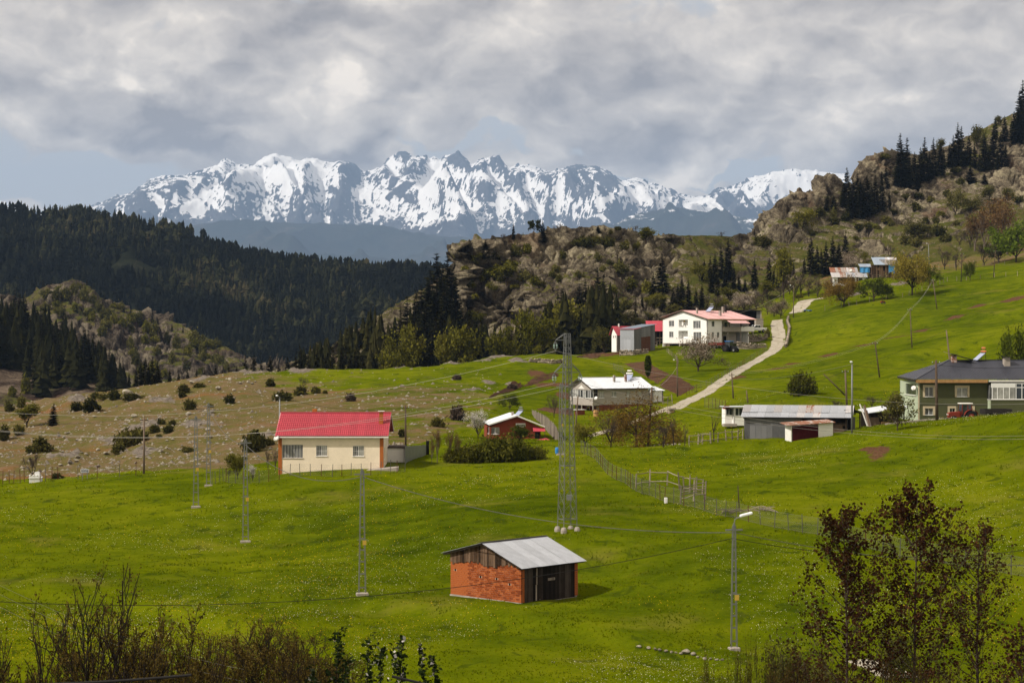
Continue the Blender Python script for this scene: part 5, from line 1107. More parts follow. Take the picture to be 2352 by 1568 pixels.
def grass_and_flowers():
 rng = np.random.default_rng(12)
 n = 105000; u = rng.uniform(-40, 2400, n); D = 1/rng.uniform(1/300., 1/92., n); x = (u-CX)/FPX*D
 dry, e, rk = near_masks(x, D); cl = fbm(x/1.5, D/2.0, None, 3, 61); ok = rng.uniform(0, 1, n) < np.clip(0.45+1.1*cl, .15, 1)*(1-.85*np.clip(dry+e+rk, 0, 1)); x, D, cl, dry = x[ok], D[ok], cl[ok], dry[ok]; n = len(x)
 z = near_z(x, D); h = (0.035+0.05*rng.uniform(0, 1, n)**2+0.08*np.clip(cl-.15, 0, 1))*(0.7+D/330.); a = rng.uniform(0, 6.28, n); w = 0.020+D*0.00022
 V = []
 for k in range(3):
  b = a+k*2.1+rng.normal(0, .3, n); l = rng.uniform(.3, .9, n)*h
  V.append(np.stack([np.stack([x+np.cos(b+1.57)*w, D+np.sin(b+1.57)*w, z-.03], -1), np.stack([x-np.cos(b+1.57)*w, D-np.sin(b+1.57)*w, z-.03], -1), np.stack([x+np.cos(b)*l, D+np.sin(b)*l, z+h], -1)], 1))
 V = np.concatenate(V).reshape(-1, 3); lv = np.repeat(np.tile(np.clip(0.62-0.35*np.clip(cl-.15, 0, .5)+rng.normal(0, .18, n), 0, 1), 3), 3)
 mt = mat_leaf('grass_blades', ((0.0, (0.038, 0.063, 0.001)), (0.4, (0.083, 0.113, 0.0015)), (0.75, (0.132, 0.155, 0.002)), (1.0, (0.20, 0.20, 0.008))), 0.3, 0)
 me = np_mesh('grass', V, None, np.arange(len(V)).reshape(-1, 3), [mt], False, {'lv': lv})
 tag(link(bpy.data.objects.new('grass', me)), 'short spring grass of the meadow', 'grass', kind='stuff')
 def flowers(name, n, patch, thr, size, col, lab, s):
  u = rng.uniform(-40, 2400, n); D = 1/rng.uniform(1/290., 1/92., n); x = (u-CX)/FPX*D; dry, e, rk = near_masks(x, D)
  f = fbm(x/patch, D/(patch*1.6), None, 4, s); ok = (f > thr) & (rng.uniform(0, 1, n) < np.clip((f-thr)*4+.05, 0, 1)) & (dry+e+rk < .3); x, D = x[ok], D[ok]; k = len(x); z = near_z(x, D)+rng.uniform(.08, .20, k)
  c = np.stack([x, D, z], -1); co, q = cards(c, size*(.5+D/260.), rng, 0, 1.0)
  me = np_mesh(name, co, q, None, [simple(name+'_petals', col, .8, .1)], False); tag(link(bpy.data.objects.new(name, me)), lab, 'flowers', kind='stuff')
 flowers('daisies', 42000, 9.0, 0.02, 0.046, (0.62, 0.60, 0.42), 'tiny white daisies scattered through the meadow', 41)
 flowers('dandelions', 26000, 14.0, 0.10, 0.055, (0.55, 0.36, 0.01), 'tiny yellow dandelions scattered through the meadow', 47)
grass_and_flowers()
# ------------------------------------------------------------------ building kit
def mat_wood(name, c, rnd=0.6, var=0.4):
 t = NT(name, 0.9, 0.15); v = t.vec((6, 6, 0.5)); f = t.noise(3, 6, .65, v); g = t.noise(1.3, 3)
 k = t.math('ADD', t.math('ADD', t.math('MULTIPLY', f, .6), t.math('MULTIPLY', g, .4)), t.math('MULTIPLY', t.math('SUBTRACT', t.rnd(), .5), rnd))
 t.col(t.ramp(k, ((.15, tuple(x*.35 for x in c)), (.5, c), (.85, tuple(min(1, x*2.1+.02) for x in c))))); t.bump(f, .4, .02); return t.m
def mat_sheet(name, c, rust=0.3, metal=0.55, rough=0.42, rustcol=(0.20, 0.075, 0.030), rnd=.25):
 """zinc sheet with drifting tone and rust"""
 t = NT(name, rough, .25, metal); v = t.vec((1, 1, 1)); a = t.noise(.9, 6, .62, v); b = t.noise(5, 5, .65, t.vec((3, .5, 3)))
 k = t.math('ADD', t.math('ADD', t.math('MULTIPLY', a, .5), t.math('MULTIPLY', b, .5)), t.math('MULTIPLY', t.math('SUBTRACT', t.rnd(), .5), rnd))
 base = t.ramp(k, ((.25, tuple(x*.72 for x in c)), (.75, tuple(min(1, x*1.15) for x in c))))
 r = t.mr(t.math('ADD', t.math('ADD', t.math('MULTIPLY', t.noise(1.4, 7, .68, t.vec((1.5, .6, 1.5))), .8), t.math('MULTIPLY', t.rnd(), .25)), rust-.5), .52, .60)
 t.col(t.mix(r, base, t.mix(t.noise(7, 4), tuple(x*.6 for x in rustcol), tuple(min(1, x*1.5) for x in rustcol))))
 t.L(t.mr(r, 0, 1, rough, .9), t.p.inputs['Roughness']); t.L(t.mr(r, 0, 1, metal, 0), t.p.inputs['Metallic']); return t.m
BM = {
 'zinc': mat_sheet('zinc_sheet', (.50, .52, .56), .18), 'zinc_wall': mat_sheet('zinc_wall_sheet', (.15, .15, .155), .14, .2, .6, rnd=.5), 'rusty': mat_sheet('rusty_sheet', (.42, .36, .33), .50, .25, .6, (.22, .095, .055)),
 'patch': mat_sheet('patched_sheet', (.46, .44, .44), .36, .2, .6, (.25, .11, .065), .5), 'white_roof': mat_sheet('pale_roof_sheet', (.68, .71, .76), .0, .25, .45, rnd=.1), 'blue_roof': mat_sheet('bluish_sheet', (.36, .43, .52), .0, .4, .45),
 'red_roof': mat_sheet('red_roof_sheet', (.43, .058, .080), .04, .0, .55, (.50, .12, .13), .14), 'pink_roof': mat_sheet('faded_red_roof_sheet', (.58, .34, .33), .26, .0, .5, (.74, .66, .63), .3), 'slate': mat_sheet('grey_roof_sheet', (.060, .062, .078), .0, .35, .42, rnd=.12),
 'rust_dark': mat_sheet('dark_rust_sheet', (.10, .05, .03), .6, 0, .8, (.09, .035, .018)),
 'brickjoint': simple('mortar', (.40, .26, .19), .95, .25, 4), 'concrete': simple('concrete', (.34, .30, .26), .95, .25, 2.5, bump=.5), 'cream': simple('cream_render', (.80, .69, .54), .9, .12, .6), 'orange': simple('orange_paint', (.36, .115, .030), .85, .12, 1.5),
 'orangewall': simple('brick_red_render', (.22, .050, .026), .9, .12, 1.0), 'white': simple('white_render', (.82, .81, .78), .9, .06, .7), 'grey': simple('grey_render', (.36, .325, .29), .95, .14, 1.2), 'greenwall': simple('olive_green_render', (.082, .088, .042), .9, .10, .8),
 'pale_sunlit_green': simple('pale_sunlit_green_render', (.38, .43, .31), .9, .10, .8), 'plastic': simple('white_window_frame', (.75, .75, .74), .4, .05, 3, spec=.5), 'trim': simple('cream_trim', (.50, .42, .29), .85, .1, 2), 'paint': simple('white_paint', (.72, .70, .66), .7, .12, 2),
 'dark': simple('dark_and_painted_shade', (.012, .010, .009), .95, .3, 2), 'redbrick': simple('dark_red_brick', (.17, .052, .032), .95, .35, 7), 'steel': simple('galvanised_steel', (.20, .205, .20), .55, .18, 3, metal=.4), 'black': simple('black_rubber', (.012, .012, .012), .8, .3, 5), 'iron': simple('dark_iron', (.035, .030, .028), .7, .3, 4, metal=.3),  # first colour is near-black: shade of openings and open sheds painted in
 'maroon': simple('maroon_cloth', (.055, .006, .008), .9, .3, 2), 'tarp': simple('blue_tarpaulin', (.045, .25, .52), .55, .2, 2, spec=.4), 'blue': simple('blue_paint', (.02, .19, .55), .4, .1, 2, spec=.5), 'redpaint': simple('red_paint', (.20, .030, .015), .6, .35, 3, spec=.2), 'redpaint2': simple('dull_red_paint', (.16, .022, .014), .6, .3, 3),
 'carwhite': simple('white_car_paint', (.72, .72, .70), .3, .04, 2, spec=.5), 'lampglass': simple('lamp_cover', (.75, .76, .76), .2, .05, 3, spec=.6), 'ceramic': simple('glass_insulator', (.30, .42, .36), .2, .1, 3, spec=.6), 'yellow': simple('yellow_plate', (.55, .36, .06), .6, .1, 3), 'copper': simple('copper_tank', (.58, .20, .08), .4, .15, 3, metal=.3),
 'marble': simple('white_marble', (.70, .70, .69), .5, .08, 2, spec=.4), 'ink': simple('black_lettering', (.015, .015, .02), .6, .05, 2), 'panel': simple('solar_panel', (.30, .34, .48), .15, .1, 3, spec=.7), 'steelpost': simple('fence_post_steel', (.10, .095, .085), .7, .3, 4), 'rustpost': simple('rusty_post', (.095, .035, .020), .9, .3, 4),
 'wood': mat_wood('weathered_wood', (.060, .040, .026)), 'darkwood': mat_wood('black_weathered_wood', (.020, .0135, .0095), .75), 'gablewood': mat_wood('brown_weathered_wood', (.062, .036, .020), .9), 'paleboard': mat_wood('grey_board', (.24, .20, .165), .4), 'pole': mat_wood('pole_wood', (.085, .060, .042), .4), 'rail': mat_wood('grey_rail', (.17, .14, .11), .5), 'freshwood': mat_wood('yellow_wood', (.42, .24, .10), .3)}
def mat_glass(name, c, rough=.08):
 t = NT(name, rough, .6); t.col(t.ramp(t.noise(1.2, 3), ((.3, tuple(x*.6 for x in c)), (.7, tuple(x*1.3 for x in c))))); return t.m
BM['glass'] = mat_glass('window_glass', (.030, .036, .040)); BM['curtain'] = mat_glass('curtained_glass', (.30, .30, .28), .25); BM['lace'] = mat_glass('lace_curtain_glass', (.14, .14, .14), .2)
def mat_bricks():
 t = NT('brick', .95, .1); k = t.math('ADD', t.math('MULTIPLY', t.noise(9, 5, .65), .45), t.math('MULTIPLY', t.rnd(), .6))
 t.col(t.ramp(k, ((.15, (.135, .030, .009)), (.5, (.255, .062, .017)), (.85, (.370, .110, .034))))); t.bump(t.noise(20, 3), .4, .01); return t.m
BM['brick'] = mat_bricks()
def len_to(P, rz, u):
 """how far along direction rz from P until the picture column u"""
 k = (u-CX)/FPX; return (k*P.y-P.x)/(math.cos(rz)-k*math.sin(rz))
def hz(P, v, D=None): return -(v-CY)/FPX*(P.y if D is None else D)-P.z
class House:
 """local frame: x along the front wall, y to the back, origin at the front left corner on the ground"""
 def __init__(s, name, P, rz, L, Dp, label, cat): s.o = empty(name, P, rz, label, cat); s.P = P; s.rz = rz; s.L = L; s.D = Dp
 def world_y(s, x, y): return s.P.y+x*math.sin(s.rz)+y*math.cos(s.rz)
 def z_at(s, x, y, v): return -(v-CY)/FPX*s.world_y(x, y)-s.P.z
 def s_on(s, side, u):
  """coordinate along a wall whose picture column is u"""
  if side == 'front': return len_to(s.P, s.rz, u)
  return len_to(s.P, s.rz+math.pi/2, u)      # left wall (x = 0)
 def f(s, side, t, n, h):
  return {'front': (t, n, h), 'left': (n, t, h), 'right': (s.L-n, t, h), 'back': (t, s.D-n, h)}[side]
 def wall(s, side, a, b, z0, z1, mat, openings=(), thick=.22, top=None, name='wall', label=None):
  """wall from a to b with real openings; top: optional function t -> height for gables"""
  m = MB(); xs = sorted(set([a, b]+[x for o in openings for x in o[:2]]+([top[0]] if top else []))); zs = sorted(set([z0, z1]+[x for o in openings for x in o[2:4]]))
  F = lambda t, n, h: s.f(side, t, n, h)
  ins = lambda x, z: any(o[0] < x < o[1] and o[2] < z < o[3] for o in openings)
  for i in range(len(xs)-1):
   for j in range(len(zs)-1):
    x0, x1, y0, y1 = xs[i], xs[i+1], zs[j], zs[j+1]
    if not ins((x0+x1)/2, (y0+y1)/2): m.quad(F(x0, 0, y0), F(x1, 0, y0), F(x1, 0, y1), F(x0, 0, y1)); m.quad(F(x0, thick, y0), F(x1, thick, y0), F(x1, thick, y1), F(x0, thick, y1))
  for o in openings:
   x0, x1, y0, y1 = o[:4]
   for p, q in (((x0, y0), (x1, y0)), ((x1, y0), (x1, y1)), ((x1, y1), (x0, y1)), ((x0, y1), (x0, y0))): m.quad(F(p[0], 0, p[1]), F(q[0], 0, q[1]), F(q[0], thick, q[1]), F(p[0], thick, p[1]))
  for p, q in (((a, z0), (b, z0)), ((b, z0), (b, z1)), ((a, z1), (a, z0))): m.quad(F(p[0], 0, p[1]), F(q[0], 0, q[1]), F(q[0], thick, q[1]), F(p[0], thick, p[1]))
  if top:
   c, zt = top[0], top[1]; m.poly([F(a, 0, z1), F(b, 0, z1 if len(top) < 3 else top[2]), F(c, 0, zt)], Vector(F(0, thick, 0))-Vector(F(0, 0, 0)))
  else: m.quad(F(a, 0, z1), F(b, 0, z1), F(b, thick, z1), F(a, thick, z1))
  o = m.build(name, mat, s.o)
  if label: o['label'] = label
  return o
 def window(s, side, x0, x1, z0, z1, panes=2, pane='glass', frame='plastic', fw=.055, deep=.10, sill=True, bars=0, mats=None):
  F = lambda t, n, h: s.f(side, t, n, h)
  def box(m, a, b, n0, n1, c, d): p, q = F(a, n0, c), F(b, n1, d); m.box(min(p[0], q[0]), max(p[0], q[0]), min(p[1], q[1]), max(p[1], q[1]), c, d)
  m = MB(); box(m, x0, x1, deep, deep+.05, z0, z0+fw); box(m, x0, x1, deep, deep+.05, z1-fw, z1); w = (x1-x0)/panes
  for i in range(panes+1):
   c = x0+i*w; box(m, max(x0, c-fw/2)-(0 if 0 < i < panes else 0), min(x1, c+fw/2), deep-.003, deep+.053, z0+fw, z1-fw)
  wo = m.build('window', BM[frame], s.o)
  for i in range(panes):
   m = MB(); box(m, x0+i*w+fw/2, x0+(i+1)*w-fw/2, deep+.02, deep+.03, z0+fw, z1-fw); m.build('pane', BM[mats[i] if mats else pane], wo)
  if sill: m = MB(); box(m, x0-.06, x1+.06, -.06, deep, z0-.05, z0-.003); m.build('sill', BM['plastic' if frame == 'plastic' else 'concrete'], wo)
  if bars:
   m = MB()
   for i in range(bars+1): t = x0+(x1-x0)*i/bars; box(m, t-.008, t+.008, -.05, -.034, z0-.03, z1+.03)
   for h in (z0-.03, (z0+z1)/2, z1+.02): box(m, x0-.03, x1+.03, -.036, -.02, h, h+.015)
   m.build('window_grille', BM['paint'], wo)
  return wo
 def box(s, name, mat, x0, x1, y0, y1, z0, z1, label=None, bevel=0):
  o = MB().box(x0, x1, y0, y1, z0, z1).build(name, BM[mat], s.o, bevel=bevel)
  if label: o['label'] = label
  return o
def sheet_mesh(width, length, ribs, rib_h=.03, mat='zinc', seg=1, round_=False, step=.0):
 """one ribbed roof sheet: x across, running down along -y, thickness upwards"""
 m = MB(); prof = []
 for i in range(ribs):
  b = i/ribs*width; r = width/ribs
  prof += [(b, 0), (b+r*.5, rib_h)] if round_ else [(b, 0), (b+r*.62, 0), (b+r*.72, rib_h), (b+r*.90, rib_h)]
 prof.append((width, 0))
 for j in range(seg):
  ya, yb = -length*j/seg, -length*(j+1)/seg
  for (xa, ha), (xb, hb) in zip(prof[:-1], prof[1:]):
   m.quad((xa, yb, ha+step), (xb, yb, hb+step), (xb, ya, hb), (xa, ya, ha))
   if step: m.quad((xa, yb, ha), (xb, yb, hb), (xb, yb, hb+step), (xa, yb, ha+step))
 m.quad((0, -length, -.012), (width, -length, -.012), (width, 0, -.012), (0, 0, -.012))
 me = m.mesh('roof_sheet', BM[mat] if isinstance(mat, str) else mat); return me
def lay_roof(parent, x0, x1, yr, zr, ye, ze, n, ribs, mats, rib_h=.03, name='roof_sheet', rnd=None, round_=False, jitter=0.0, seg=1, step=0.):
 """sheets from the ridge line (yr, zr) down to the eave line (ye, ze)"""
 w = (x1-x0)/n; run = abs(ye-yr); sl = math.hypot(run, zr-ze); a = math.atan2(zr-ze, run); mats = mats if isinstance(mats, (list, tuple)) else [mats]
 mm = {k: sheet_mesh(w*.996, sl, ribs, rib_h, k, seg, round_, step) for k in set(mats)}; front = ye < yr; r = rnd or R
 for i in range(n):
  k = mats[r.randrange(len(mats))]; j = r.uniform(-jitter, jitter)
  inst(name, mm[k], parent, (x0+i*w if front else x0+(i+1)*w, yr+(j if front else -j)*math.cos(a), zr+.004*(i % 2)+.02), (a, 0, 0 if front else math.pi))
def chimney(h, x, y, z0, z1, w, mat, cap=None):
 c = MB().box(x-w/2, x+w/2, y-w/2, y+w/2, z0, z1).build('chimney', BM[mat], h.o, bevel=.01)
 if cap: MB().box(x-w*.8, x+w*.8, y-w*.8, y+w*.8, z1+.07, z1+.12).box(x-w*.4, x-w*.3, y-.02, y+.02, z1, z1+.07).box(x+w*.3, x+w*.4, y-.02, y+.02, z1, z1+.07).build('chimney_cap', BM[cap], c)
def solar(loc, rz, label, sc=1.0, tank='paint', two=True, parent_z=0):
 o = empty('solar_heater', loc, rz, label, 'solar heater'); o.scale = (sc, sc, sc)
 MB().poly([(-.9, -1.0, .15), (.9, -1.0, .15), (.9, .5, 1.35), (-.9, .5, 1.35)], (0, .04, -.06)).build('collector_panel', BM['panel'], o)
 m = MB()
 for sx in (-.8, .8): m.bar((sx, .62, 0), (sx, .62, 2.1 if two else 1.6), .05); m.bar((sx, .62, .1), (sx, -.9, .15), .04); m.bar((sx, .62, 1.3), (sx, -.1, .75), .04)
 m.build('stand', BM['iron'], o)
 for i, z in enumerate((1.62, 2.2)[:2 if two else 1]):
  k = 1.0 if i == 0 else .62; MB().tube([(-.85*k, .62, z), (-.8*k, .62, z), (.8*k, .62, z), (.85*k, .62, z)], [.11, .17, .17, .11], 12).build('water_tank', BM[tank], o, True)
 return o
def dish(loc, rz, label, d=.8, tilt=.5):
 o = empty('satellite_dish', loc, rz, label, 'satellite dish'); m = MB(); n = 14
 for r, z in ((.0, .0), (.25, .02), (.5, .09)): pass
 prof = [(.02, 0), (.25, .025), (.5, .10)]
 mm = MB().lathe([(r*d, z*d) for r, z in prof], n=n); me = mm.mesh('reflector', BM['paint'], True); r = inst('reflector', me, o, (0, 0, 0), (math.pi/2-tilt+math.pi, 0, 0))
 MB().bar((0, 0, 0), (0, .35, -.2), .05).bar((0, -.02, -.3*d), (0, -.55*d, 0), .025).build('bracket', BM['iron'], o); return o
# ------------------------------------------------------------------ brick hut in the meadow
def brick_hut():
 P = W(1197, 1392, 121.0); rz = math.radians(46); L = len_to(P, rz, 1327); Dp = len_to(P, rz+math.pi/2, 1035)
 h = House('brick_hut', P, rz, L, Dp, 'red brick hut with zinc roof and dark plank front in the meadow', 'hut'); o = h.o
 zr = h.z_at(-.3, Dp/2, 1243)-.10; zf = h.z_at(0, -.35, 1303)-.03; zb = h.z_at(-.3, Dp+.5, 1270)
 ch, bl, gap = .126, .262, .022; z0 = .22; nb = 18; ztop = z0+nb*(ch+.002)
 m = MB(); rr = random.Random(3)
 for i in range(14):
  a, b = Dp*i/14, Dp*(i+1)/14; m.box(-.05-rr.uniform(0, .04), .12, a, b, -.9, z0-rr.uniform(0, .03))
 m.box(.125, L, -.06, .1, -.9, z0*.6).box(L-.1, L+.05, .105, Dp, -.9, z0).build('footing', BM['concrete'], o)
 MB().box(.012, .2, .02, Dp-.02, z0-.02, ztop-.005).box(L-.2, L-.012, .02, Dp-.02, z0-.02, ztop-.005).box(.205, L-.205, Dp-.2, Dp-.012, z0-.02, ztop-.005).build('mortar_core', BM['brickjoint'], o)
 bm_ = MB().box(-bl/2, bl/2, -.06, .06, -ch/2+.008, ch/2-.008).mesh('brick', BM['brick']); hb = MB().box(-bl/4+.003, bl/4-.003, -.06, .06, -ch/2+.004, ch/2-.004).mesh('brick', BM['brick'])
 holes = {(12, 2): 1, (10, 10): 1, (10, 15): 1, (8, 19): 1}; lst = []
 npc = int(Dp/(bl+gap)); pit = Dp/npc
 for j in range(nb):
  zc = z0+(j+.5)*(ch+.002); off = (j % 2)*.5
  for i in range(npc+(1 if off else 0)):
   y = (i+.5-off)*pit
   half = y < bl*.3 or y > Dp-bl*.3
   if half: y = pit*.25 if y < 1 else Dp-pit*.25
   if (j, npc-i) in holes: MB().box(-.004, .011, y-pit*.22, y+pit*.22, zc-ch*.5, zc+ch*.5).build('hole_shade', BM['dark'], o); continue  # near-black plate paints the shade where a brick is missing
   lst.append((y, zc, half))
 lst.sort(key=lambda t: t[0])
 for y, zc, half in lst[:296]: inst('brick', hb if half else bm_, o, (.055+rr.uniform(-.008, .006), y, zc), (0, rr.uniform(-.02, .02), math.pi/2+rr.uniform(-.008, .008)), (pit/(bl+gap), 1, 1))
 m = MB()
 for y, zc, half in lst[296:]: d = rr.uniform(-.008, .006); q = pit*(.25 if half else .5)-.006; m.box(-.005+d, .115+d, y-q, y+q, zc-ch/2+.004, zc+ch/2-.004)
 for j in range(nb):   # brick piers at both ends of the plank front
  zc = z0+(j+.5)*(ch+.002)
  for xa, xb in ((.125, .30), (L-.30, L-.002)): d = rr.uniform(-.006, .006); m.box(xa, xb, -.005+d, .115, zc-ch/2+.004, zc+ch/2-.004)
  m.box(L-.11, L+.002, .12, Dp, zc-ch/2+.004, zc+ch/2-.004)
 b = m.build('bricks', BM['brick'], o); tag(b, kind='stuff'); b['label'] = 'far bricks and brick piers of the hut'
 xw = L-.62; n = 25; w = xw/n
 for i in range(n):
  t = rr.uniform(-.02, .0); zz_ = rr.uniform(-.03, .06); MB().box(.31+i*w+.006, .31+(i+1)*w-.006, t-.01, t+.03, zz_-.1, zf+.12-.03*rr.random()).build('plank', BM['darkwood'], o)
 h.box('pale_batten', 'paleboard', 1.30, 1.40, -.06, -.032, .25, 1.25); h.box('pale_batten', 'paleboard', 1.36, 1.45, -.06, -.032, 1.26, zf+.05)
 sb = h.box('latch_board', 'paleboard', 2.45, 3.10, -.065, -.035, 1.42, 1.58); MB().box(2.85, 2.95, -.09, -.067, 1.48, 1.53).build('latch', BM['iron'], sb)
 h.box('lintel_beam', 'darkwood', -.2, L+.25, -.12, -.02, zf-.12, zf+.02)
 n = 34; w = Dp/n; ym = Dp/2
 for i in range(n):
  yc = (i+.5)*w; zt = (zf+(zr-zf)*(yc+.35)/(ym+.35)) if yc < ym else zb+(zr-zb)*(Dp+.5-yc)/(Dp+.5-ym)
  MB().box(-.05+rr.uniform(-.012, .012), -.02+.012, i*w+.004, (i+1)*w-.004, ztop-.10+rr.uniform(-.12, .06)+.12*math.sin(i*.35), zt-.10).build('gable_plank', BM['gablewood'], o)
  MB().box(L+.005, L+.035, i*w+.004, (i+1)*w-.004, ztop-.1, zt-.10).build('gable_plank', BM['gablewood'], o) if i % 3 == 0 else None
 m = MB()
 for x in [-.25+k*(L+.5)/7 for k in range(8)]: m.bar((x, ym, zr-.07), (x, -.30, zf-.04), .07, .09); m.bar((x, ym, zr-.07), (x, Dp+.42, zb-.04), .07, .09)
 m.build('rafters', BM['darkwood'], o)
 for y, z in ((-.25, zf-.0), (ym, zr-.03), (Dp+.35, zb+.02), (Dp*.75, (zr+zb)/2-.0)): MB().bar((-.32, y, z-.06), (L+.3, y, z-.06), .08, .08).build('purlin', BM['darkwood'], o)
 lay_roof(o, -.38, L+.42, ym, zr, -.42, zf-.03, 7, 9, ['zinc'], .016, round_=True, jitter=.03)
 lay_roof(o, -.38, L+.42, ym, zr-.012, Dp+.55, zb, 7, 9, ['zinc', 'rusty'], .016, round_=True, jitter=.03)
 m = MB(); m.bar((-.40, ym, zr+.045), (L+.42, ym, zr+.045), .24, .03); m.build('ridge_cap', BM['iron'], o)
brick_hut()
# ------------------------------------------------------------------ cream house with the red roof
def cream_house():
 P = W(640, 1094, 196.0); L = len_to(P, 0, 880); Dp = 8.6; h = House('cream_house', P, 0, L, Dp, 'cream house with bright red roof and orange corners', 'house'); o = h.o
 S = lambda X: h.s_on('front', zp('H', X, 0)[0]); H = lambda Y: h.z_at(0, 0, zp('H', 0, Y)[1])
 ze = H(545); zr = h.z_at(0, Dp/2, 947.5)
 ops = [(S(400), S(586), H(742), H(622)), (S(705), S(803), H(724), H(630)), (S(1034), S(1133), H(726), H(632))]
 h.wall('front', 0, L, -1.0, ze, BM['cream'], ops); h.wall('left', 0, Dp, -1, ze, BM['cream'], top=(Dp/2, zr-.12)); h.wall('right', 0, Dp, -1, ze, BM['cream'], [(2, 3.1, 1.6, 2.8)], top=(Dp/2, zr-.12)); h.wall('back', 0, L, -1, ze, BM['cream'])
 h.window('right', 2, 3.1, 1.6, 2.8)
 v = ops[0]; wo = h.window('front', v[0], v[1], v[2], v[3], 7, 'lace', 'paint', .03, .06); wo['label'] = 'wide curtained veranda window'
 for v in ops[1:]: h.window('front', *v, 2, bars=6, mats=['lace', 'curtain'])
 h.box('corner_pilaster', 'orange', -.03, S(400)-.02, -.04, .3, -1, ze-.02); h.box('corner_pilaster', 'orange', S(1275), L+.03, -.04, .3, -1, ze-.02)
 h.box('vent', 'paint', S(1052), S(1068), -.05, .0, H(575), H(562))
 m = MB(); m.poly([(S(480), -.9, -.02), (L+1.6, -1.3, 1.0), (L+1.6, -.03, 1.07), (S(480), -.03, .06)], (0, 0, -.5)); m.build('concrete_apron', BM['concrete'], o)
 x0, x1 = h.s_on('front', 632.5), h.s_on('front', 893); lay_roof(o, x0, x1, Dp/2, zr, -.42, H(547)+.02, 14, 4, 'red_roof', .05, seg=13, step=.03); lay_roof(o, x0, x1, Dp/2, zr-.01, Dp+.4, H(547)+.02, 14, 4, 'red_roof', .045)
 MB().bar((x0, Dp/2, zr+.06), (x1, Dp/2, zr+.06), .34, .05).build('ridge_cap', BM['red_roof'], o); MB().bar((x0, -.40, H(547)-.07), (x1, -.40, H(547)-.07), .05, .13).build('fascia', BM['paint'], o)
 m = MB(); m.box(x0+.05, x1-.05, -.36, .0, ze-.06, ze-.03).build('soffit', BM['paint'], o)
 for x in (x0+.03, x1-.03): MB().bar((x, -.38, H(547)-.03), (x, Dp/2, zr-.05), .04, .16).bar((x, Dp/2, zr-.05), (x, Dp+.36, H(547)-.03), .04, .16).build('barge_board', BM['paint'], o)
 xc = S(1275); yc = 1.3; chimney(h, xc, yc+.8, zr-2, h.z_at(0, yc+.8, zp('H', 0, 330)[1]), .85*40/40*.48, 'orange', 'paint'); chimney(h, S(648), Dp/2+.6, zr-1, h.z_at(0, Dp/2, zp('H', 0, 305)[1]), .46, 'orange')
 p = W(*zp('H', 345, 562), 195.5); dish(p, -.5, 'white satellite dish on the left end of the cream house', .7)
 P2 = W(*zp('H', 1322, 790), 203.0); L2 = len_to(P2, .10, zp('H', 1500, 0)[0]); s = House('store_shed', P2, .10, L2, 4, 'low white store with dark flat roof behind the cream house', 'shed'); z1 = s.z_at(0, 0, zp('H', 0, 652)[1])
 s.wall('front', 0, L2, -1, z1, BM['white']); s.wall('left', 0, 4, -1, z1, BM['white']); s.wall('right', 0, 4, -1, z1, BM['white']); s.box('flat_roof', 'wood', -.15, L2+.2, -.2, 4.1, z1+.002, z1+.12)
 f = empty('sheet_fence', W(*zp('H', 1500, 830), 201.5), 0, 'grey upright board fence behind the cream house', 'fence'); A = W(*zp('H', 1500, 830), 201.5); B = W(*zp('H', 1690, 790), 216.0); n = 15
 for i in range(n):
  a = (B-A)*(i/n); b = (B-A)*((i+.93)/n); hgt = 2.0+R.uniform(-.05, .05)-.2*i/n; MB().poly([a+Vector((0, 0, -.5)), b+Vector((0, 0, -.5)), b+Vector((0, 0, hgt+.3)), a+Vector((0, 0, hgt+.3))], (.0, .03, 0)).build('fence_board', BM['steel'], f)
 MB().box(B.x-A.x, B.x-A.x+.35, B.y-A.y, B.y-A.y+.05, -.5, 2.1).build('dark_end_board', BM['dark'], f)
cream_house()
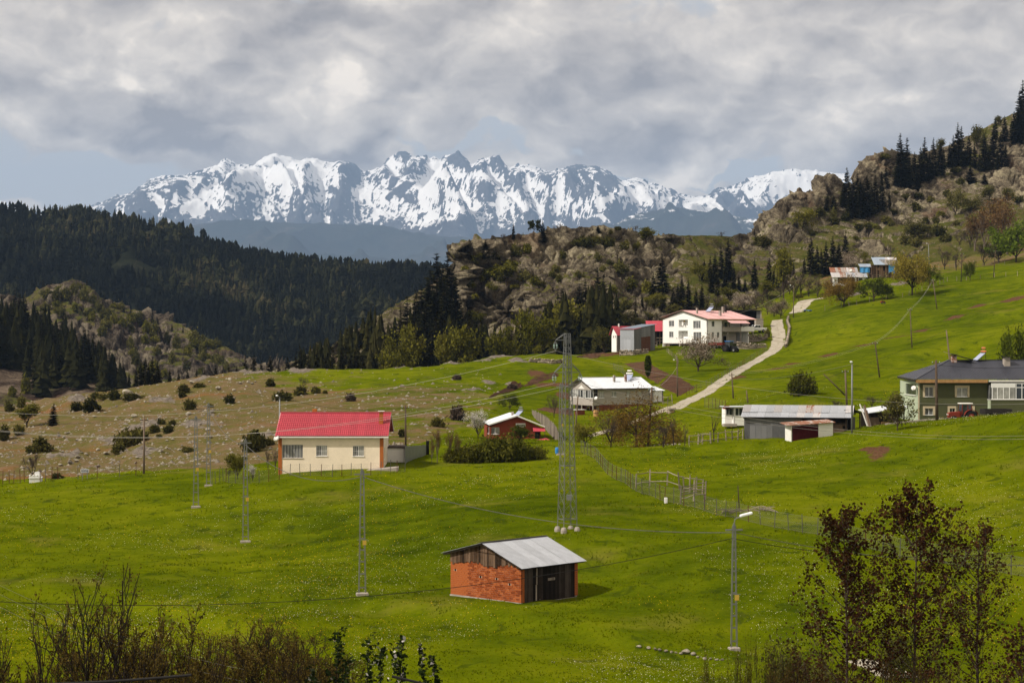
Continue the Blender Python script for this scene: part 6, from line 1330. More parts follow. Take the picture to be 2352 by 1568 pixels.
# ------------------------------------------------------------------ brick red house with its hedge, shed and barrel
def red_house():
 P = W(*zp('I', 243, 830), 250.0); rz = .10; L = len_to(P, rz, zp('I', 700, 0)[0]); Dp = 8.5; h = House('brick_red_house', P, rz, L, Dp, 'small brick red house with pale metal gable roof behind the hedge', 'house'); o = h.o
 S = lambda X: h.s_on('front', zp('I', X, 0)[0]); H = lambda Y: h.z_at(0, 0, zp('I', 0, Y)[1]); xm = S(485); zr = H(592); ze = H(690)
 ops = [(S(255), S(330), H(752), H(690)-.02), (S(478), S(563), H(690)+.03, H(656))]
 h.wall('front', 0, L, -1.5, ze, BM['orangewall'], [ops[0]], top=(xm, zr)); h.wall('left', 0, Dp, -1.5, ze, BM['orangewall'], [(.6, 3, H(752), H(692))]); h.wall('right', 0, Dp, -1.5, ze, BM['orangewall']); h.wall('back', 0, L, -1.5, ze, BM['orangewall'], top=(xm, zr))
 h.window('front', *ops[0], 2, mats=['lace', 'curtain']); h.window('left', .6, 3, H(752), H(692), 3, 'lace')
 x0, x1 = ops[1][0], ops[1][1]; wo = MB().box(x0, x1, -.04, -.003, ops[1][2], ops[1][3]).build('window', BM['plastic'], o); MB().box(x0+.05, x1-.05, -.05, -.042, ops[1][2]+.05, ops[1][3]-.12).build('pane', BM['curtain'], wo)
 for sgn, xe, zev, n in ((1, S(735), H(688), 6), (-1, S(232), H(668), 6)):
  run = abs(xe-xm); sl = math.hypot(run, zr+.12-zev); a = math.atan2(zr+.12-zev, run); w = (Dp+1.2)/n; me = sheet_mesh(w*.996, sl, 5, .03, 'white_roof')
  for i in range(n): inst('roof_sheet', me, o, (xm, (-.6+i*w) if sgn > 0 else (-.6+(i+1)*w), zr+.14), (a, 0, math.pi/2 if sgn > 0 else -math.pi/2))
  MB().bar((xm, -.62, zr+.08), (xe, -.62, zev+.02), .05, .16).build('barge_board', BM['paint'], o)
 m = sheet_mesh(S(735)-S(628), .9, 8, .03, 'red_roof'); inst('awning', m, o, (S(628), -.25, H(690)-.06), (.55, 0, 0)); h.box('door', 'dark', S(648), S(690), -.03, .0, H(835), H(735)); MB().bar((S(730), -1.0, H(728)), (S(730), -1.0, -1), .06).build('awning_post', BM['wood'], o)
 for x in (S(245), ): MB().bar((x, -.9, ze), (x, -.9, -1), .12).build('porch_post', BM['orangewall'], o)
 chimney(h, S(462), 2.0, ze, h.z_at(0, 2, zp('I', 0, 552)[1]), .3, 'concrete')
 q = h.P+Vector((S(505), 3.0, zr-.15)); solar(q, -.9, 'solar water heater on the brick red house', .55, 'steel', True)
 P2 = W(*zp('I', 585, 960), 243.0); L2 = len_to(P2, -.5, zp('I', 690, 0)[0]); s = House('outhouse', P2, -.28, len_to(P2, -.28, zp('I', 768, 0)[0]), 3.2, 'small grey outhouse with red roof beside the hedge', 'shed'); z1 = s.z_at(0, 0, zp('I', 0, 830)[1]); z2 = s.z_at(0, 0, zp('I', 0, 806)[1]); LL = s.L
 s.wall('front', 0, LL, -.6, z1-.15, BM['grey'], top=(LL*.55, z2)); s.wall('right', 0, 3.2, -.6, z1-.15, BM['grey']); s.wall('left', 0, 3.2, -.6, z1-.15, BM['grey'])
 for xe, sg in ((-.25, -1), (LL+.3, 1)):
  run = abs(xe-LL*.55); zz_ = z1-.2; a = math.atan2(z2+.1-zz_, run); me = sheet_mesh(1.25, math.hypot(run, z2+.1-zz_), 6, .02, 'red_roof')
  for i in range(3): inst('roof_sheet', me, s.o, (LL*.55, (-.3+i*1.25) if sg > 0 else (-.3+(i+1)*1.25), z2+.12), (a, 0, sg*math.pi/2))
 p = hit(*zp('I', 848, 930)); b = empty('blue_barrel', p, 0, 'blue plastic barrel beside the outhouse', 'barrel'); b.scale = (.75, .75, .75); MB().lathe([(.22, 0), (.29, .06), (.30, .35), (.29, .37), (.30, .40), (.30, .85), (.24, .95)], n=14).build('body', BM['blue'], b, True); MB().lathe([(.25, .95), (.25, 1.0), (.05, 1.0)], n=14).build('lid', BM['blue'], b)
 A = W(*zp('I', 862, 850), 240.0); B = W(*zp('I', 622, 615), 296.0); f = empty('board_fence', A, 0, 'pale upright board fence running uphill beside the brick red house', 'fence'); pts = [(862, 850, 240), (845, 790, 246), (800, 730, 256), (740, 675, 270), (680, 640, 282), (622, 612, 296)]
 Q = [W(*zp('I', a, b), d) for a, b, d in pts]
 for k in range(len(Q)-1):
  n = max(3, int((Q[k+1]-Q[k]).length/.55))
  for i in range(n):
   a = Q[k]+(Q[k+1]-Q[k])*(i/n)-A; b2 = Q[k]+(Q[k+1]-Q[k])*((i+.9)/n)-A; z = 1.35+R.uniform(-.15, .15); MB().poly([a+Vector((0, 0, -.6)), b2+Vector((0, 0, -.6)), b2+Vector((0, 0, z)), a+Vector((0, 0, z))], (.02, .02, 0)).build('fence_board', BM['rail'], f)
red_house()
ZW['N'] = (1309.2, 838.4, 9.752); ZW['P'] = (1389.6, 689.1, 6.206); ZW['Q'] = (1894.9, 574.2, 10.24); ZW['R'] = (2044.2, 792.4, 7.642)
# ------------------------------------------------------------------ grey house with the white roof
def white_roof_house():
 rz = math.radians(27); P = W(*zp('N', 625, 1130), 300.0); L = len_to(P, rz, zp('N', 1790, 0)[0]); Dp = len_to(P, rz+math.pi/2, zp('N', 112, 0)[0])
 h = House('white_roofed_house', P, rz, L, Dp, 'grey rendered house with white metal roof and glazed balcony', 'house'); o = h.o
 S = lambda X: h.s_on('front', zp('N', X, 0)[0]); T = lambda X: h.s_on('left', zp('N', X, 0)[0]); H = lambda Y: h.z_at(0, 0, zp('N', 0, Y)[1])
 z1, ze = H(890), H(545); zr = h.z_at(0, Dp/2, zp('N', 0, 278)[1])
 ops = [(S(935), S(1043), H(714), H(594)), (S(1268), S(1348), H(710), H(590)), (S(1545), S(1610), H(710), H(600)), (S(645), S(766), H(738), H(592))]
 h.wall('front', 0, L, z1, ze, BM['grey'], ops)
 for i, v in enumerate(ops): h.window('front', *v, 2 if i < 3 else 3, 'curtain')
 h.wall('left', 1.1, Dp, z1, ze, BM['grey'], top=(Dp/2, zr-.1)); h.wall('right', 0, Dp, -2, ze, BM['grey'], top=(Dp/2, zr-.1)); h.wall('back', 0, L, -2, ze, BM['grey'])
 h.wall('front', .3, L, -2, z1-.003, BM['redbrick'], [(S(1260), S(1340), .4, 1.2)], name='lower_wall'); h.window('front', S(1260), S(1340), .4, 1.2, 2)
 h.box('lower_wall', 'redbrick', .9, 1.1, .25, Dp, -2, z1-.003); h.box('door', 'blue', .86, .897, 1.2, 2.1, 0, z1-.4); w2 = h.box('window', 'plastic', .85, .896, 4.2, 5.1, .55, z1-.35); MB().box(.83, .848, 4.27, 5.03, .62, z1-.42).build('pane', BM['glass'], w2)
 yb0, yb1 = .0, Dp; h.box('balcony_slab', 'concrete', -.9, .25, yb0, yb1, z1-.12, z1+.05); h.box('balcony_parapet', 'grey', -.9, -.75, yb0, yb1, z1+.052, H(745)); h.box('balcony_parapet', 'grey', -.745, -.003, yb0, yb0+.12, z1+.052, H(745)); h.box('balcony_rail', 'paint', -.95, -.70, yb0-.05, yb1, H(745)+.003, H(745)+.08)
 n = 9; zc, zd = H(745)+.085, H(560)
 gl = MB().box(-.84, -.80, yb0, yb1, zd-.06, zd).build('balcony_glazing', BM['plastic'], o)
 for i in range(n+1): y = yb0+(yb1-yb0)*i/n; MB().box(-.85, -.78, y-.035 if i else y, y+.035 if i < n else y, zc, zd-.062).build('mullion', BM['plastic'], gl)
 for i in range(n): y0 = yb0+(yb1-yb0)*i/n+.04; MB().box(-.82, -.81, y0, yb0+(yb1-yb0)*(i+1)/n-.04, zc, zd-.062).build('pane', BM[('glass', 'lace', 'glass', 'curtain', 'glass', 'lace', 'curtain', 'curtain', 'lace')[i]], gl)
 h.box('gable_wall', 'grey', -.9, -.75, .3, Dp-.3, zd+.003, ze+.15); MB().poly([(-.92, Dp*.36, zd+.15), (-.92, Dp*.64, zd+.15), (-.92, Dp*.5, zd+.75)], (.02, 0, 0)).build('gable_ornament', BM['paint'], o)
 MB().poly([(-.88, 0, ze+.1), (-.88, Dp, ze+.1), (-.88, Dp/2, zr-.05)], (.12, 0, 0)).build('gable_wall', BM['grey'], o)
 for y in (.1, Dp*.5, Dp-.1): h.box('balcony_post', 'concrete', -.88, -.72, y-.09, y+.09, -2, z1-.122)
 x0 = -1.45; x1 = L+.5; lay_roof(o, x0, x1, Dp/2, zr, -.55, H(525), 10, 4, 'white_roof', .03); lay_roof(o, x0, x1, Dp/2, zr-.01, Dp+.5, H(525), 10, 4, 'white_roof', .03); MB().bar((x0, Dp/2, zr+.05), (x1, Dp/2, zr+.05), .3, .04).build('ridge_cap', BM['white_roof'], o)
 MB().bar((x0, -.53, H(525)-.08), (x1, -.53, H(525)-.08), .05, .16).build('fascia', BM['wood'], o); MB().bar((x0+.02, -.5, H(525)-.05), (x0+.02, Dp/2, zr-.06), .05, .14).bar((x0+.02, Dp/2, zr-.06), (x0+.02, Dp+.45, H(525)-.05), .05, .14).build('barge_board', BM['wood'], o)
 chimney(h, 4.1, 2.0, zr-1.2, zr+.35, .32, 'concrete'); chimney(h, 6.2, 2.0, zr-1.2, zr+.45, .32, 'rusty')
 c, s_ = math.cos(rz), math.sin(rz); lx, ly = 7.3, 3.0; solar(P+Vector((lx*c-ly*s_, lx*s_+ly*c, zr-.55)), -.55, 'solar water heater on the white metal roof', .72, 'paint')
 dish(W(*zp('N', 575, 735), 296.5), -.6, 'white satellite dish on the glazed balcony', .7)
 s = House('lean_to', W(*zp('N', 1850, 770), 309.0), rz, 2.0, 3, 'small pale lean-to behind the white roofed house', 'shed'); zt = s.z_at(0, 0, zp('N', 0, 560)[1]); s.wall('front', 0, 2.0, -1, zt-.1, BM['white']); s.wall('left', 0, 3, -1, zt-.1, BM['white']); s.wall('right', 0, 3, -1, zt-.1, BM['dark']); lay_roof(s.o, -.2, 2.3, 3, zt+.5, -.2, zt-.1, 3, 4, 'white_roof')
 p = hit(*zp('N', 580, 1150)); b = empty('wooden_barrel', p, 0, 'pale wooden crate barrel beside the blue door', 'barrel'); MB().lathe([(.36, 0), (.42, .5), (.38, 1.0)], n=10).build('staves', BM['freshwood'], b); MB().lathe([(.43, .46), (.43, .54)], n=10).build('hoop', BM['iron'], b)
 p = hit(*zp('N', 220, 1110)); b = empty('outdoor_oven', p, rz, 'brick outdoor oven with a pale slab left of the balcony', 'oven'); MB().box(-.6, .6, -.5, .5, -.3, .75).build('base', BM['redbrick'], b); MB().box(-.9, .8, -.6, .6, .753, .83).build('slab', BM['paint'], b)
white_roof_house()
# ------------------------------------------------------------------ big white house
def white_house():
 rz = math.radians(38); P = W(*zp('P', 1455, 612), 428.0); L = len_to(P, rz, zp('P', 2050, 0)[0]); Dp = len_to(P, rz+math.pi/2, zp('P', 822, 0)[0]); h = House('white_house', P, rz, L, Dp, 'large white two storey house with faded red roof above the pasture', 'house'); o = h.o
 S = lambda X: h.s_on('front', zp('P', X, 0)[0]); T = lambda X: h.s_on('left', zp('P', X, 0)[0]); H = lambda Y: h.z_at(0, 0, zp('P', 0, Y)[1])
 ze = H(275); zr = h.z_at(0, Dp/2, zp('P', 0, 146)[1]); Lm = S(1665); zm = H(440)
 gw = [(T(985), T(910), H(372), H(287)), (T(1362), T(1257), H(403), H(293)), (T(975), T(915), H(530), H(447)), (T(1370), T(1260), H(580), H(455))]; rec = [(T(1182), T(1050), H(377), H(272)), (T(1180), T(1047), H(548), H(435))]
 h.wall('left', 0, Dp, 0, ze, BM['white'], gw+rec, thick=.25, top=(Dp*.53, zr-.1))
 for i, v in enumerate(gw): h.window('left', *v, 2 if i % 2 == 0 else 3, 'lace')
 for k, v in enumerate(rec):   # loggias
  m = MB(); m.quad((1.3, v[0], v[2]), (1.3, v[1], v[2]), (1.3, v[1], v[3]), (1.3, v[0], v[3])); m.quad((.25, v[0], v[2]), (1.3, v[0], v[2]), (1.3, v[1], v[2]), (.25, v[1], v[2])); m.quad((.25, v[0], v[3]), (1.3, v[0], v[3]), (1.3, v[1], v[3]), (.25, v[1], v[3])); m.quad((.25, v[0], v[2]), (1.3, v[0], v[2]), (1.3, v[0], v[3]), (.25, v[0], v[3])); m.quad((.25, v[1], v[2]), (1.3, v[1], v[2]), (1.3, v[1], v[3]), (.25, v[1], v[3])); lo = m.build('loggia', BM['white'], o)
  MB().box(-.04, .02, v[0]-.05, v[1]+.05, v[2]-.10, v[2]-.003).build('sill', BM['plastic'], lo); MB().box(1.22, 1.295, v[0]+.4, v[0]+1.2, v[2]+.003, v[3]-.4).build('door', BM['glass'], lo)
  if k == 0: MB().box(.5, .53, v[1]-1.0, v[1]-.5, v[2]+.25, v[3]-.15).build('laundry', BM['paint'], lo); MB().box(.5, .53, v[1]-1.5, v[1]-1.1, v[3]-.55, v[3]-.2).build('laundry', BM['yellow'], lo)
 rw = [(S(1522), S(1562), H(378), H(298)), (S(1522), S(1553), H(537), H(455)), (S(1597), S(1630), H(537), H(455))]
 h.wall('front', 0, Lm, 0, ze, BM['white'], rw)
 for v in rw: h.window('front', *v, 2)
 h.wall('right', 0, Dp, -1, ze, BM['white'], top=(Dp*.53, zr-.1)); h.wall('back', 0, L, -1, ze, BM['white'])
 h.box('veranda_wall', 'white', Lm, L, 2.4, 2.6, zm, ze); h.box('veranda_wall', 'grey', Lm, L-2.0, 2.0, 2.2, -1, zm-.2); h.box('side_wall', 'white', Lm-.2, Lm, .225, 2.4, 0, ze)
 for x in (Lm+1.0, Lm+3.2): d = h.box('veranda_door', 'glass', x, x+.9, 2.35, 2.397, zm+.05, zm+2.0)
 for x in (Lm+.8, Lm+2.4): h.box('lower_door', 'dark', x, x+.9, 1.95, 1.997, -.3, 1.6)
 h.box('balcony_slab', 'concrete', Lm+.003, L+1.5, -.25, 2.0, zm-.16, zm); h.box('balcony_parapet', 'grey', Lm+.003, S(1930), -.25, -.13, zm+.003, zm+.95); h.box('balcony_parapet', 'white', S(1930)+.02, L+1.5, -.25, -.13, zm+.003, zm+1.05)
 for x in (S(1930), L-.2, L+1.4, Lm+2.2): MB().bar((x, -.18, zm+.96), (x, -.18, ze-.05), .11).build('veranda_post', BM['wood'], o)
 for x in (Lm+1.8, S(1930), L+1.2): MB().bar((x, -.1, -1.2), (x, -.1, zm-.165), .16).build('veranda_post', BM['concrete'], o)
 h.box('floor_slab', 'concrete', -.03, Lm, -.03, Dp, -.16, -.003)
 for y in (.15, Dp*.36, T(1062), T(852)): h.box('pillar', 'concrete', 0, .3, y-.16, y+.16, -2.6, -.163)
 h.box('back_wall', 'wood', 3.0, 3.2, .2, Dp-.1, -2.6, -.163); h.box('plank_panel', 'wood', .1, .16, T(920), T(870), -2.2, -.163); h.box('pale_board', 'paleboard', .02, .08, T(1040), T(945), -1.6, -.9)
 x0 = -.5; x1 = h.s_on('front', zp('P', 2125, 0)[0])+.1; ym = Dp*.53; rr = random.Random(5)
 lay_roof(o, x0, x1, ym, zr, -.75, H(268)-.02, 12, 4, ['pink_roof'], .03, rnd=rr); lay_roof(o, x0, x1, ym, zr-.01, Dp+.5, h.z_at(0, Dp, zp('P', 0, 245)[1])-.05, 12, 4, ['pink_roof'], .03, rnd=rr); MB().bar((x0, ym, zr+.05), (x1, ym, zr+.05), .3, .05).build('ridge_cap', BM['pink_roof'], o)
 MB().bar((x0+.02, -.7, H(268)-.1), (x0+.02, ym, zr-.08), .06, .15).bar((x0+.02, ym, zr-.08), (x0+.02, Dp+.45, h.z_at(0, Dp, zp('P', 0, 245)[1])-.12), .06, .15).build('barge_board', BM['wood'], o); MB().bar((x0, -.73, H(268)-.1), (x1, -.73, H(268)-.1), .05, .14).build('fascia', BM['freshwood'], o)
 aw = sheet_mesh(S(1975)-S(1700), 1.8, 10, .03, 'pink_roof'); inst('awning', aw, o, (S(1700), -.6, H(280)-.05), (.42, 0, 0))
 for x in (S(1705), S(1960)): MB().bar((x, -2.1, H(280)-.85), (x, -.2, zm+.9), .07).build('awning_strut', BM['wood'], o)
 for X, Y, yy, w, mt in ((1312, 112, 4.6, .38, 'concrete'), (1640, 152, 2.6, .5, 'rusty'), (1680, 95, 5.5, .45, 'concrete'), (1718, 70, 6.4, .42, 'iron')):
  bx = len_to(P+Vector((-yy*math.sin(rz), yy*math.cos(rz), 0)), rz, zp('P', X, 0)[0]); chimney(h, bx, yy, zr-2.0, h.z_at(bx, yy, zp('P', 0, Y)[1]), w, mt)
 yy = 6.0; bx = len_to(P+Vector((-yy*math.sin(rz), yy*math.cos(rz), 0)), rz, zp('P', 1500, 0)[0]); c, s_ = math.cos(rz), math.sin(rz); solar(P+Vector((bx*c-yy*s_, bx*s_+yy*c, zr-.3)), -.9, 'solar water heater on the faded red roof', .8, 'steel')
 # ---- farm buildings left of it
 P2 = W(*zp('P', 415, 700), 426.0); a2 = math.radians(48); q = House('metal_shed', P2, a2, len_to(P2, a2, zp('P', 712, 0)[0]), len_to(P2, a2+math.pi/2, zp('P', 217, 0)[0]), 'tall shed clad in grey corrugated sheets with a bluish roof', 'shed'); zf = q.z_at(0, 0, zp('P', 0, 415)[1]); zb = q.z_at(q.L, 0, zp('P', 0, 350)[1])
 n = 9; w = q.L/n
 for i in range(n):
  z_ = zf+(zb-zf)*(i+.5)/n-.03
  if i in (3, 4, 5, 6): MB().box(i*w+.01, (i+1)*w-.01, -.02, .02, -.4, z_*.58).build('wall_sheet', BM['rust_dark'], q.o); MB().box(i*w+.01, (i+1)*w-.01, -.03, .012, z_*.58-.1, z_).build('wall_sheet', BM['zinc_wall'], q.o)
  else: me = sheet_mesh(w*.99, z_+.4, 6, .025, 'zinc_wall'); inst('wall_sheet', me, q.o, (i*w, 0, z_), (math.pi/2, 0, 0))
 n = 4; w = q.D/n
 for i in range(n):
  for za, zb_, d in ((-.4, zf*.52, 0), (zf*.52-.08, zf-.03, .03)): me = sheet_mesh(w*.99, zb_-za, 6, .025, 'zinc'); inst('wall_sheet', me, q.o, (-d, (i+1)*w, zb_), (math.pi/2, 0, -math.pi/2))
 MB().box(q.L-.05, q.L, .05, q.D, -.4, zb-.05).box(.05, q.L-.06, q.D-.05, q.D, -.4, zf-.05).build('back_wall', BM['zinc_wall'], q.o)
 nn = 5; w = (q.D+.5)/nn; run = q.L+.9; sl = math.hypot(run, zb-zf); a = math.atan2(zb-zf, run); me = sheet_mesh(w*.995, sl, 5, .03, 'blue_roof')
 for i in range(nn): inst('roof_sheet', me, q.o, (q.L+.5, -.25+(i+0)*w+w, zb+.12), (a, 0, -math.pi/2))
 P3 = W(*zp('P', 172, 700), 430.0); a3 = math.radians(42); b = House('red_roofed_barn', P3, a3, 9.0, len_to(P3, a3+math.pi/2, zp('P', 95, 0)[0]), 'small plastered barn with red roof left of the metal shed', 'barn'); zt = b.z_at(0, 0, zp('P', 0, 500)[1]); zr3 = b.z_at(0, b.D, zp('P', 0, 372)[1]); hh = b.D
 b.wall('left', 0, hh, -.6, zt, BM['white'], [(hh*.25, hh*.42, zt-.6, zt-.1), (hh*.6, hh*.78, zt-.6, zt-.1)], top=(hh*.72, zr3-.1)); b.wall('front', 0, 9, -.6, zt, BM['grey']); b.window('left', hh*.25, hh*.42, zt-.6, zt-.1, 1); b.window('left', hh*.6, hh*.78, zt-.6, zt-.1, 1)
 lay_roof(b.o, -.45, 9.3, hh*.72, zr3, -.5, zt-.1, 9, 4, 'red_roof'); lay_roof(b.o, -.45, 9.3, hh*.72, zr3-.01, hh+.5, zt, 9, 4, 'red_roof'); b.box('chimney', 'paint', 1.6, 1.85, hh*.6, hh*.6+.25, zr3-.8, zr3+.6)
 P4 = W(*zp('P', 715, 620), 445.0); b = House('open_barn', P4, math.radians(0), len_to(P4, 0, zp('P', 850, 0)[0]), 6, 'open dark barn with red roof between shed and white house', 'barn'); x0 = len_to(P4, 0, zp('P', 605, 0)[0]); zt = b.z_at(0, 0, zp('P', 0, 442)[1]); zr4 = b.z_at(0, 3, zp('P', 0, 296)[1])
 for x in (x0+.3, .2, b.L*.5, b.L): b.box('post', 'wood', x-.1, x+.1, 0, .2, -1, zt)
 b.box('back_wall', 'dark', x0, b.L, 5.8, 6, -1, zt); b.box('rail', 'rail', .2, b.L, .02, .08, .6, .75); b.box('rail', 'rail', .2, b.L, .02, .08, 1.3, 1.42); b.box('side_wall', 'darkwood', x0, x0+.1, .2, 5.7, -1, zt); lay_roof(b.o, x0-.2, b.L+1.5, 3.2, zr4, -.6, zt-.05, 7, 4, 'red_roof'); lay_roof(b.o, x0-.2, b.L+1.5, 3.2, zr4-.01, 6.6, zt, 7, 4, 'red_roof')
 P5 = W(*zp('P', 2160, 370), 462.0); b = House('open_carport', P5, 0, len_to(P5, 0, zp('P', 2225, 0)[0]), 7, 'dark open carport with flat roof behind the white house', 'shed'); x0 = len_to(P5, 0, zp('P', 1800, 0)[0]); zt = b.z_at(0, 0, zp('P', 0, 150)[1])
 b.box('flat_roof', 'iron', x0, b.L+.4, -.4, 7, zt, zt+.12); b.box('back_wall', 'dark', x0, b.L, 6.8, 7, -1, zt-.003); b.box('side_wall', 'zinc_wall', 0, b.L-.25, 0, .1, -.8, zt-.003); b.box('concrete_pillar', 'concrete', b.L-.2, b.L+.1, -.05, .4, -.8, zt-.003)
 for x in (x0+.2, x0*.5): b.box('post', 'wood', x-.09, x+.09, 0, .2, -1, zt-.003)
 tk = empty('concrete_cistern', W(*zp('P', 2205, 360), 456.0), .2, 'grey concrete water cistern beside the carport', 'cistern'); MB().box(-.9, .9, 0, 1.2, -1, 1.45).build('body', BM['concrete'], tk); MB().box(-.95, .95, -.05, 1.25, 1.453, 1.6).build('slab', BM['concrete'], tk)
white_house()
# ------------------------------------------------------------------ old huts at the top of the pasture
def old_huts():
 D0 = 545.0; rr = random.Random(2); q = lambda X, Y, D=D0: W(*zp('Q', X, Y), D)
 P = q(165, 660); b = House('rusty_hut', P, 0, len_to(P, 0, zp('Q', 985, 0)[0]), 5, 'low hut under a big patched rusty sheet roof', 'hut'); zt = b.z_at(0, 0, zp('Q', 0, 640)[1]); zr = b.z_at(0, 4, zp('Q', 0, 412)[1])
 S = lambda X: b.s_on('front', zp('Q', X, 0)[0]); H = lambda Y: b.z_at(0, 0, zp('Q', 0, Y)[1])
 b.wall('front', .2, b.L-.3, -2.2, zt, BM['white'], [(S(790), S(882), H(712), H(660))]); b.window('front', S(790), S(882), H(712), H(660), 2, frame='wood'); b.box('side_wall', 'wood', .2, .3, .225, 4.5, -2.2, zt); b.box('plank_panel', 'gablewood', S(740), S(780), -.06, -.003, H(760), zt-.05); b.box('plank_panel', 'wood', S(300), S(700), -.06, -.003, H(780), zt-.1)
 zmid = (zt+zr)/2; x1 = S(1000); xs = S(815)
 lay_roof(b.o, -.15, x1, 2.0, zmid-.02, -.5, zt-.05, 12, 5, ['patch', 'rusty', 'patch', 'zinc'], .03, rnd=rr, jitter=.05); lay_roof(b.o, -.15, xs, 4.3, zr, 1.9, zmid+.02, 10, 5, ['patch', 'rusty', 'rusty', 'patch'], .03, rnd=rr, jitter=.05)
 dish(q(610, 480, 543.5), -.3, 'white satellite dish on the rusty roofed hut', 1.0)
 P = q(1110, 600); h = House('wooden_hut', P, 0, len_to(P, 0, zp('Q', 1640, 0)[0]), 6, 'old dark wooden hut with patched grey metal roof', 'hut'); o = h.o; S = lambda X: h.s_on('front', zp('Q', X, 0)[0]); H = lambda Y: h.z_at(0, 0, zp('Q', 0, Y)[1]); zt = H(352); zr = h.z_at(0, 4, zp('Q', 0, 170)[1])
 n = 22; w = h.L/n
 for i in range(n): MB().box(i*w+.01, (i+1)*w-.01, rr.uniform(-.03, .0), .05, -.8, zt).build('plank', BM['gablewood'], o)
 h.box('log_wall', 'gablewood', 0, .1, .06, 5.8, -.8, zt); h.box('log_wall', 'gablewood', h.L-.1, h.L, .06, 5.8, -.8, zt); wn = h.box('window', 'freshwood', S(1245), S(1285), -.06, -.035, H(468), H(425)); MB().box(S(1250), S(1280), -.075, -.062, H(462), H(431)).build('pane', BM['glass'], wn); h.box('door', 'dark', S(1370), S(1405), -.05, -.033, H(490), H(385))
 h.box('blue_sheeting', 'tarp', S(1495), S(1640), -.09, -.04, H(545), H(355), 'blue plastic sheeting on the plank wall'); h.box('opening_shade', 'dark', S(1505), S(1600), -.11, -.093, H(580), H(520))  # last slab is near-black and paints the shade of an opening
 lay_roof(o, S(1150), S(1465), 4.2, zr, -.4, zt+.02, 4, 5, 'blue_roof', rnd=rr); lay_roof(o, S(1465)+.01, S(1745), 4.2, zr-.02, 2.2, zt+.55*(zr-zt), 5, 5, ['patch', 'white_roof'], rnd=rr)
 for j in range(5):   # wooden shingle rows
  for i in range(16):
   x = S(1320+25*(4-j)*.9)+(S(1740)-S(1320))*i/16; y0 = -.45+j*.62; z0 = zt+(zr-zt)*(y0+.4)/4.6+.05
   if x > S(1740): continue
   MB().poly([(x, y0, z0+rr.uniform(0, .04)), (x+.20, y0, z0+rr.uniform(0, .04)), (x+.20, y0+.75, z0+.40), (x, y0+.75, z0+.40)], (0, 0, .03)).build('shingle', BM['rail'], o)
 h.box('chimney', 'iron', S(1180), S(1195), 3.9, 4.1, zr-.5, zr+.5)
 P = q(820, 540, 546.5); t = empty('tarp_shelter', P, 0, 'shelter hung with bright blue tarpaulin between the huts', 'shelter'); w = len_to(P, 0, zp('Q', 1110, 0)[0]); z0 = 0; z1 = hz(P, zp('Q', 0, 400)[1])
 m = MB(); nn = 14
 for i in range(nn):
  a, c = w*i/nn*.8, w*(i+1)/nn*.8; f = lambda x: .08*math.sin(x*5)-.05
  m.quad((a, f(a), .12+.04*math.sin(a*7)), (c, f(c), .12+.04*math.sin(c*7)), (c, f(c)+.15, z1), (a, f(a)+.15, z1))
 m.build('tarpaulin', BM['tarp'], t); lay_roof(t, 0, w, 3.2, z1+1.0, -.1, z1+.02, 3, 5, 'blue_roof', rnd=rr)
 for x in (0, w*.8, w): MB().bar((x, .25, -2), (x, .25, z1), .1).build('post', BM['wood'], t)
 MB().box(0, w, .1, 1.5, -.25, -.15).build('bench', BM['rail'], t)
 f = empty('yard_railing', q(1150, 640, 541), 0, 'rough wooden railing in front of the wooden hut', 'railing')
 for X in (1120, 1290, 1440, 1610): p = q(X, 680, 541)-q(1150, 640, 541); MB().bar(p, p+Vector((0, 0, 1.1)), .12).build('post', BM['rail'], f)
 for Ya, Yb in ((595, 560), (640, 610)): MB().bar(q(1120, Ya, 541)-q(1150, 640, 541), q(1620, Yb, 541)-q(1150, 640, 541), .09).build('rail', BM['rail'], f)
old_huts()
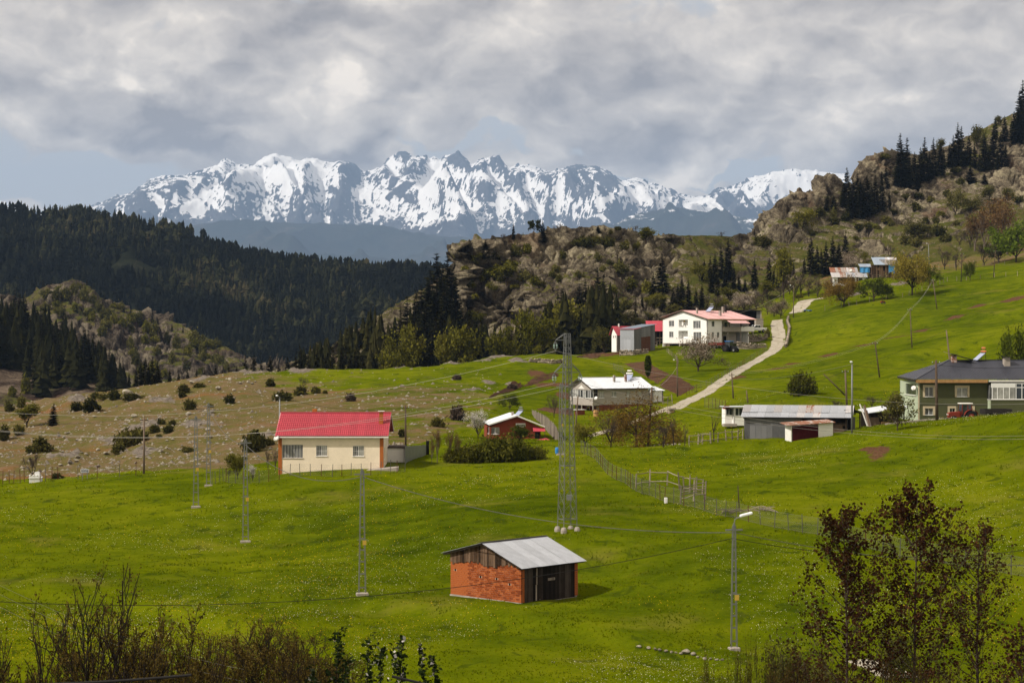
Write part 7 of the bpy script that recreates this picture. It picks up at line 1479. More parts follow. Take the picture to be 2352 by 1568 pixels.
# ------------------------------------------------------------------ long barn and its neighbours
def long_barn():
 rr = random.Random(9); rz = math.radians(-13); P = W(*zp('J', 320, 470), 222.5); h = House('long_barn', P, rz, len_to(P, rz, zp('J', 1060, 0)[0]), 6.5, 'long barn of grey corrugated sheets with a patched rusty roof', 'barn'); o = h.o
 S = lambda X: h.s_on('front', zp('J', X, 0)[0]); zf = lambda X, Y: h.z_at(S(X), 0, zp('J', 0, Y)[1]); ze = zf(320, 300); ze2 = min(ze, zf(1050, 268))-.05
 xm = S(735); n = 10; w = xm/n
 for i in range(n):
  if 1 <= i <= 4: me = sheet_mesh(ze*.55, w*.99, 10, .03, 'zinc_wall'); inst('wall_sheet', me, o, (i*w, -.02, -.25), (math.pi/2, -math.pi/2, 0)) if 0 else MB().box(i*w+.01, (i+1)*w-.01, -.03, .0, -1.2, ze*.62).build('wall_sheet', BM['zinc_wall'], o); me = sheet_mesh(w*.99, ze*.42, 7, .025, 'zinc_wall'); inst('wall_sheet', me, o, (i*w, .01, ze-.05), (math.pi/2, 0, 0))
  else: me = sheet_mesh(w*.99, ze+1.2, 7, .025, 'zinc_wall'); inst('wall_sheet', me, o, (i*w, 0, ze-.05), (math.pi/2, 0, 0))
 for k in range(7): z = -.4+k*.36; MB().box(xm+.05, h.L-.1+rr.uniform(-.3, .1), rr.uniform(-.06, 0), .06, z, z+.33).build('log_board', BM['wood'], o)
 h.box('opening_shade', 'dark', xm+.02, h.L, .5, .6, -.5, ze2-.03); MB().poly([(.01, 0, ze-.1), (.01, 6.4, ze-.1), (.01, 3.4, ze+1.0)], (.05, 0, 0)).build('gable_boards', BM['zinc_wall'], o)  # near-black board behind the logs paints the barn's inner shade
 for x in (xm, S(935), h.L): MB().bar((x, -.05, -1), (x, -.05, ze2-.1), .16).build('post', BM['wood'], o)
 h.box('side_wall', 'zinc_wall', 0, .05, .03, 6.4, -1.2, ze-.1); h.box('back_wall', 'darkwood', 0, h.L, 6.4, 6.5, -1.2, ze-.2); h.box('wall_plate', 'wood', -.1, h.L+.2, -.04, .1, ze-.22, ze-.10)
 zr = h.z_at(S(405), 3.6, zp('J', 0, 216)[1]); x0, x1 = -.35, S(1110); nn = 14
 lay_roof(o, x0, x1, 3.4, zr, 1.1, ze+.38*(zr-ze), nn, 5, ['zinc', 'zinc', 'rusty', 'patch'], .03, rnd=rr, jitter=.06); lay_roof(o, x0, x1, 1.25, ze+.40*(zr-ze)-.02, -.5, ze-.05, nn, 5, ['zinc', 'zinc', 'zinc', 'patch'], .03, rnd=rr, jitter=.06); lay_roof(o, x0, x1, 3.4, zr-.02, 7, ze, nn, 5, ['rusty', 'zinc'], .03, rnd=rr)
 MB().poly([(h.L+.1, -.3, ze2-.2), (h.L+.1, 6.6, ze2-.2), (h.L+.1, 3.3, zr-.15)], (.1, 0, 0)).build('gable_boards', BM['darkwood'], o)
 P2 = W(*zp('J', 660, 447), 211.5); r2 = math.radians(14); s = House('red_hutch', P2, r2, len_to(P2, r2, zp('J', 965, 0)[0]), 1.8, 'low white shed with a dark red cloth front before the barn', 'shed'); S2 = lambda X: s.s_on('front', zp('J', X, 0)[0]); z1 = s.z_at(0, 0, zp('J', 0, 368)[1]); z2 = s.z_at(s.L, 0, zp('J', 0, 345)[1])
 s.box('corner_post', 'paint', 0, .12, 0, 1.7, -.6, z1); s.box('cloth_front', 'maroon', .125, S2(860), .03, .08, -.6, z1-.02); s.box('white_wall', 'white', S2(860)+.003, s.L, 0, .15, -.6, z2-.02); s.box('side_wall', 'white', s.L-.12, s.L, .153, 1.7, -.6, z2-.05)
 MB().poly([(-.55, -.35, z1+.02), (s.L+.15, -.35, z2+.02), (s.L+.15, 1.9, z2+.25), (-.55, 1.9, z1+.25)], (0, 0, .07)).build('roof_board', BM['rusty'], s.o)
 p = hit(*zp('J', 960, 412)); t = empty('leaning_sheet', p, .2, 'blue grey corrugated sheet leaning beside the red shed', 'sheet'); inst('sheet', sheet_mesh(1.1, .75, 7, .03, 'blue_roof'), t, (-.3, .3, .55), (.9, 0, 0)); MB().bar((-.2, .35, 0), (.7, .35, 0), .05).build('batten', BM['wood'], t)
 P3 = W(*zp('J', 245, 338), 252.0); c = House('white_cabin', P3, .15, len_to(P3, .15, zp('J', 350, 0)[0]), 2.2, 'little white glazed cabin left of the long barn', 'cabin'); x0 = len_to(P3, .15, zp('J', 190, 0)[0]); H = lambda Y: c.z_at(0, 0, zp('J', 0, Y)[1]); z1 = H(232)
 c.wall('front', 0, c.L, -.5, z1, BM['white'], [(.15, c.L-.1, H(295), H(238))]); c.window('front', .15, c.L-.1, H(295), H(238), 3); c.wall('left', 0, 2.2, -.5, z1, BM['white'], [(.2, 1.0, H(295), H(238))]); c.window('left', .2, 1.0, H(295), H(238), 2); c.box('wing', 'white', x0, -.003, .6, 2.2, -.5, z1); w_ = c.box('window', 'plastic', x0+.1, x0+1.0, .55, .597, H(293), H(240)); MB().box(x0+.15, x0+.5, .53, .547, H(290), H(243)).build('pane', BM['glass'], w_); MB().box(x0+.55, x0+.95, .53, .547, H(290), H(243)).build('pane', BM['glass'], w_)
 c.box('flat_roof', 'white_roof', x0-.25, c.L+.3, -.35, 2.4, z1+.003, z1+.1); MB().poly([(x0-.45, .1, H(245)), (x0+.6, .1, H(245)), (x0+.6, .55, H(222)), (x0-.1, .55, H(222))], (0, .02, .02)).build('awning', BM['redpaint'], c.o); MB().poly([(c.L-.6, -.75, H(253)), (c.L+.5, -.75, H(253)), (c.L+.3, -.3, H(240)), (c.L-.5, -.3, H(240))], (0, .02, .02)).build('awning', BM['redpaint'], c.o); c.box('step', 'concrete', x0-.4, .3, -.5, .5, -.6, -.25)
 P4 = W(*zp('J', 1075, 375), 222.0); d = House('plank_shed', P4, .15, len_to(P4, .15, zp('J', 1165, 0)[0]), 3, 'dark open shed end with black gable right of the barn', 'shed'); z1 = d.z_at(0, 0, zp('J', 0, 255)[1])
 d.box('back_wall', 'dark', -.2, d.L, 2.8, 3, -.5, z1); d.box('side_wall', 'zinc_wall', 0, .05, .3, 2.7, -.5, z1*.8); d.box('door_panel', 'zinc_wall', .4, .9, .15, .2, -.5, z1*.6); MB().poly([(-.5, -.2, z1+.05), (.6, -.2, z1+.15), (d.L+.4, -.2, z1-.35), (d.L+.4, -.2, z1-.42), (.6, -.2, z1+.05), (-.5, -.2, z1-.05)], (0, 3.4, 0)).build('roof', BM['iron'], d.o); d.box('post', 'wood', d.L-.12, d.L, 0, .12, -.5, z1-.3)
 for k, (Xa, Ya, Xb, Yb, mt) in enumerate(((1215, 362, 1160, 210, 'paint'), (1225, 365, 1185, 225, 'paleboard'), (1232, 368, 1195, 215, 'gablewood'), (1240, 368, 1210, 255, 'rail'))):
  a, b_ = W(*zp('J', Xa, Ya), 218.0), W(*zp('J', Xb, Yb), 219.0); t = MB().bar((0, 0, -.1), b_-a, .16, .05).build('leaning_plank', BM[mt]); t.location = a; tag(t, ['white painted plank leaning, leftmost of the planks by the barn', 'pale grey plank leaning beside the white plank', 'brown plank leaning right of the pale planks', 'short grey plank leaning, rightmost by the barn'][k], 'plank')
 P5 = W(*zp('J', 1225, 372), 226.0); d = House('woodshed', P5, .15, len_to(P5, .15, zp('J', 1480, 0)[0]), 3, 'open woodshed with sloping pale roof left of the green house', 'shed'); za = d.z_at(0, 0, zp('J', 0, 278)[1]); zb = d.z_at(d.L, 0, zp('J', 0, 232)[1])
 MB().poly([(-.3, -.4, za), (d.L+.3, -.4, zb), (d.L+.3, 3, zb+.3), (-.3, 3, za+.3)], (0, 0, .08)).build('roof', BM['white_roof'], d.o); d.box('back_wall', 'darkwood', 0, d.L, 2.8, 2.9, -.6, za)
 for x in (.05, d.L*.33, d.L*.66, d.L): MB().bar((x, 0, -.6), (x, 0, za+(zb-za)*x/d.L), .12).build('post', BM['wood'], d.o)
 d.box('pale_board', 'pale_sunlit_green', d.L*.74, d.L*.80, -.03, .05, -.6, za*.9); d.box('plank_wall', 'wood', .1, d.L*.3, .1, .15, -.6, za*.7)
 lg = MB().tube([(0, 0, 0), (0, .6, 0)], .11, 8).mesh('log', BM['freshwood']); base = d.P
 for i in range(34):
  x = d.L*.36+(i % 9)*.21+rr.uniform(-.03, .03); z = -.25+(i//9)*.19; e = inst('firewood_log', lg, None, base+Vector((x*math.cos(.15)-.6*math.sin(.15), x*math.sin(.15)+.5, z+.1)), (0, 0, .15+rr.uniform(-.1, .1)), rr.uniform(.7, 1.1)); tag(e, 'split firewood log in the open woodshed', 'log', 'firewood in the open woodshed')
long_barn()
# ------------------------------------------------------------------ green house
def green_house():
 D0 = 232.0; rz = math.radians(2); P = W(*zp('R', 500, 1330), D0); h = House('green_house', P, rz, len_to(P, rz, zp('R', 1710, 0)[0]), 9.5, 'olive green two storey house with dark hipped metal roof', 'house'); o = h.o
 S = lambda X: h.s_on('front', zp('R', X, 0)[0]); H = lambda Y: h.z_at(0, 0, zp('R', 0, Y)[1]); ze = H(640)
 ops = [(S(615), S(757), H(905), H(735)), (S(1175), S(1357), H(905), H(745)), (S(615), S(755), H(1225), H(1108)), (S(1050), S(1140), H(1222), H(1108)), (S(1370), S(1450), H(1222), H(1108))]
 h.wall('front', 0, h.L, -1.2, ze, BM['greenwall'], ops)
 for i, v in enumerate(ops):
  h.window('front', *v, 2, ('lace', 'curtain', 'lace', 'glass', 'glass')[i]); a, b, c, d = v; e = .26
  m = MB(); m.box(a-e, a-.003, -.045, .0, c-.05, d+e); m.box(b+.003, b+e, -.045, .0, c-.05, d+e); m.box(a, b, -.045, .0, d+.003, d+e); m.build('window_surround', BM['trim'], o)
 h.box('string_course', 'iron', 0, h.L, -.02, -.003, H(1058), H(1052))
 xl = h.L+6.5
 h.wall('left', 0, 9.5, -1.2, ze, BM['pale_sunlit_green'], [(1.2, 6.5, H(880), H(690))]); h.box('side_glazing', 'glass', .12, .16, 1.2, 6.5, H(880), H(690)); h.box('balcony_rail', 'paint', -.12, .05, 1.0, 6.8, H(885)-.06, H(885)); h.box('corner_trim', 'trim', -.03, .12, -.03, .02, -1.2, ze-.02)  # left wall paler than the front: sunlight on it put into the colour
 h.box('main_wall', 'greenwall', h.L, xl, .0, .2, -1.2, H(960)); h.wall('back', 0, h.L, -1, ze, BM['greenwall'])
 y0 = -.9; zc = H(950); h.box('veranda_base', 'greenwall', S(1735), xl, y0, -.003, -1.2, zc-.06); h.box('corner_strip', 'pale_sunlit_green', S(1715), S(1735)-.004, y0-.02, .0, -1.2, zc-.06); h.box('veranda_sill', 'paint', S(1705), xl, y0-.06, -.003, zc-.055, zc)
 xs = [S(1760), S(1850), S(1955), S(2060), S(2160)]; vz = H(740); fr = MB().box(S(1740), xs[-1], y0, y0+.08, zc+.003, zc+.08).box(S(1740), xs[-1], y0, y0+.08, vz-.03, H(665)).build('veranda_panels', BM['plastic'], o)
 for i in range(4): MB().box(xs[i]+.05, xs[i+1]-.05, y0+.02, y0+.05, zc+.083, vz-.033).build('pane', BM['curtain'], fr); MB().box(xs[i]-.05, xs[i]+.045, y0-.01, y0+.085, zc+.083, vz-.033).build('mullion', BM['plastic'], fr)
 MB().box(S(1715), S(1735), y0+.2, -.1, zc+.003, H(700)).build('pane', BM['lace'], fr)
 xg = [xs[-1]+.1+k*.72 for k in range(6)]; fr = MB().box(xs[-1]+.02, xl, y0, y0+.07, H(665)-.08, H(665)).box(xs[-1]+.02, xl, y0-.003, y0+.073, vz-.05, vz+.03).box(xs[-1]+.02, xl, y0, y0+.07, zc+.003, zc+.07).build('veranda_glazing', BM['plastic'], o)
 for i in range(6): MB().box(xg[i]-.04, xg[i]+.04, y0-.006, y0+.076, zc+.073, H(665)-.083).build('mullion', BM['plastic'], fr); MB().box(xg[i]+.045, xg[i]+.675, y0+.03, y0+.04, zc+.073, H(665)-.083).build('pane', BM['glass'], fr)
 h.box('veranda_wall', 'greenwall', h.L, xl, .4, .6, zc, ze)
 E = lambda X, Y, y: (len_to(P+Vector((0, y, 0)), rz, zp('R', X, 0)[0]), y, h.z_at(0, y, zp('R', 0, Y)[1]))
 A = E(440, 600, -.75); B = E(180, 545, 10.2); ym = 4.6; RL = E(1045, 262, ym); xr = xl+1; zef = A[2]; zrr = RL[2]; x0 = A[0]; n = 22; w = (xr-x0)/n; rise = zrr-zef
 for i in range(n):
  xa, xb = x0+i*w, x0+(i+1)*w; t = lambda x: min(1.0, max(0.0, (x-x0)/(RL[0]-x0))); m = MB(); k = 4
  for j in range(k):
   p, q_ = xa+(xb-xa)*j/k, xa+(xb-xa)*(j+.8)/k; e = xa+(xb-xa)*(j+1)/k; f = lambda x, s, dz=0: (x, -.75+(ym+.75)*s, zef+rise*s+dz)
   m.quad(f(p, 0), f(q_, 0), f(q_, t(q_)), f(p, t(p))); m.quad(f(q_, 0), f((q_+e)/2, 0, .05), f((q_+e)/2, t(e), .05), f(q_, t(q_))); m.quad(f((q_+e)/2, 0, .05), f(e, 0), f(e, t(e)), f((q_+e)/2, t(e), .05))
  m.build('roof_sheet', BM['slate'], o)
 m = MB(); nb = 12
 for i in range(nb):
  s0, s1 = i/nb, (i+.8)/nb; s2 = (i+1)/nb; lp = lambda a, b, s: Vector(a)+(Vector(b)-Vector(a))*s
  def tp(s): y = lp(A, B, s).y; k = 1-abs(y-ym)/(5.35 if y < ym else 5.6); k = max(0, min(1, k)); return lp(A, B, s)+(Vector(RL)-Vector(((A[0]+B[0])/2, ym, (A[2]+B[2])/2)))*k
  m.quad(lp(A, B, s0), lp(A, B, s1), tp(s1), tp(s0)); up = Vector((0, 0, .05)); m.quad(lp(A, B, s1), lp(A, B, (s1+s2)/2)+up, tp((s1+s2)/2)+up, tp(s1)); m.quad(lp(A, B, (s1+s2)/2)+up, lp(A, B, s2), tp(s2), tp((s1+s2)/2)+up)
 m.build('hip_roof_side', BM['slate'], o)
 m = MB(); m.quad((B[0], 10.2, B[2]), (xr, 10.2, B[2]), (xr, ym, zrr), RL); m.build('roof_back', BM['slate'], o)
 MB().bar(RL, (xr, ym, zrr+.03), .3, .06).build('ridge_cap', BM['slate'], o); MB().bar(A, RL, .22, .08).build('hip_cap', BM['slate'], o)
 h.box('fascia', 'freshwood', x0+.1, S(1690), -.74, -.62, zef-.42, zef-.04); h.box('fascia', 'paint', S(1700), xl, -.95, -.85, zef-.3, zef-.1); h.box('soffit', 'wood', x0+.1, xl, -.615, -.003, zef-.3, zef-.24); MB().bar(Vector(A)+Vector((0, .1, -.12)), Vector(B)+Vector((0, 0, -.12)), .05, .2).build('fascia', BM['iron'], o)
 for X, Yt, yy, w_, mt in ((1140, 175, 4.2, .62, 'rusty'), (2060, 215, 3.2, .75, 'concrete')): xx = len_to(P+Vector((0, yy, 0)), rz, zp('R', X, 0)[0]); chimney(h, xx, yy, zrr-1.2, h.z_at(0, yy, zp('R', 0, Yt)[1]), w_, mt, 'iron')
 so = solar(P+Vector((S(1720)+.2, 5.0, zrr-.1)), -1.35, 'solar water heater with copper tanks on the dark roof', .72, 'copper')
 pl = MB().poly([(0, 0, 0), (2.6, 0, -.75), (2.6, 1.2, -.75), (0, 1.2, 0)], (0, 0, .05)).build('loose_roof_sheet', BM['iron']); pl.location = P+Vector((S(1210), 3.6, zrr+.75)); tag(pl, 'loose dark sheet propped against the roof chimney', 'sheet')
 bp = MB().bar((0, 0, 0), (-.95, 0, .35), .12, .04).build('loose_plank', BM['paleboard']); bp.location = P+Vector((S(1180), 3.4, zrr+.72)); tag(bp, 'short plank lying on the left roof chimney', 'plank')
 dish(W(*zp('R', 418, 748), 232.4), -.45, 'white satellite dish on the corner of the green house', .75)
 pts = [W(*zp('R', a, b), d) for a, b, d in ((-80, 1385, 218), (200, 1355, 218), (800, 1300, 219), (1100, 1290, 219), (1500, 1265, 219), (2250, 1222, 219), (2600, 1215, 219))]; k = empty('yard_kerb', pts[0], 0, 'low stone kerb along the yard of the green house', 'kerb')
 for i in range(len(pts)-1):
  nn = max(2, int((pts[i+1]-pts[i]).length/.9))
  for j in range(nn): a = pts[i]+(pts[i+1]-pts[i])*(j/nn)-pts[0]; b = pts[i]+(pts[i+1]-pts[i])*((j+.96)/nn)-pts[0]; MB().bar(a+Vector((0, 0, -.42)), b+Vector((0, 0, -.42)), .3, 1.0+R.uniform(-.05, .06)).build('kerb_stone', BM['concrete'], k)
green_house()
# ------------------------------------------------------------------ vehicles
def wheel(parent, loc, r, w, rim='steel'):
 t = MB().tube([(0, -w/2, 0), (0, -w/2*.7, 0), (0, w/2*.7, 0), (0, w/2, 0)], [r*.86, r, r, r*.86], 16).build('wheel', BM['black'], parent, True); t.location = loc
 MB().tube([(0, -w/2-.02, 0), (0, w/2+.02, 0)], r*.5, 12).build('rim', BM[rim], t)
def pickup():
 p = W(*zp('P', 2150, 462), 446.5); p.z = max(p.z, gz(p.x, p.y)); o = empty('pickup_truck', p+Vector((0, 0, .02)), math.radians(205), 'white double cab pickup truck parked beside the white house', 'truck')
 m = MB(); prof = [(-2.5, .45), (2.45, .45), (2.52, .85), (2.40, 1.02), (1.15, 1.10), (-2.5, 1.08)]
 m.poly([(x, -.85, z) for x, z in prof], (0, 1.7, 0)); m.build('body', BM['carwhite'], o, bevel=.06)
 cab = [(1.20, 1.09), (.55, 1.72), (-.75, 1.74), (-1.0, 1.085)]; MB().poly([(x, -.78, z) for x, z in cab], (0, 1.56, 0)).build('cab', BM['carwhite'], o, bevel=.05)
 for s in (-1, 1):
  y = s*.785; MB().poly([(1.0, y, 1.16), (.5, y, 1.62), (-.05, y, 1.64), (-.05, y, 1.16)], (0, .012*s, 0)).build('side_window', BM['glass'], o); MB().poly([(-.15, y, 1.16), (-.15, y, 1.64), (-.68, y, 1.65), (-.85, y, 1.16)], (0, .012*s, 0)).build('side_window', BM['glass'], o)
  MB().box(2.44, 2.53, s*.62-.16, s*.62+.16, .74, .90).build('headlight', BM['lampglass'], o); MB().box(.85, 1.0, min(y, y+s*.2), max(y, y+s*.2), 1.15, 1.32).build('mirror', BM['black'], o)
  for x in (1.55, -1.55): wheel(o, (x, s*.78, .36), .36, .24)
 MB().poly([(1.14, -.68, 1.18), (1.14, .68, 1.18), (.62, .60, 1.66), (.62, -.60, 1.66)], (.02, 0, .012)).build('windscreen', BM['glass'], o); MB().box(2.5, 2.56, -.42, .42, .66, .86).build('grille', BM['iron'], o); MB().box(2.46, 2.62, -.85, .85, .40, .60).build('bumper', BM['carwhite'], o); MB().box(-2.42, -1.1, -.72, .72, 1.09, 1.095).build('load_bed', BM['iron'], o); MB().box(-2.56, -2.5, -.84, .84, .5, 1.06).build('tailgate', BM['carwhite'], o)
def tractor(loc, rz, label, roof, body, sc=1.0):
 o = empty('tractor', loc, rz, label, 'tractor'); o.scale = (sc, sc, sc)
 MB().poly([(x, -.33, z) for x, z in ((1.9, .62), (1.95, 1.18), (1.7, 1.32), (.35, 1.42), (.35, .62))], (0, .66, 0)).build('bonnet', BM[body], o, bevel=.05); MB().box(-1.2, 1.8, -.25, .25, .45, .75).build('chassis', BM['iron'], o)
 m = MB()
 for x, y in ((.35, -.62), (.35, .62), (-.9, -.66), (-.9, .66)): m.bar((x, y, 1.0), (x*(1.0 if x < 0 else .75), y*.92, 2.32), .07)
 m.bar((-.4, -.66, 1.0), (-.4, -.62, 2.32), .05).bar((-.4, .66, 1.0), (-.4, .62, 2.32), .05); m.build('cab_frame', BM['iron' if body != 'redpaint' else 'redpaint'], o)
 MB().poly([(-1.05, -.72, 2.32), (.45, -.72, 2.32), (.5, .72, 2.32), (-1.05, .72, 2.32)], (0, 0, .13)).build('cab_roof', BM[roof], o, bevel=.04)
 for s in (-1, 1): MB().poly([(.30, s*.61, 1.1), (.24, s*.585, 2.28), (-.36, s*.585, 2.28), (-.36, s*.63, 1.1)], (0, .01*s, 0)).build('cab_window', BM['glass'], o); MB().poly([(-.44, s*.63, 1.3), (-.44, s*.585, 2.28), (-.86, s*.585, 2.28), (-.86, s*.63, 1.3)], (0, .01*s, 0)).build('cab_window', BM['glass'], o)
 MB().poly([(.36, -.55, 1.45), (.36, .55, 1.45), (.27, .52, 2.28), (.27, -.52, 2.28)], (.012, 0, 0)).build('windscreen', BM['glass'], o); MB().box(-.95, .3, -.6, .6, .8, 1.05).build('cab_floor', BM['black'], o); MB().box(-.6, -.15, -.25, .25, 1.05, 1.5).build('seat', BM['black'], o)
 for s in (-1, 1):
  wheel(o, (-.75, s*.82, .78), .78, .42, body if body == 'redpaint' else 'iron'); wheel(o, (1.35, s*.72, .45), .45, .28); m = MB(); prev = None
  for k in range(9):
   a = math.radians(15+k*20); q = (-.75+.9*math.cos(a), .78+.86*math.sin(a))
   if prev: m.poly([(prev[0], s*.60, prev[1]), (q[0], s*.60, q[1]), (q[0], s*1.05, q[1]), (prev[0], s*1.05, prev[1])], (0, 0, .03))
   prev = q
  m.build('mudguard', BM[body], o); MB().box(1.9, 1.98, s*.2-.08, s*.2+.08, .98, 1.12).build('headlight', BM['lampglass'], o)
 MB().tube([(.9, .2, 1.4), (.9, .2, 2.2)], .04, 8).build('exhaust', BM['iron'], o)
def trailer(loc, rz, label, mat, L=3.2):
 o = empty('farm_trailer', loc, rz, label, 'trailer'); MB().box(-L/2, L/2, -.95, .95, .78, .86).build('bed', BM[mat], o)
 for s in (-1, 1): MB().box(-L/2, L/2, s*.95-.03, s*.95+.03, .863, 1.35).build('side_board', BM[mat], o); wheel(o, (-.3, s*.8, .4), .4, .22)
 for x in (-L/2, L/2): MB().box(x-.03, x+.03, -.9, .9, .863, 1.35).build('end_board', BM[mat], o)
 MB().bar((L/2, .4, .75), (L/2+1.1, 0, .6), .08).bar((L/2, -.4, .75), (L/2+1.1, 0, .6), .08).build('drawbar', BM['iron'], o)
pickup()
p = hit(*zp('P', 1810, 742)); tractor(p+Vector((-.3, .8, 0)), math.radians(-38), 'black tractor with bright blue cab roof below the white house', 'blue', 'black', 1.0)
p = hit(*zp('P', 1600, 690)); trailer(p+Vector((0, .8, 0)), math.radians(-25), 'red farm trailer behind the blue roofed tractor', 'redpaint2')
p = W(*zp('R', 1280, 1290), 223.0); p.z = min(p.z, gz(p.x, p.y)+.1); tractor(Vector((p.x, p.y, -(zp('R', 0, 1028)[1]-CY)/FPX*p.y-2.35*.95)), math.radians(186), 'old red tractor with white cab roof before the green house', 'paint', 'redpaint', .95)
p = W(*zp('R', 1860, 1260), 224.0); trailer(Vector((p.x, p.y, -(zp('R', 0, 1118)[1]-CY)/FPX*p.y-1.35)), math.radians(6), 'dark farm trailer parked before the green house', 'iron', 3.2)
def small_things():
 p = hit(*zp('D', 1862, 780)); o = empty('hay_rake', p, .2, 'small blue farm implement on the track bend', 'implement'); MB().bar((-1.1, 0, .55), (1.1, 0, .5), .14).bar((-.3, 0, .5), (.2, -.8, .4), .1).build('frame', BM['blue'], o); wheel(o, (-.8, .2, .28), .28, .16); wheel(o, (.8, .2, .28), .28, .16)
 for x in (-.6, 0, .6): MB().bar((x, 0, .5), (x+.1, .1, .05), .05).build('tine', BM['iron'], o)
 p = hit(*zp('F', 843, 520)); o = empty('rusty_mower', p, .4, 'small rusty red mower left on the pasture edge', 'mower'); MB().box(-.5, .5, -.3, .3, .3, .7).build('deck', BM['redpaint'], o); MB().bar((-.1, 0, .7), (0, .1, 1.5), .08).build('handle', BM['rustpost'], o); wheel(o, (-.4, -.35, .25), .25, .12); wheel(o, (.4, -.35, .25), .25, .12)
small_things()
# ------------------------------------------------------------------ dry stone walls: every stone of the front a piece of its own
def stone_wall(pts, hgt, label, size=.42, rows=None, seed=1):
 rr = random.Random(seed); P0 = pts[0]; o = empty('stone_wall', P0, 0, label, 'wall'); m = MB()
 for k in range(len(pts)-1):
  A, B = pts[k]-P0, pts[k+1]-P0; d = (B-A); L = math.hypot(d.x, d.y); n = max(1, int(L/size)); nr = rows or max(2, int(hgt/(size*.62))); nx = Vector((d.y, -d.x, 0)).normalized()
  m.poly([A+Vector((0, 0, -.5)), B+Vector((0, 0, -.5)), B+Vector((0, 0, hgt*.62))-nx*.1, A+Vector((0, 0, hgt*.62))-nx*.1], -nx*.3)
  for j in range(nr):
   for i in range(n):
    t = (i+.5+(j % 2)*.45+rr.uniform(-.2, .2))/n
    if t > 1.02: continue
    q = A+d*t+Vector((0, 0, hgt*(j+.45)/nr+rr.uniform(-.05, .05)))+nx*rr.uniform(-.06, .06); s = size*rr.uniform(.8, 1.35)
    inst('stone', WSTONES[rr.randrange(5)], o, q, (rr.uniform(-.4, .4), rr.uniform(-.4, .4), math.atan2(d.y, d.x)+rr.uniform(-.4, .4)), (s*1.05, s*.95, s*1.05))
 m.build('wall_core', M_WALLSTONE, o)
def on(w, *l): return [hit(*zp(w, a, b)) for a, b in l]
stone_wall([W(*zp('P', a, b), d) for a, b, d in ((205, 790, 422), (400, 790, 421), (620, 775, 424))], 1.35, 'dry stone wall under the grey metal shed', .45, 3, 1)
stone_wall([W(*zp('P', a, b), d) for a, b, d in ((2040, 565, 436), (2180, 560, 437), (2320, 560, 440))], 1.25, 'upper dry stone wall below the pickup truck', .45, 3, 2)
stone_wall([W(*zp('P', a, b), d) for a, b, d in ((1880, 660, 428), (2090, 680, 428), (2290, 690, 429))], 1.15, 'lower dry stone wall behind the blue roofed tractor', .45, 3, 3)
stone_wall(on('D', (1668, 1095), (1690, 1000), (1700, 930), (1680, 880), (1690, 840)), .9, 'tumbled stone wall along the right side of the track', .55, 2, 4)
stone_wall(on('C', (960, 1380), (1060, 1385), (1170, 1395), (1270, 1390)), 1.0, 'old stone wall on the slope left of the tower', .5, 2, 5)
stone_wall(on('N', (2150, 1075), (2240, 1080), (2340, 1050)), .7, 'low heap of stones at the gate of the lane', .5, 2, 6)
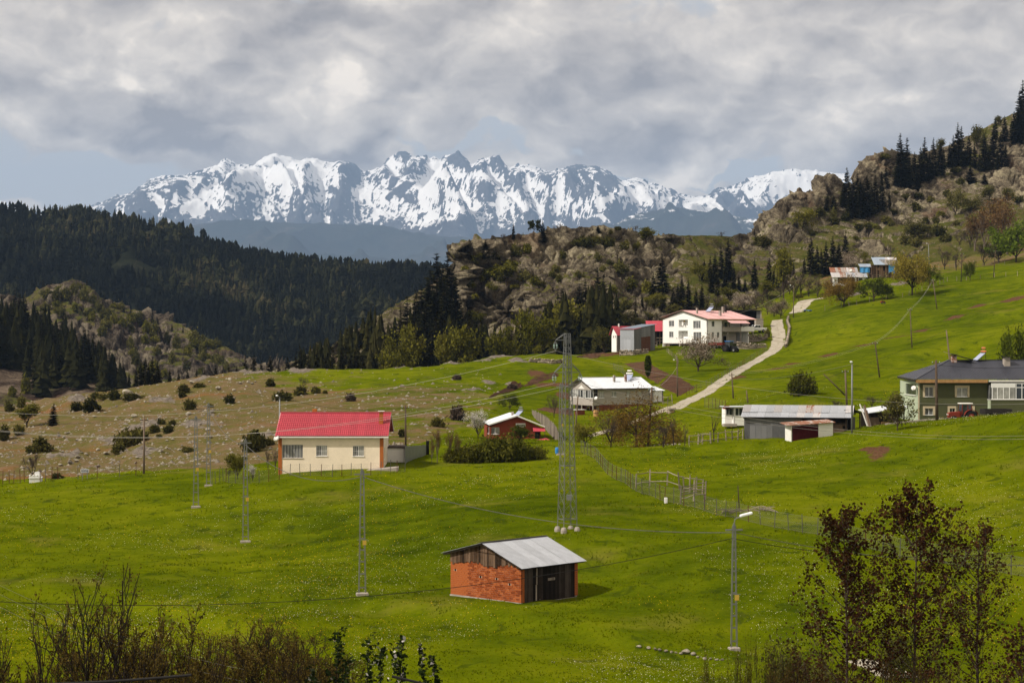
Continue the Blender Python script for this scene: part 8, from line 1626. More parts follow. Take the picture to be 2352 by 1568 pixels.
# ------------------------------------------------------------------ lattice tower
def lattice_tower():
 P = hit(*zp('L', 1982, 145)); P = at(1303, P.y); top = -(766-CY)/FPX*P.y-P.z
 o = empty('lattice_tower', P, math.radians(24), 'tall grey lattice power pylon standing in the meadow', 'pylon'); wb, wt = .56, .17; half = lambda z: wb+(wt-wb)*z/top
 C = [(-1, -1), (1, -1), (1, 1), (-1, 1)]
 for sx, sy in C:
  MB().bar((sx*wb, sy*wb, .15), (sx*wt, sy*wt, top), .05).build('leg', BM['steel'], o); MB().lathe([(.22, -.5), (.24, .1), (.17, .3), (.08, .32)], (sx*wb, sy*wb, 0), 9).build('footing', BM['concrete'], o)
 zs = [.9]; 
 while zs[-1] < top-.6: zs.append(zs[-1]+half(zs[-1])*2.0)
 zs[-1] = top
 for k in range(len(zs)-1):
  a, b = zs[k], zs[k+1]; ha, hb = half(a), half(b)
  for f in range(4):
   (x0, y0), (x1, y1) = C[f], C[(f+1) % 4]
   MB().bar((x0*ha, y0*ha, a), (x1*hb, y1*hb, b), .032, .015).build('brace', BM['steel'], o); MB().bar((x1*ha, y1*ha, a), (x0*hb, y0*hb, b), .032, .015).build('brace', BM['steel'], o)
 m = MB()
 for z in (.9, top*.33, top*.62, top*.83, top):
  h = half(z)
  for f in range(4): (x0, y0), (x1, y1) = C[f], C[(f+1) % 4]; m.bar((x0*h, y0*h, z), (x1*h, y1*h, z), .05)
 m.build('horizontal_ring', BM['steel'], o)
 tips = []
 for z, side, l in ((top-.5, -1, 1.0), (top-2.95, -1, 1.1), (top-2.95, 1, 1.1)):
  h = half(z); arm = MB(); tip = Vector((side*l, 0, z))
  for sy in (-1, 1): arm.bar((side*h, sy*h, z), tip, .045); arm.bar((side*h, sy*h, z+(.5 if z > top-1 else .7)), tip, .045)
  arm.bar((-side*h, 0, z), (side*h, 0, z), .05); ao = arm.build('cross_arm', BM['steel'], o)
  for dx in (-.11, .11):
   m = MB().bar(tip+Vector((dx, 0, -.26)), tip+Vector((dx, 0, -.66)), .015)
   for q in range(3): m.lathe([(.02, 0), (.085, .015), (.08, .04), (.02, .06)], tip+Vector((dx, 0, -.38-q*.11)), 10)
   m.build('insulator', BM['ceramic'], ao)
  MB().poly([tip+Vector((-.16, 0, -.26)), tip+Vector((.16, 0, -.26)), tip+Vector((0, 0, -.05))], (0, .03, 0)).build('yoke_plate', BM['steel'], ao); MB().poly([tip+Vector((-.13, 0, -.66)), tip+Vector((.13, 0, -.66)), tip+Vector((0, 0, -.82))], (0, .03, 0)).build('yoke_plate', BM['steel'], ao)
  tips.append(o.matrix_basis @ (tip) if 0 else Matrix.Translation(P) @ Matrix.Rotation(math.radians(24), 4, 'Z') @ (tip+Vector((0, 0, -.82))))
 MB().bar((-.35, -.6, 2.6), (.0, -.75, 2.6), .3, .4).build('warning_plate', BM['steel'], o)
 return tips
TIPS = lattice_tower()
# ------------------------------------------------------------------ slim lattice poles
def lattice_pole(u, vt, vb, label, lamp=False, w=.62, D=None):
 P = at(u, hit(u, vb).y) if D is None else at(u, D); top = -(vt-CY)/FPX*P.y-P.z; o = empty('lattice_pole', P, math.radians(12), label, 'power pole', 'slim lattice power poles in the meadow')
 MB().box(-w*.75, w*.75, -.25, .25, -.7, .16).build('concrete_base', BM['concrete'], o, bevel=.03)
 for s in (-1, 1): MB().bar((s*w*.42, 0, .1), (s*w*.16, 0, top), .055, .08).build('leg', BM['steel'], o)
 n = 11
 for k in range(n): z = .5+(top-.7)*(k/(n-1))**.92; x = w*(.42-.26*z/top); MB().bar((-x, -.01, z), (x, -.01, z), .02, .09).build('batten', BM['steel'], o)
 MB().bar((-.5, 0, top-.25), (.5, 0, top-.25), .07, .09).build('cross_arm', BM['steel'], o); MB().bar((0, 0, top-.3), (0, 0, top+.12), .09).build('top_cap', BM['steel'], o)
 z = top*.42; MB().box(.02, .26, -.11, -.08, z-.14, z+.16).build('warning_plate', BM['yellow'], o); MB().bar((-.35, -.07, z+.2), (.35, -.07, z+.2), .03).build('climb_guard', BM['steel'], o)
 if lamp:
  l = MB().tube([(0, 0, top), (.05, 0, top+.35), (.35, -.1, top+.5)], .03, 6).build('lamp_arm', BM['steel'], o); MB().poly([(.3, -.22, top+.45), (1.0, -.32, top+.62), (1.0, -.06, top+.62), (.3, -.02, top+.45)], (0, 0, .16)).build('lamp_head', BM['lampglass'], o, bevel=.04)
 return P+Vector((0, 0, top-.4))
LP1 = lattice_pole(832, 1080, 1366, 'slim lattice pole nearest the brick hut on its left', w=.52)
LP2 = lattice_pole(564, 1010, 1245, 'slim lattice pole left of the cream house, right of the pair', w=.56)
LP3 = lattice_pole(450, 957, 1165, 'slim lattice pole farther left in the meadow before the stony hill', w=.56)
LP4 = lattice_pole(479, 927, 1116, 'slim lattice pole at the edge of the stony hill', w=.52)
LP5 = lattice_pole(*zp('I', 880, 305), zp('I', 0, 938)[1], 'slim lattice pole just behind the tall lattice pylon', w=.55)
LP6 = lattice_pole(1686, 1206, 1492, 'slim lattice pole carrying a street lamp among the shrubs', True, w=.40)
# ------------------------------------------------------------------ wooden poles
def wood_pole(w, Xt, Yt, Xb, Yb, label, r=.11, D=None, bar=True, lamp=None, mat='pole', name='wooden_pole'):
 ub, vb = zp(w, Xb, Yb); ut, vt = zp(w, Xt, Yt)
 P = hit(ub, vb) if D is None else at(ub, D); T = W(ut, vt, P.y)-P; o = empty(name, P, 0, label, 'pole', 'wooden power poles' if mat == 'pole' else None)
 MB().tube([(0, 0, -.5), T*.5+Vector((0, 0, -.25)), T], [r*1.15, r, r*.78], 8).build('shaft', BM[mat], o, True)
 if bar:
  b = MB().bar(T+Vector((-.45, 0, -.35)), T+Vector((.45, 0, -.35)), .07, .09).build('cross_bar', BM['wood'], o)
  for dx in (-.4, .4): MB().lathe([(.03, 0), (.05, .05), (.045, .14), (.02, .16)], T+Vector((dx, 0, -.30)), 8).build('insulator', BM['ceramic'], b)
 if lamp is not None:
  MB().tube([T+Vector((0, 0, -.1)), T+Vector((lamp*.5, -.1, .15)), T+Vector((lamp, -.15, .18))], .03, 6).build('lamp_arm', BM['steel'], o); MB().lathe([(.03, .10), (.13, .07), (.16, 0), (.10, -.09), (.02, -.12)], T+Vector((lamp, -.15, .15)), 10).build('lamp_head', BM['lampglass'], o, True)
 return P+T
WP = {}
WP['hill'] = wood_pole('G', 1291, 597, 1289, 1108, 'dark wooden pole at the foot of the stony hill')
WP['mid'] = wood_pole('H', 1505, 268, 1507, 640, 'wooden pole right of the cream house')
WP['roof'] = wood_pole('H', 378, 195, 378, 420, 'lamp pole behind the left end of the red roof', .10, 222.0, False, -.3, 'steel', 'lamp_post')
WP['willow'] = wood_pole('I', 1697, 335, 1660, 858, 'long wooden pole in front of the weeping willow', .13)
WP['lean'] = wood_pole('I', 1035, 410, 1005, 770, 'leaning thin pole just right of the lattice pylon', .10, None, False)
WP['plot'] = wood_pole('D', 691, 1215, 695, 1538, 'wooden pole with a lamp beside the ploughed plot', .12, None, False, -.55)
WP['house'] = wood_pole('D', 465, 1450, 460, 1620, 'wooden pole at the right end of the white roofed house', .12)
WP['bend'] = wood_pole('D', 1180, 1325, 1197, 1555, 'dark wooden pole beside the lower track')
WP['slant'] = wood_pole('D', 1312, 1480, 1328, 1590, 'short slanting pole above the white cabin', .10, None, False)
WP['p1'] = wood_pole('F', 1238, 325, 1272, 562, 'leaning wooden pole near the top of the pasture')
WP['p2'] = wood_pole('F', 1058, 555, 1075, 866, 'wooden pole in the middle of the pasture')
WP['p3'] = wood_pole('F', 783, 815, 823, 1095, 'leaning wooden pole low on the pasture')
WP['p4'] = wood_pole('F', 1343, 725, 1408, 905, 'leaning pole rising behind the roof of the green house', .11, 262.0, False)
WP['strut'] = wood_pole('F', 550, 1035, 565, 1332, 'wooden pole braced by a slanting strut behind the barn', .13)
wood_pole('F', 380, 1068, 582, 1238, 'slanting strut propped against the pole behind the barn', .10, None, False)
WP['big'] = wood_pole('F', 1262, 960, 1270, 1422, 'thick wooden pole in front of the green house', .16, 214.0)
WP['lampmid'] = wood_pole('F', 604, 985, 603, 1478, 'grey steel street lamp before the long barn', .10, 210.0, False, -.12, 'steel', 'street_lamp')
WP['track'] = wood_pole('D', 1737, 545, 1732, 830, 'thin lamp pole on the bend of the track', .10, None, False, -.9, 'pole')
WP['top1'] = wood_pole('F', 1203, 50, 1210, 192, 'grey lamp pole above the yellow willow', .10, 560.0, False, -.5, 'steel', 'lamp_post')
WP['top2'] = wood_pole('F', 1466, 120, 1458, 350, 'dark pole on the upper edge of the pasture')
WP['top3'] = wood_pole('F', 1728, 100, 1712, 312, 'dark pole at the upper right edge of the pasture')
wood_pole('J', 275, 800, 288, 978, 'dead thin pole stuck in the meadow behind the fence', .05, None, False)
# ------------------------------------------------------------------ wires
CAB_PALE = simple('aluminium_wire', (.34, .32, .29), .6, .1, 3, metal=.2); CAB_DARK = simple('black_cable', (.018, .016, .014), .7, .2, 3); CAB_TWIST = simple('grey_cable', (.10, .095, .09), .6, .35, 8)
def wire(a, b, sag, label, r=.016, mat=CAB_PALE, n=22):
 a, b = Vector(a), Vector(b); pts = [(b-a)*(i/n)+Vector((0, 0, -sag*4*(i/n)*(1-i/n))) for i in range(n+1)]
 o = MB().tube(pts, r, 4, 0, False).build('overhead_wire', mat, None, True); o.location = a; tag(o, label, 'wire')
def wuv(u1, v1, D1, u2, v2, D2, sag, label, r=.016, mat=CAB_PALE): wire(W(u1, v1, D1), W(u2, v2, D2), sag, label, r, mat)
for k, (t, uL, vL, uR, vR, nm) in enumerate(((TIPS[0], -60, 941, 2420, 925, 'upper'), (TIPS[1], -60, 984, 2420, 1006, 'lower left'), (TIPS[2], -60, 982, 2420, 998, 'lower right'))):
 wire(t, W(uL, vL, 175.0), 2.2, '%s conductor of the pylon running left across the stony hill' % nm, .013); wire(t, W(uR, vR, 150.0), 1.4, '%s conductor of the pylon running right past the green house' % nm, .013)
wire(LP2, LP1, 1.3, 'twisted cable sagging between two slim poles before the cream house', .026, CAB_TWIST); wire(LP4, LP2, .9, 'twisted cable between the slim poles left of the cream house', .022, CAB_TWIST); wire(LP3, LP4, .3, 'short cable linking the two far left slim poles', .02, CAB_TWIST)
wire(LP1, LP6, 1.0, 'twisted cable from the slim pole to the street lamp pole', .026, CAB_TWIST)
wire(LP6, W(2420, 1298, 112.0), .5, 'twisted cable from the street lamp pole to the right edge', .024, CAB_TWIST); wire(LP6+Vector((0, 0, -.35)), W(2420, 1252, 128.0), .9, 'black cable from the street lamp pole behind the red poplars', .022, CAB_DARK)
wire(LP6+Vector((0, 0, -.3)), W(-60, 1378, 96.0), 1.5, 'long black cable crossing in front of the brick hut', .020, CAB_DARK)
wire(LP4+Vector((0, 0, -.2)), WP['roof'], .5, 'dark cable from the slim pole to the red roofed house', .018, CAB_DARK); wire(WP['mid']+Vector((0, 0, -.3)), WP['roof'], .8, 'dark cable behind the red roof', .018, CAB_DARK); wire(WP['mid']+Vector((0, 0, -.3)), LP5, .9, 'dark cable from the middle pole to the pylon side', .018, CAB_DARK)
wire(WP['hill'], W(-60, 958, 230.0), .8, 'dark cable from the hill pole to the left edge', .018, CAB_DARK); wire(WP['hill'], LP4, .6, 'dark cable between the hill pole and the slim pole', .018, CAB_DARK)
wire(LP5, WP['willow']+Vector((0, 0, -3.6)), .4, 'dark cable in front of the weeping willow', .02, CAB_DARK); wire(WP['willow']+Vector((0, 0, -3.6)), WP['lampmid']+Vector((0, 0, -.6)), .9, 'dark cable from the willow pole to the barn lamp', .02, CAB_DARK)
wire(WP['lampmid']+Vector((0, 0, -.3)), WP['big']+Vector((0, 0, -.9)), .15, 'dark cable from the barn lamp to the thick pole', .02, CAB_DARK); wire(WP['big']+Vector((0, 0, -.5)), W(2420, 838, 222.0), .4, 'dark cable over the roof of the green house', .022, CAB_DARK)
wire(WP['house']+Vector((0, 0, -.2)), WP['plot']+Vector((0, 0, -1.0)), .8, 'pale cable sagging to the lamp pole by the ploughed plot', .02, CAB_PALE); wire(WP['house'], WP['bend']+Vector((0, 0, -.9)), .5, 'twisted cable above the lower track', .02, CAB_TWIST); wire(WP['bend']+Vector((0, 0, -.9)), WP['lampmid']+Vector((0, 0, -.1)), .6, 'twisted cable from the track pole to the barn lamp', .02, CAB_TWIST)
for k in range(2):
 d = Vector((0, 0, -.25*k)); wire(WP['p3']+d, WP['p2']+d, .7, ('upper' if k == 0 else 'lower')+' pale wire between the two lowest pasture poles', .014); wire(WP['p2']+d, WP['p1']+d, .8, ('upper' if k == 0 else 'lower')+' pale wire between the two highest pasture poles', .014); wire(WP['bend']+d, WP['p3']+d, .9, ('upper' if k == 0 else 'lower')+' pale wire from the track pole to the pasture pole', .014)
wire(WP['p4'], WP['strut'], .4, 'dark cable from the leaning pole to the braced pole', .016, CAB_DARK); wire(WP['track'], W(*zp('D', 1245, 790), 432), .8, 'pale cable from the track lamp to the white house', .018)
for k, v in enumerate((1324, 1344, 1372)): wire(W(-40, v, 70.0), W(560, v+212+8*k, 78.0), .4, ('uppermost', 'middle', 'lowest')[k]+' of the three thin wires at the bottom left', .008, CAB_PALE)
wire(W(60, 1572, 26.0), W(440, 1549, 26.0), .02, 'thick black cable end at the bottom left edge', .022, CAB_DARK); wire(W(900, 1552, 26.0), W(1060, 1590, 26.0), .0, 'thick black cable at the bottom edge left of centre', .022, CAB_DARK)
# ------------------------------------------------------------------ fences
POST = MB().bar((0, 0, -.3), (0, 0, 1.0), .05).mesh('fence_post', BM['steelpost']); POSTR = MB().bar((0, 0, -.3), (0, 0, 1.0), .055).mesh('fence_post', BM['rustpost']); POSTW = MB().tube([(0, 0, -.3), (.02, 0, .5), (0, 0, 1.0)], [.065, .06, .05], 6).mesh('fence_post', BM['rail'])
M_NET = simple('wire_netting', (.17, .165, .15), .6, .2, 3, metal=.2)
def fence(w, pts, hgt, label, net=True, post=None, wires=3, maxgap=3.0, sub=True, thick=.007, cell=.17):
 Q = []
 for k, (X, Y) in enumerate(pts):
  p = hit(*zp(w, X, Y)) if not isinstance(X, Vector) else X
  if Q and sub:
   n = int((p-Q[-1]).length/maxgap)
   a = Q[-1]
   for i in range(1, n+1): t = i/(n+1); x, y = a.x+(p.x-a.x)*t, a.y+(p.y-a.y)*t; Q.append(Vector((x, y, down(x, y, 60))))
  Q.append(p)
 o = empty('fence', Q[0], 0, label, 'fence'); rr = random.Random(len(label))
 for q in Q: inst('post', (post or [POST, POST, POSTR])[rr.randrange(len(post or [1, 1, 1]))], o, q-Q[0], (rr.uniform(-.05, .05), rr.uniform(-.05, .05), 0), (1, 1, hgt*rr.uniform(.97, 1.08)))
 m = MB()
 for a, b in zip(Q[:-1], Q[1:]):
  a, b = a-Q[0], b-Q[0]
  for k in range(wires): z = hgt*(.08+.88*k/max(1, wires-1)); m.bar(a+Vector((0, 0, z)), b+Vector((0, 0, z)), thick*1.3)
 m.build('strand', M_NET, o)
 if net:
  m = MB()
  for a, b in zip(Q[:-1], Q[1:]):
   a, b = a-Q[0], b-Q[0]; L = (b-a).length; n = max(2, int(L/cell)); d = (b-a)/n; k = hgt*.92/ (L/n)
   for i in range(-int(k)-1, n):
    for sg in (1, -1):
     s0, s1 = i, i+k; z0, z1 = .04, hgt*.92
     if s1 <= 0 or s0 >= n: continue
     c0, c1 = max(0, s0), min(n, s1); za = z0+(z1-z0)*(c0-s0)/k; zb = z0+(z1-z0)*(c1-s0)/k
     pa, pb = (a+d*c0, a+d*c1) if sg > 0 else (b-d*c0, b-d*c1); u_ = Vector((0, 0, thick)); m.quad(pa+Vector((0, 0, za)), pb+Vector((0, 0, zb)), pb+Vector((0, 0, zb))+u_, pa+Vector((0, 0, za))+u_)
  tag(m.build('wire_netting', M_NET, o), kind='stuff')
 return o
fence('I', [(1062, 915), (1120, 940), (1185, 975), (1240, 1040), (1300, 1115), (1380, 1165), (1460, 1195), (1505, 1235), (1555, 1265), (1610, 1290), (1672, 1300), (1730, 1325), (1812, 1362), (1892, 1372), (1982, 1395), (2080, 1412), (2168, 1440)], 1.35, 'long wire mesh fence running down the meadow from the pylon', thick=.010)
fence('M', [(468, 212), (540, 236), (592, 246), (656, 254), (728, 276), (798, 292), (881, 310), (964, 325), (1046, 340), (1134, 352), (1217, 372), (1420, 430), (1620, 480), (1870, 520), (2006, 545), (2128, 562), (2275, 588), (2380, 606)], 1.3, 'wire mesh fence crossing behind the red leaved poplars', thick=.009)
fence('H', [(110, 970), (195, 962), (280, 955), (375, 935), (470, 905), (560, 902), (653, 902), (750, 905), (850, 912), (935, 905), (1018, 900), (1110, 898), (1195, 895), (1285, 885), (1370, 872), (1430, 872), (1500, 868)], 1.2, 'light mesh fence along the front of the cream house', thick=.006)
fence('G', [(1900, 1205), (1930, 1195), (1965, 1180), (2000, 1170), (2050, 1190), (2110, 1195), (2180, 1200)], 1.3, 'small mesh fence beside the slim lattice poles', thick=.006)
fence('G', [(25, 1200), (83, 1195), (123, 1190), (182, 1190), (218, 1180), (360, 1178), (408, 1172), (463, 1165), (520, 1160), (700, 1155), (870, 1150), (1070, 1138), (1217, 1122)], 1.45, 'row of rusty posts along the edge of the meadow', False, [POSTR, POSTR, POST], 2, 99)
fence('D', [(775, 1525), (825, 1500), (905, 1470), (1000, 1425), (1060, 1390), (1120, 1360), (1200, 1310), (1265, 1270), (1310, 1240), (1380, 1190), (1460, 1150), (1500, 1110)], 1.15, 'thin mesh fence along the left side of the track', thick=.008, maxgap=4)
fence('D', [(120, 1290), (190, 1320), (240, 1370)], 1.2, 'short mesh fence beside the upper ploughed plot', thick=.010)
fence('D', [(600, 1140), (680, 1200), (700, 1240)], 1.0, 'dark post fence below the white house', False, [POSTW], 2, 3)
fence('J', [(35, 235), (90, 240), (140, 250), (185, 262)], 1.5, 'mesh fence beside the little white cabin', thick=.010)
fence('N', [(2240, 985), (2190, 990)], 1.2, 'dark gate posts at the end of the lane', False, [POST], 3, 3)
fence('F', [(390, 575), (520, 545), (640, 530), (740, 505), (1000, 470), (1200, 405), (1350, 345), (1500, 335), (1720, 312), (1900, 300), (1990, 290)], 1.2, 'old wooden post fence along the top of the pasture', False, [POSTW], 2, 5)
fence('F', [(1240, 250), (1330, 240), (1450, 235), (1560, 225), (1700, 215), (1800, 205)], 1.3, 'pale wooden fence behind the top of the pasture', False, [POSTW], 2, 3)
def rail_fence(w, pts, hgt, rails, label, gap=2.2, name='rail_fence'):
 Q = [hit(*zp(w, *p)) for p in pts]; o = empty(name, Q[0], 0, label, 'fence'); rr = random.Random(4)
 for q in Q: inst('post', POSTW, o, q-Q[0], (rr.uniform(-.1, .1), rr.uniform(-.1, .1), rr.uniform(0, 6)), (1.1, 1.1, hgt*rr.uniform(.95, 1.2)))
 for a, b in zip(Q[:-1], Q[1:]):
  for k in range(rails): z = hgt*(.30+.62*k/max(1, rails-1)); j = lambda: rr.uniform(-.07, .07); c = (a+b)/2-Q[0]+Vector((j(), 0, z+j())); MB().tube([a-Q[0]+Vector((0, -.06, z+j())), c, b-Q[0]+Vector((0, -.06, z+j()))], .04, 5).build('rail', BM['rail'], o)
rail_fence('I', [(1555, 1235), (1675, 1215), (1835, 1210), (1945, 1250), (1985, 1265), (2035, 1275), (2095, 1285), (2150, 1290)], 1.35, 2, 'crooked rail fence forming the back of the small pen', name='pen_fence')
rail_fence('I', [(1955, 1375), (2070, 1350), (2175, 1335)], 1.55, 5, 'grey hurdle gate of poles closing the small pen', name='pen_gate')
rail_fence('J', [(0, 490), (75, 490), (130, 485), (190, 475), (235, 470), (275, 468), (310, 465)], 1.1, 2, 'rough rail fence left of the long barn')
rail_fence('I', [(2030, 848), (2110, 845), (2150, 840), (2225, 835)], 1.1, 2, 'low rail fence right of the bare saplings')
rail_fence('D', [(420, 1100), (470, 1085), (510, 1090)], 1.2, 2, 'short rail fence beside the grey metal shed')
rail_fence('N', [(1960, 870), (2080, 870), (2190, 870), (2290, 850)], 1.2, 2, 'blue painted rail gate beside the white roofed house')
p = hit(*zp('I', 1822, 1372)); bx = empty('white_canister', p, 0, 'small white canister at the foot of the mesh fence', 'canister'); MB().box(-.14, .14, -.1, .1, 0, .5).build('body', BM['paint'], bx, bevel=.03); MB().lathe([(.05, .5), (.05, .56)], n=8).build('cap', BM['steel'], bx)
def branch_pile(w, X, Y, label, seed):
 rr = random.Random(seed); p = hit(*zp(w, X, Y)); o = empty('branch_pile', p, 0, label, 'branches')
 for i in range(14): a = rr.uniform(0, 6.28); l = rr.uniform(.8, 2.2); c = Vector((rr.uniform(-.8, .8), rr.uniform(-.5, .5), rr.uniform(.05, .3))); d = Vector((math.cos(a), math.sin(a)*.5, rr.uniform(-.05, .35)))*l*.5; MB().tube([c-d, c+Vector((0, 0, .06)), c+d], [.035, .03, .012], 5).build('branch', BM['rail'], o)
branch_pile('M', 630, 225, 'pile of cut branches behind the mesh fence', 1); branch_pile('M', 800, 215, 'second tangle of cut branches behind the mesh fence', 2)
# ------------------------------------------------------------------ village sign and grave
def village_sign():
 p = hit(*zp('G', 760, 1160)); p = Vector((p.x, p.y, p.z)); o = empty('village_sign', p, 0, 'white village name sign on two posts below the stony hill', 'sign'); D = p.y; k = 1/ZW['G'][2]/FPX*D; zt = -(zp('G', 0, 1066)[1]-CY)/FPX*D-p.z; zb = -(zp('G', 0, 1092)[1]-CY)/FPX*D-p.z; hw = 37*k
 MB().box(-hw, hw, -.03, .01, zb, zt).build('panel', BM['paint'], o)
 for x in (-22*k, 21*k): MB().box(x-.03, x+.03, .012, .06, -.4, zb+.05).build('post', BM['steel'], o)
 fr = MB(); t = .035; fr.box(-hw+.02, hw-.02, -.036, -.031, zb+.02, zb+.02+t*.6).box(-hw+.02, hw-.02, -.036, -.031, zt-.02-t*.6, zt-.02).build('border', BM['blue'], o)
 cu = bpy.data.curves.new('lettering', 'FONT'); cu.body = 'KAYABAŞI'; cu.align_x = 'CENTER'; cu.align_y = 'CENTER'; cu.size = (zt-zb)*.62; cu.extrude = .003; cu.offset = .012
 to = bpy.data.objects.new('tmp_text', cu); COL.objects.link(to); dg = bpy.context.evaluated_depsgraph_get(); me = bpy.data.meshes.new_from_object(to.evaluated_get(dg)); bpy.data.objects.remove(to)
 w = max(v.co.x for v in me.vertices)-min(v.co.x for v in me.vertices); s = min(1.6, hw*1.75/w); me.materials.clear(); me.materials.append(BM['ink']); inst('lettering', me, o, (0, -.042, (zb+zt)/2), (math.pi/2, 0, 0), (s, 1, 1))
village_sign()
def grave():
 p = hit(*zp('G', 315, 1184)); k = 1/ZW['G'][2]/FPX*p.y; o = empty('grave', p, .15, 'white marble grave with rounded headstone at the meadow edge', 'grave'); w = 52*k; h1 = 36*k
 MB().box(-w, w, 0, 1.6, -.4, h1).build('plinth', BM['marble'], o, bevel=.02); MB().box(-w-.06, w+.06, -.06, 1.66, h1+.003, h1+.10).build('slab', BM['marble'], o, bevel=.02)
 n = 9; hw = 26*k; m = MB().poly([(w-hw*2-.2+hw+hw*math.cos(math.pi*i/n)*1.0, 1.3, h1+.5+hw*.55*math.sin(math.pi*i/n)) for i in range(n+1)]+[(w-hw*2-.2, 1.3, h1+.1), (w-.2, 1.3, h1+.1)], (0, .12, 0)); m.build('headstone', BM['marble'], o)
 for x in (-w+.08, w-.08, -w*.3, w*.35): MB().lathe([(.05, 0), (.05, .12), (.10, .18), (.10, .26), (.03, .32)], (x, .05, h1+.1), 8).build('finial', BM['marble'], o)
 MB().poly([(-w, 0, h1+.1), (w, 0, h1+.1), (w, 0, h1+.24), (0, 0, h1+.34), (-w, 0, h1+.24)], (0, .06, 0)).build('kerb_panel', BM['marble'], o)
grave()
# ------------------------------------------------------------------ foreground shrubs and trees at the bottom edge
def fg_poplar(u, vt, D, seed, label, leaves=2600, lean=0.0, wpx=230, sz=.135):
 """young poplar with upright limbs and clusters of dark red-brown leaves"""
 rng = np.random.default_rng(seed); P = at(u, D); H = -(vt-CY)/FPX*D-P.z; segs = []; C = []; Wd = wpx/FPX*D/2
 tr = [np.array([lean*t*t*H*.2+rng.normal(0, .03)*H*.1, rng.normal(0, .02)*H*.1, H*t]) for t in np.linspace(0, 1, 12)]; tr[0][:] = (0, 0, -.3); segs.append((tr, [max(.012, .085*(1-t)**.8) for t in np.linspace(0, 1, 12)], 0))
 nb = 44
 for i in range(nb):
  t = .13+.83*(i/nb)**.95; p = np.array([np.interp(t, np.linspace(0, 1, 12), [q[k] for q in tr]) for k in range(3)]); a = i*2.4+rng.normal(0, .4); L = Wd*(1.75*(1-t)**.70+.16)*rng.uniform(.7, 1.25); rise = rng.uniform(.6, 1.3)
  pts = [p]; d = np.array([math.cos(a), math.sin(a), rise*.6]); d /= np.linalg.norm(d)
  for k in range(5): d = d+np.array([0, 0, .14])+rng.normal(0, .07, 3); d /= np.linalg.norm(d); pts.append(pts[-1]+d*L/4.2)
  segs.append((pts, [.028*(1-t*.5), .022, .016, .012, .008, .005], 1))
  for k in range(2, 6):
   for j in range(3):
    e = pts[k]+(pts[k]-pts[k-1])*rng.uniform(-.8, .4); b = rng.normal(size=3); b[2] += .5; b /= np.linalg.norm(b); l = L*rng.uniform(.12, .34); q = e+b*l; segs.append(([e, (e+q)/2+rng.normal(0, .02, 3), q], [.008, .006, .004], 3)); C += [q, (e+q)/2, e+b*l*.75]
 for k in range(4, 12): C += [tr[k]]*2
 C = np.array(C); k = rng.integers(0, len(C), leaves); c = C[k]+rng.normal(0, .11, (leaves, 3)); tv = rng.uniform(0, .8, len(C)); lv = np.clip(tv[k]*.7+rng.uniform(0, .45, leaves), 0, 1)
 o = empty('poplar_tree', P, rng.uniform(0, 6), label, 'tree'); m = MB()
 for pts, rs, lev in segs: m.tube(pts, rs, (7, 5, 4, 3)[lev], 0, False)
 m.build('trunk', BARK, o, True); link(bpy.data.objects.new('crown', leaf_mesh('crown', c, sz, rng, LEAF['redleaf'], lv, .2, 1.25)), o)
fg_poplar(1948, 1168, 78, 1, 'dark red leaved poplar, leftmost of the three at the bottom right', 6200, .1, 215, .11)
fg_poplar(2098, 1128, 80, 2, 'tallest dark red leaved poplar at the bottom right', 7600, .1, 235, .115)
fg_poplar(2242, 1205, 84, 3, 'thin red leaved poplar, rightmost of the three at the bottom right', 3800, -.1, 195, .095)
fg_poplar(2345, 1440, 70, 4, 'small dark poplar cut by the right edge', 1500, 0, 170, .12)
def fg_bare(u, vt, D, pr, label, sx=None, rz=None):
 P = at(u, D); H = -(vt-CY)/FPX*D-P.z; s = H/pr.h; o = empty('bare_tree', P, R.uniform(0, 6) if rz is None else rz, label, 'tree'); k = s if sx is None else sx/FPX*D/pr.w; o.scale = (k, k, s); inst('trunk', pr.t, o); inst('crown', pr.c, o)
FB = [twiggy(201, 7, 'bud', .50, .9, 3, 4, 5, 1.2, 700, .45, .006, 2600, .06, 'bud', BARK_SHADED, .017, first=.42), twiggy(202, 5, 'bud', .8, .6, 3, 4, 6, .8, 1300, .40, .006, 5000, .065, 'bud', BARK_SHADED, .015), twiggy(203, 6, 'bud', .62, .8, 3, 4, 5, .8, 1200, .42, .006, 5000, .065, 'bud', BARK_SHADED, .015)]
fg_bare(245, 1262, 70, FB[0], 'big dark bare tree with upright tips at the bottom left', 300, .4)
fg_bare(330, 1352, 74, FB[2], 'bare tree just right of the big one at the bottom left', 290)
fg_bare(8, 1335, 66, FB[0], 'dark bare tree cut by the left edge', 260, 2.0); fg_bare(60, 1450, 70, FB[2], 'low brown twiggy tree beside the left edge', 250); fg_bare(140, 1480, 66, FB[1], 'short twiggy bush left of the big bare tree', 230)
fg_bare(200, 1400, 82, FB[2], 'brown budding tree behind the big bare tree', 300); fg_bare(430, 1430, 80, FB[1], 'brown budding bush right of the bare trees', 270); fg_bare(490, 1432, 68, FB[0], 'dark forked bare tree at the bottom', 170)
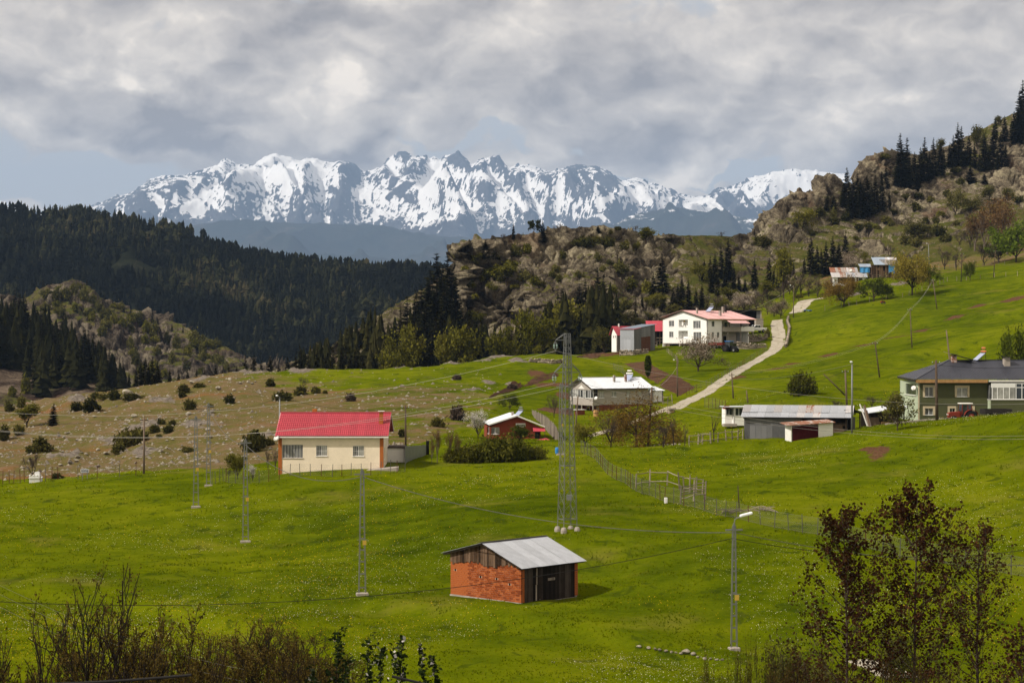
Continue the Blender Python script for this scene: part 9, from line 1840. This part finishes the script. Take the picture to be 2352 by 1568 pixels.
fg_bare(575, 1420, 84, FB[2], 'orange brown budding tree at the bottom', 250); fg_bare(620, 1400, 86, FB[1], 'round orange brown budding tree left of the dark leafy shrub', 260); fg_bare(705, 1430, 88, FB[1], 'orange brown budding tree behind the dark leafy shrub', 250); fg_bare(390, 1462, 76, FB[1], 'olive brown budding bush between the bare trees', 240); fg_bare(660, 1455, 78, FB[1], 'low olive brown bush left of the dark leafy shoots', 260); fg_bare(460, 1500, 66, FB[1], 'low brown bush in front of the forked bare tree', 220); fg_bare(740, 1470, 82, FB[2], 'brown budding tree just behind the dark leafy shoots', 200); fg_bare(540, 1480, 72, FB[1], 'low brown bush at the bottom edge', 160); fg_bare(330, 1490, 64, FB[1], 'low dark bush at the bottom edge under the bare trees', 190)
def fg_leafy(u, vt, D, seed, label):
 rng = np.random.default_rng(seed); P = at(u, D); H = -(vt-CY)/FPX*D-P.z; o = empty('leafy_shoot', P, 0, label, 'shrub', 'dark leafy fruit tree shoots at the bottom edge'); st = np.array([[rng.normal(0, .04)*t*H*.3, rng.normal(0, .04)*t*H*.3, H*t] for t in np.linspace(0, 1, 9)]); st[0, 2] = -.3
 m = MB().tube(list(map(tuple, st)), [.05*(1-t)+.006 for t in np.linspace(0, 1, 9)], 5); C = []
 for i in range(46):
  t = .30+.70*i/46; p = np.array([np.interp(t, np.linspace(0, 1, 9), st[:, k]) for k in range(3)]); a = rng.uniform(0, 6.28); l = rng.uniform(.15, .55)*(1.2-t*.75); q = p+np.array([math.cos(a)*l, math.sin(a)*l, l*.9]); m.tube([p, (p+q)/2, q], [.01, .008, .004], 3, 0, False); C += [q, (p+q)/2, p]
 m.build('stem', BARK_SHADED, o, True); C = np.array(C); n = 620; k = rng.integers(0, len(C), n); c = C[k]+rng.normal(0, .06, (n, 3)); link(bpy.data.objects.new('crown', leaf_mesh('crown', c, .095, rng, LEAF['dark'], rng.uniform(0, 1, n)**.8, .2, 1.7)), o)
for i, (u, vt, D) in enumerate(((768, 1445, 62), (842, 1460, 60), (876, 1490, 61), (912, 1482, 62), (925, 1458, 63), (970, 1478, 60), (994, 1500, 62), (800, 1510, 58), (735, 1540, 59), (700, 1552, 60))):
 fg_leafy(u, vt, D, 30+i, '%s dark leafy shoot from the left of the row at the bottom edge' % ['fourth', 'sixth', 'seventh', 'eighth', 'ninth', 'tenth', 'eleventh', 'fifth', 'second', 'leftmost'][i])
YG = shrub(301, 'olive', 2.6, 3.4, 2600, .09, 10, .7, 1.6); RB = twiggy(302, 4, 'bud', .5, 1.0, 3, 4, 7, .3, 700, .5, .005, 1200, .05, 'redleaf', BARK_SHADED, .007)
def fg_any(pr, name, u, vt, D, wpx, label, cat='shrub'):
 P = at(u, D); H = -(vt-CY)/FPX*D-P.z; o = empty(name, P, R.uniform(0, 6), label, cat); k = wpx/FPX*D/pr.w; o.scale = (k, k, H/pr.h); inst('stem', pr.t, o); inst('crown', pr.c, o)
fg_any(YG, 'shrub', 1800, 1432, 92, 150, 'yellow green shrub behind the dark twigs at the bottom'); fg_any(YG, 'shrub', 2060, 1400, 96, 130, 'yellow green shrub seen between the red leaved poplars'); fg_any(YG, 'shrub', 1880, 1455, 90, 130, 'yellow green shrub at the foot of the leftmost red poplar')
for i, (u, vt, D, w) in enumerate(((1625, 1462, 72, 60), (1690, 1470, 74, 70), (1722, 1435, 70, 60), (1758, 1450, 72, 80), (1830, 1470, 74, 110), (1880, 1480, 70, 120), (1960, 1485, 72, 130), (2030, 1480, 70, 130), (2120, 1470, 74, 130), (2200, 1500, 72, 130), (2290, 1510, 70, 120), (1660, 1510, 68, 80), (1780, 1510, 68, 110))): fg_any(RB, 'twiggy_shrub', u, vt, D, w, '%s dark twiggy shrub from the left at the bottom right' % {0: 'first', 11: 'second', 1: 'third', 2: 'fourth', 3: 'fifth', 12: 'sixth', 4: 'seventh', 5: 'eighth', 6: 'ninth', 7: 'tenth', 8: 'eleventh', 9: 'twelfth', 10: 'thirteenth'}[i])
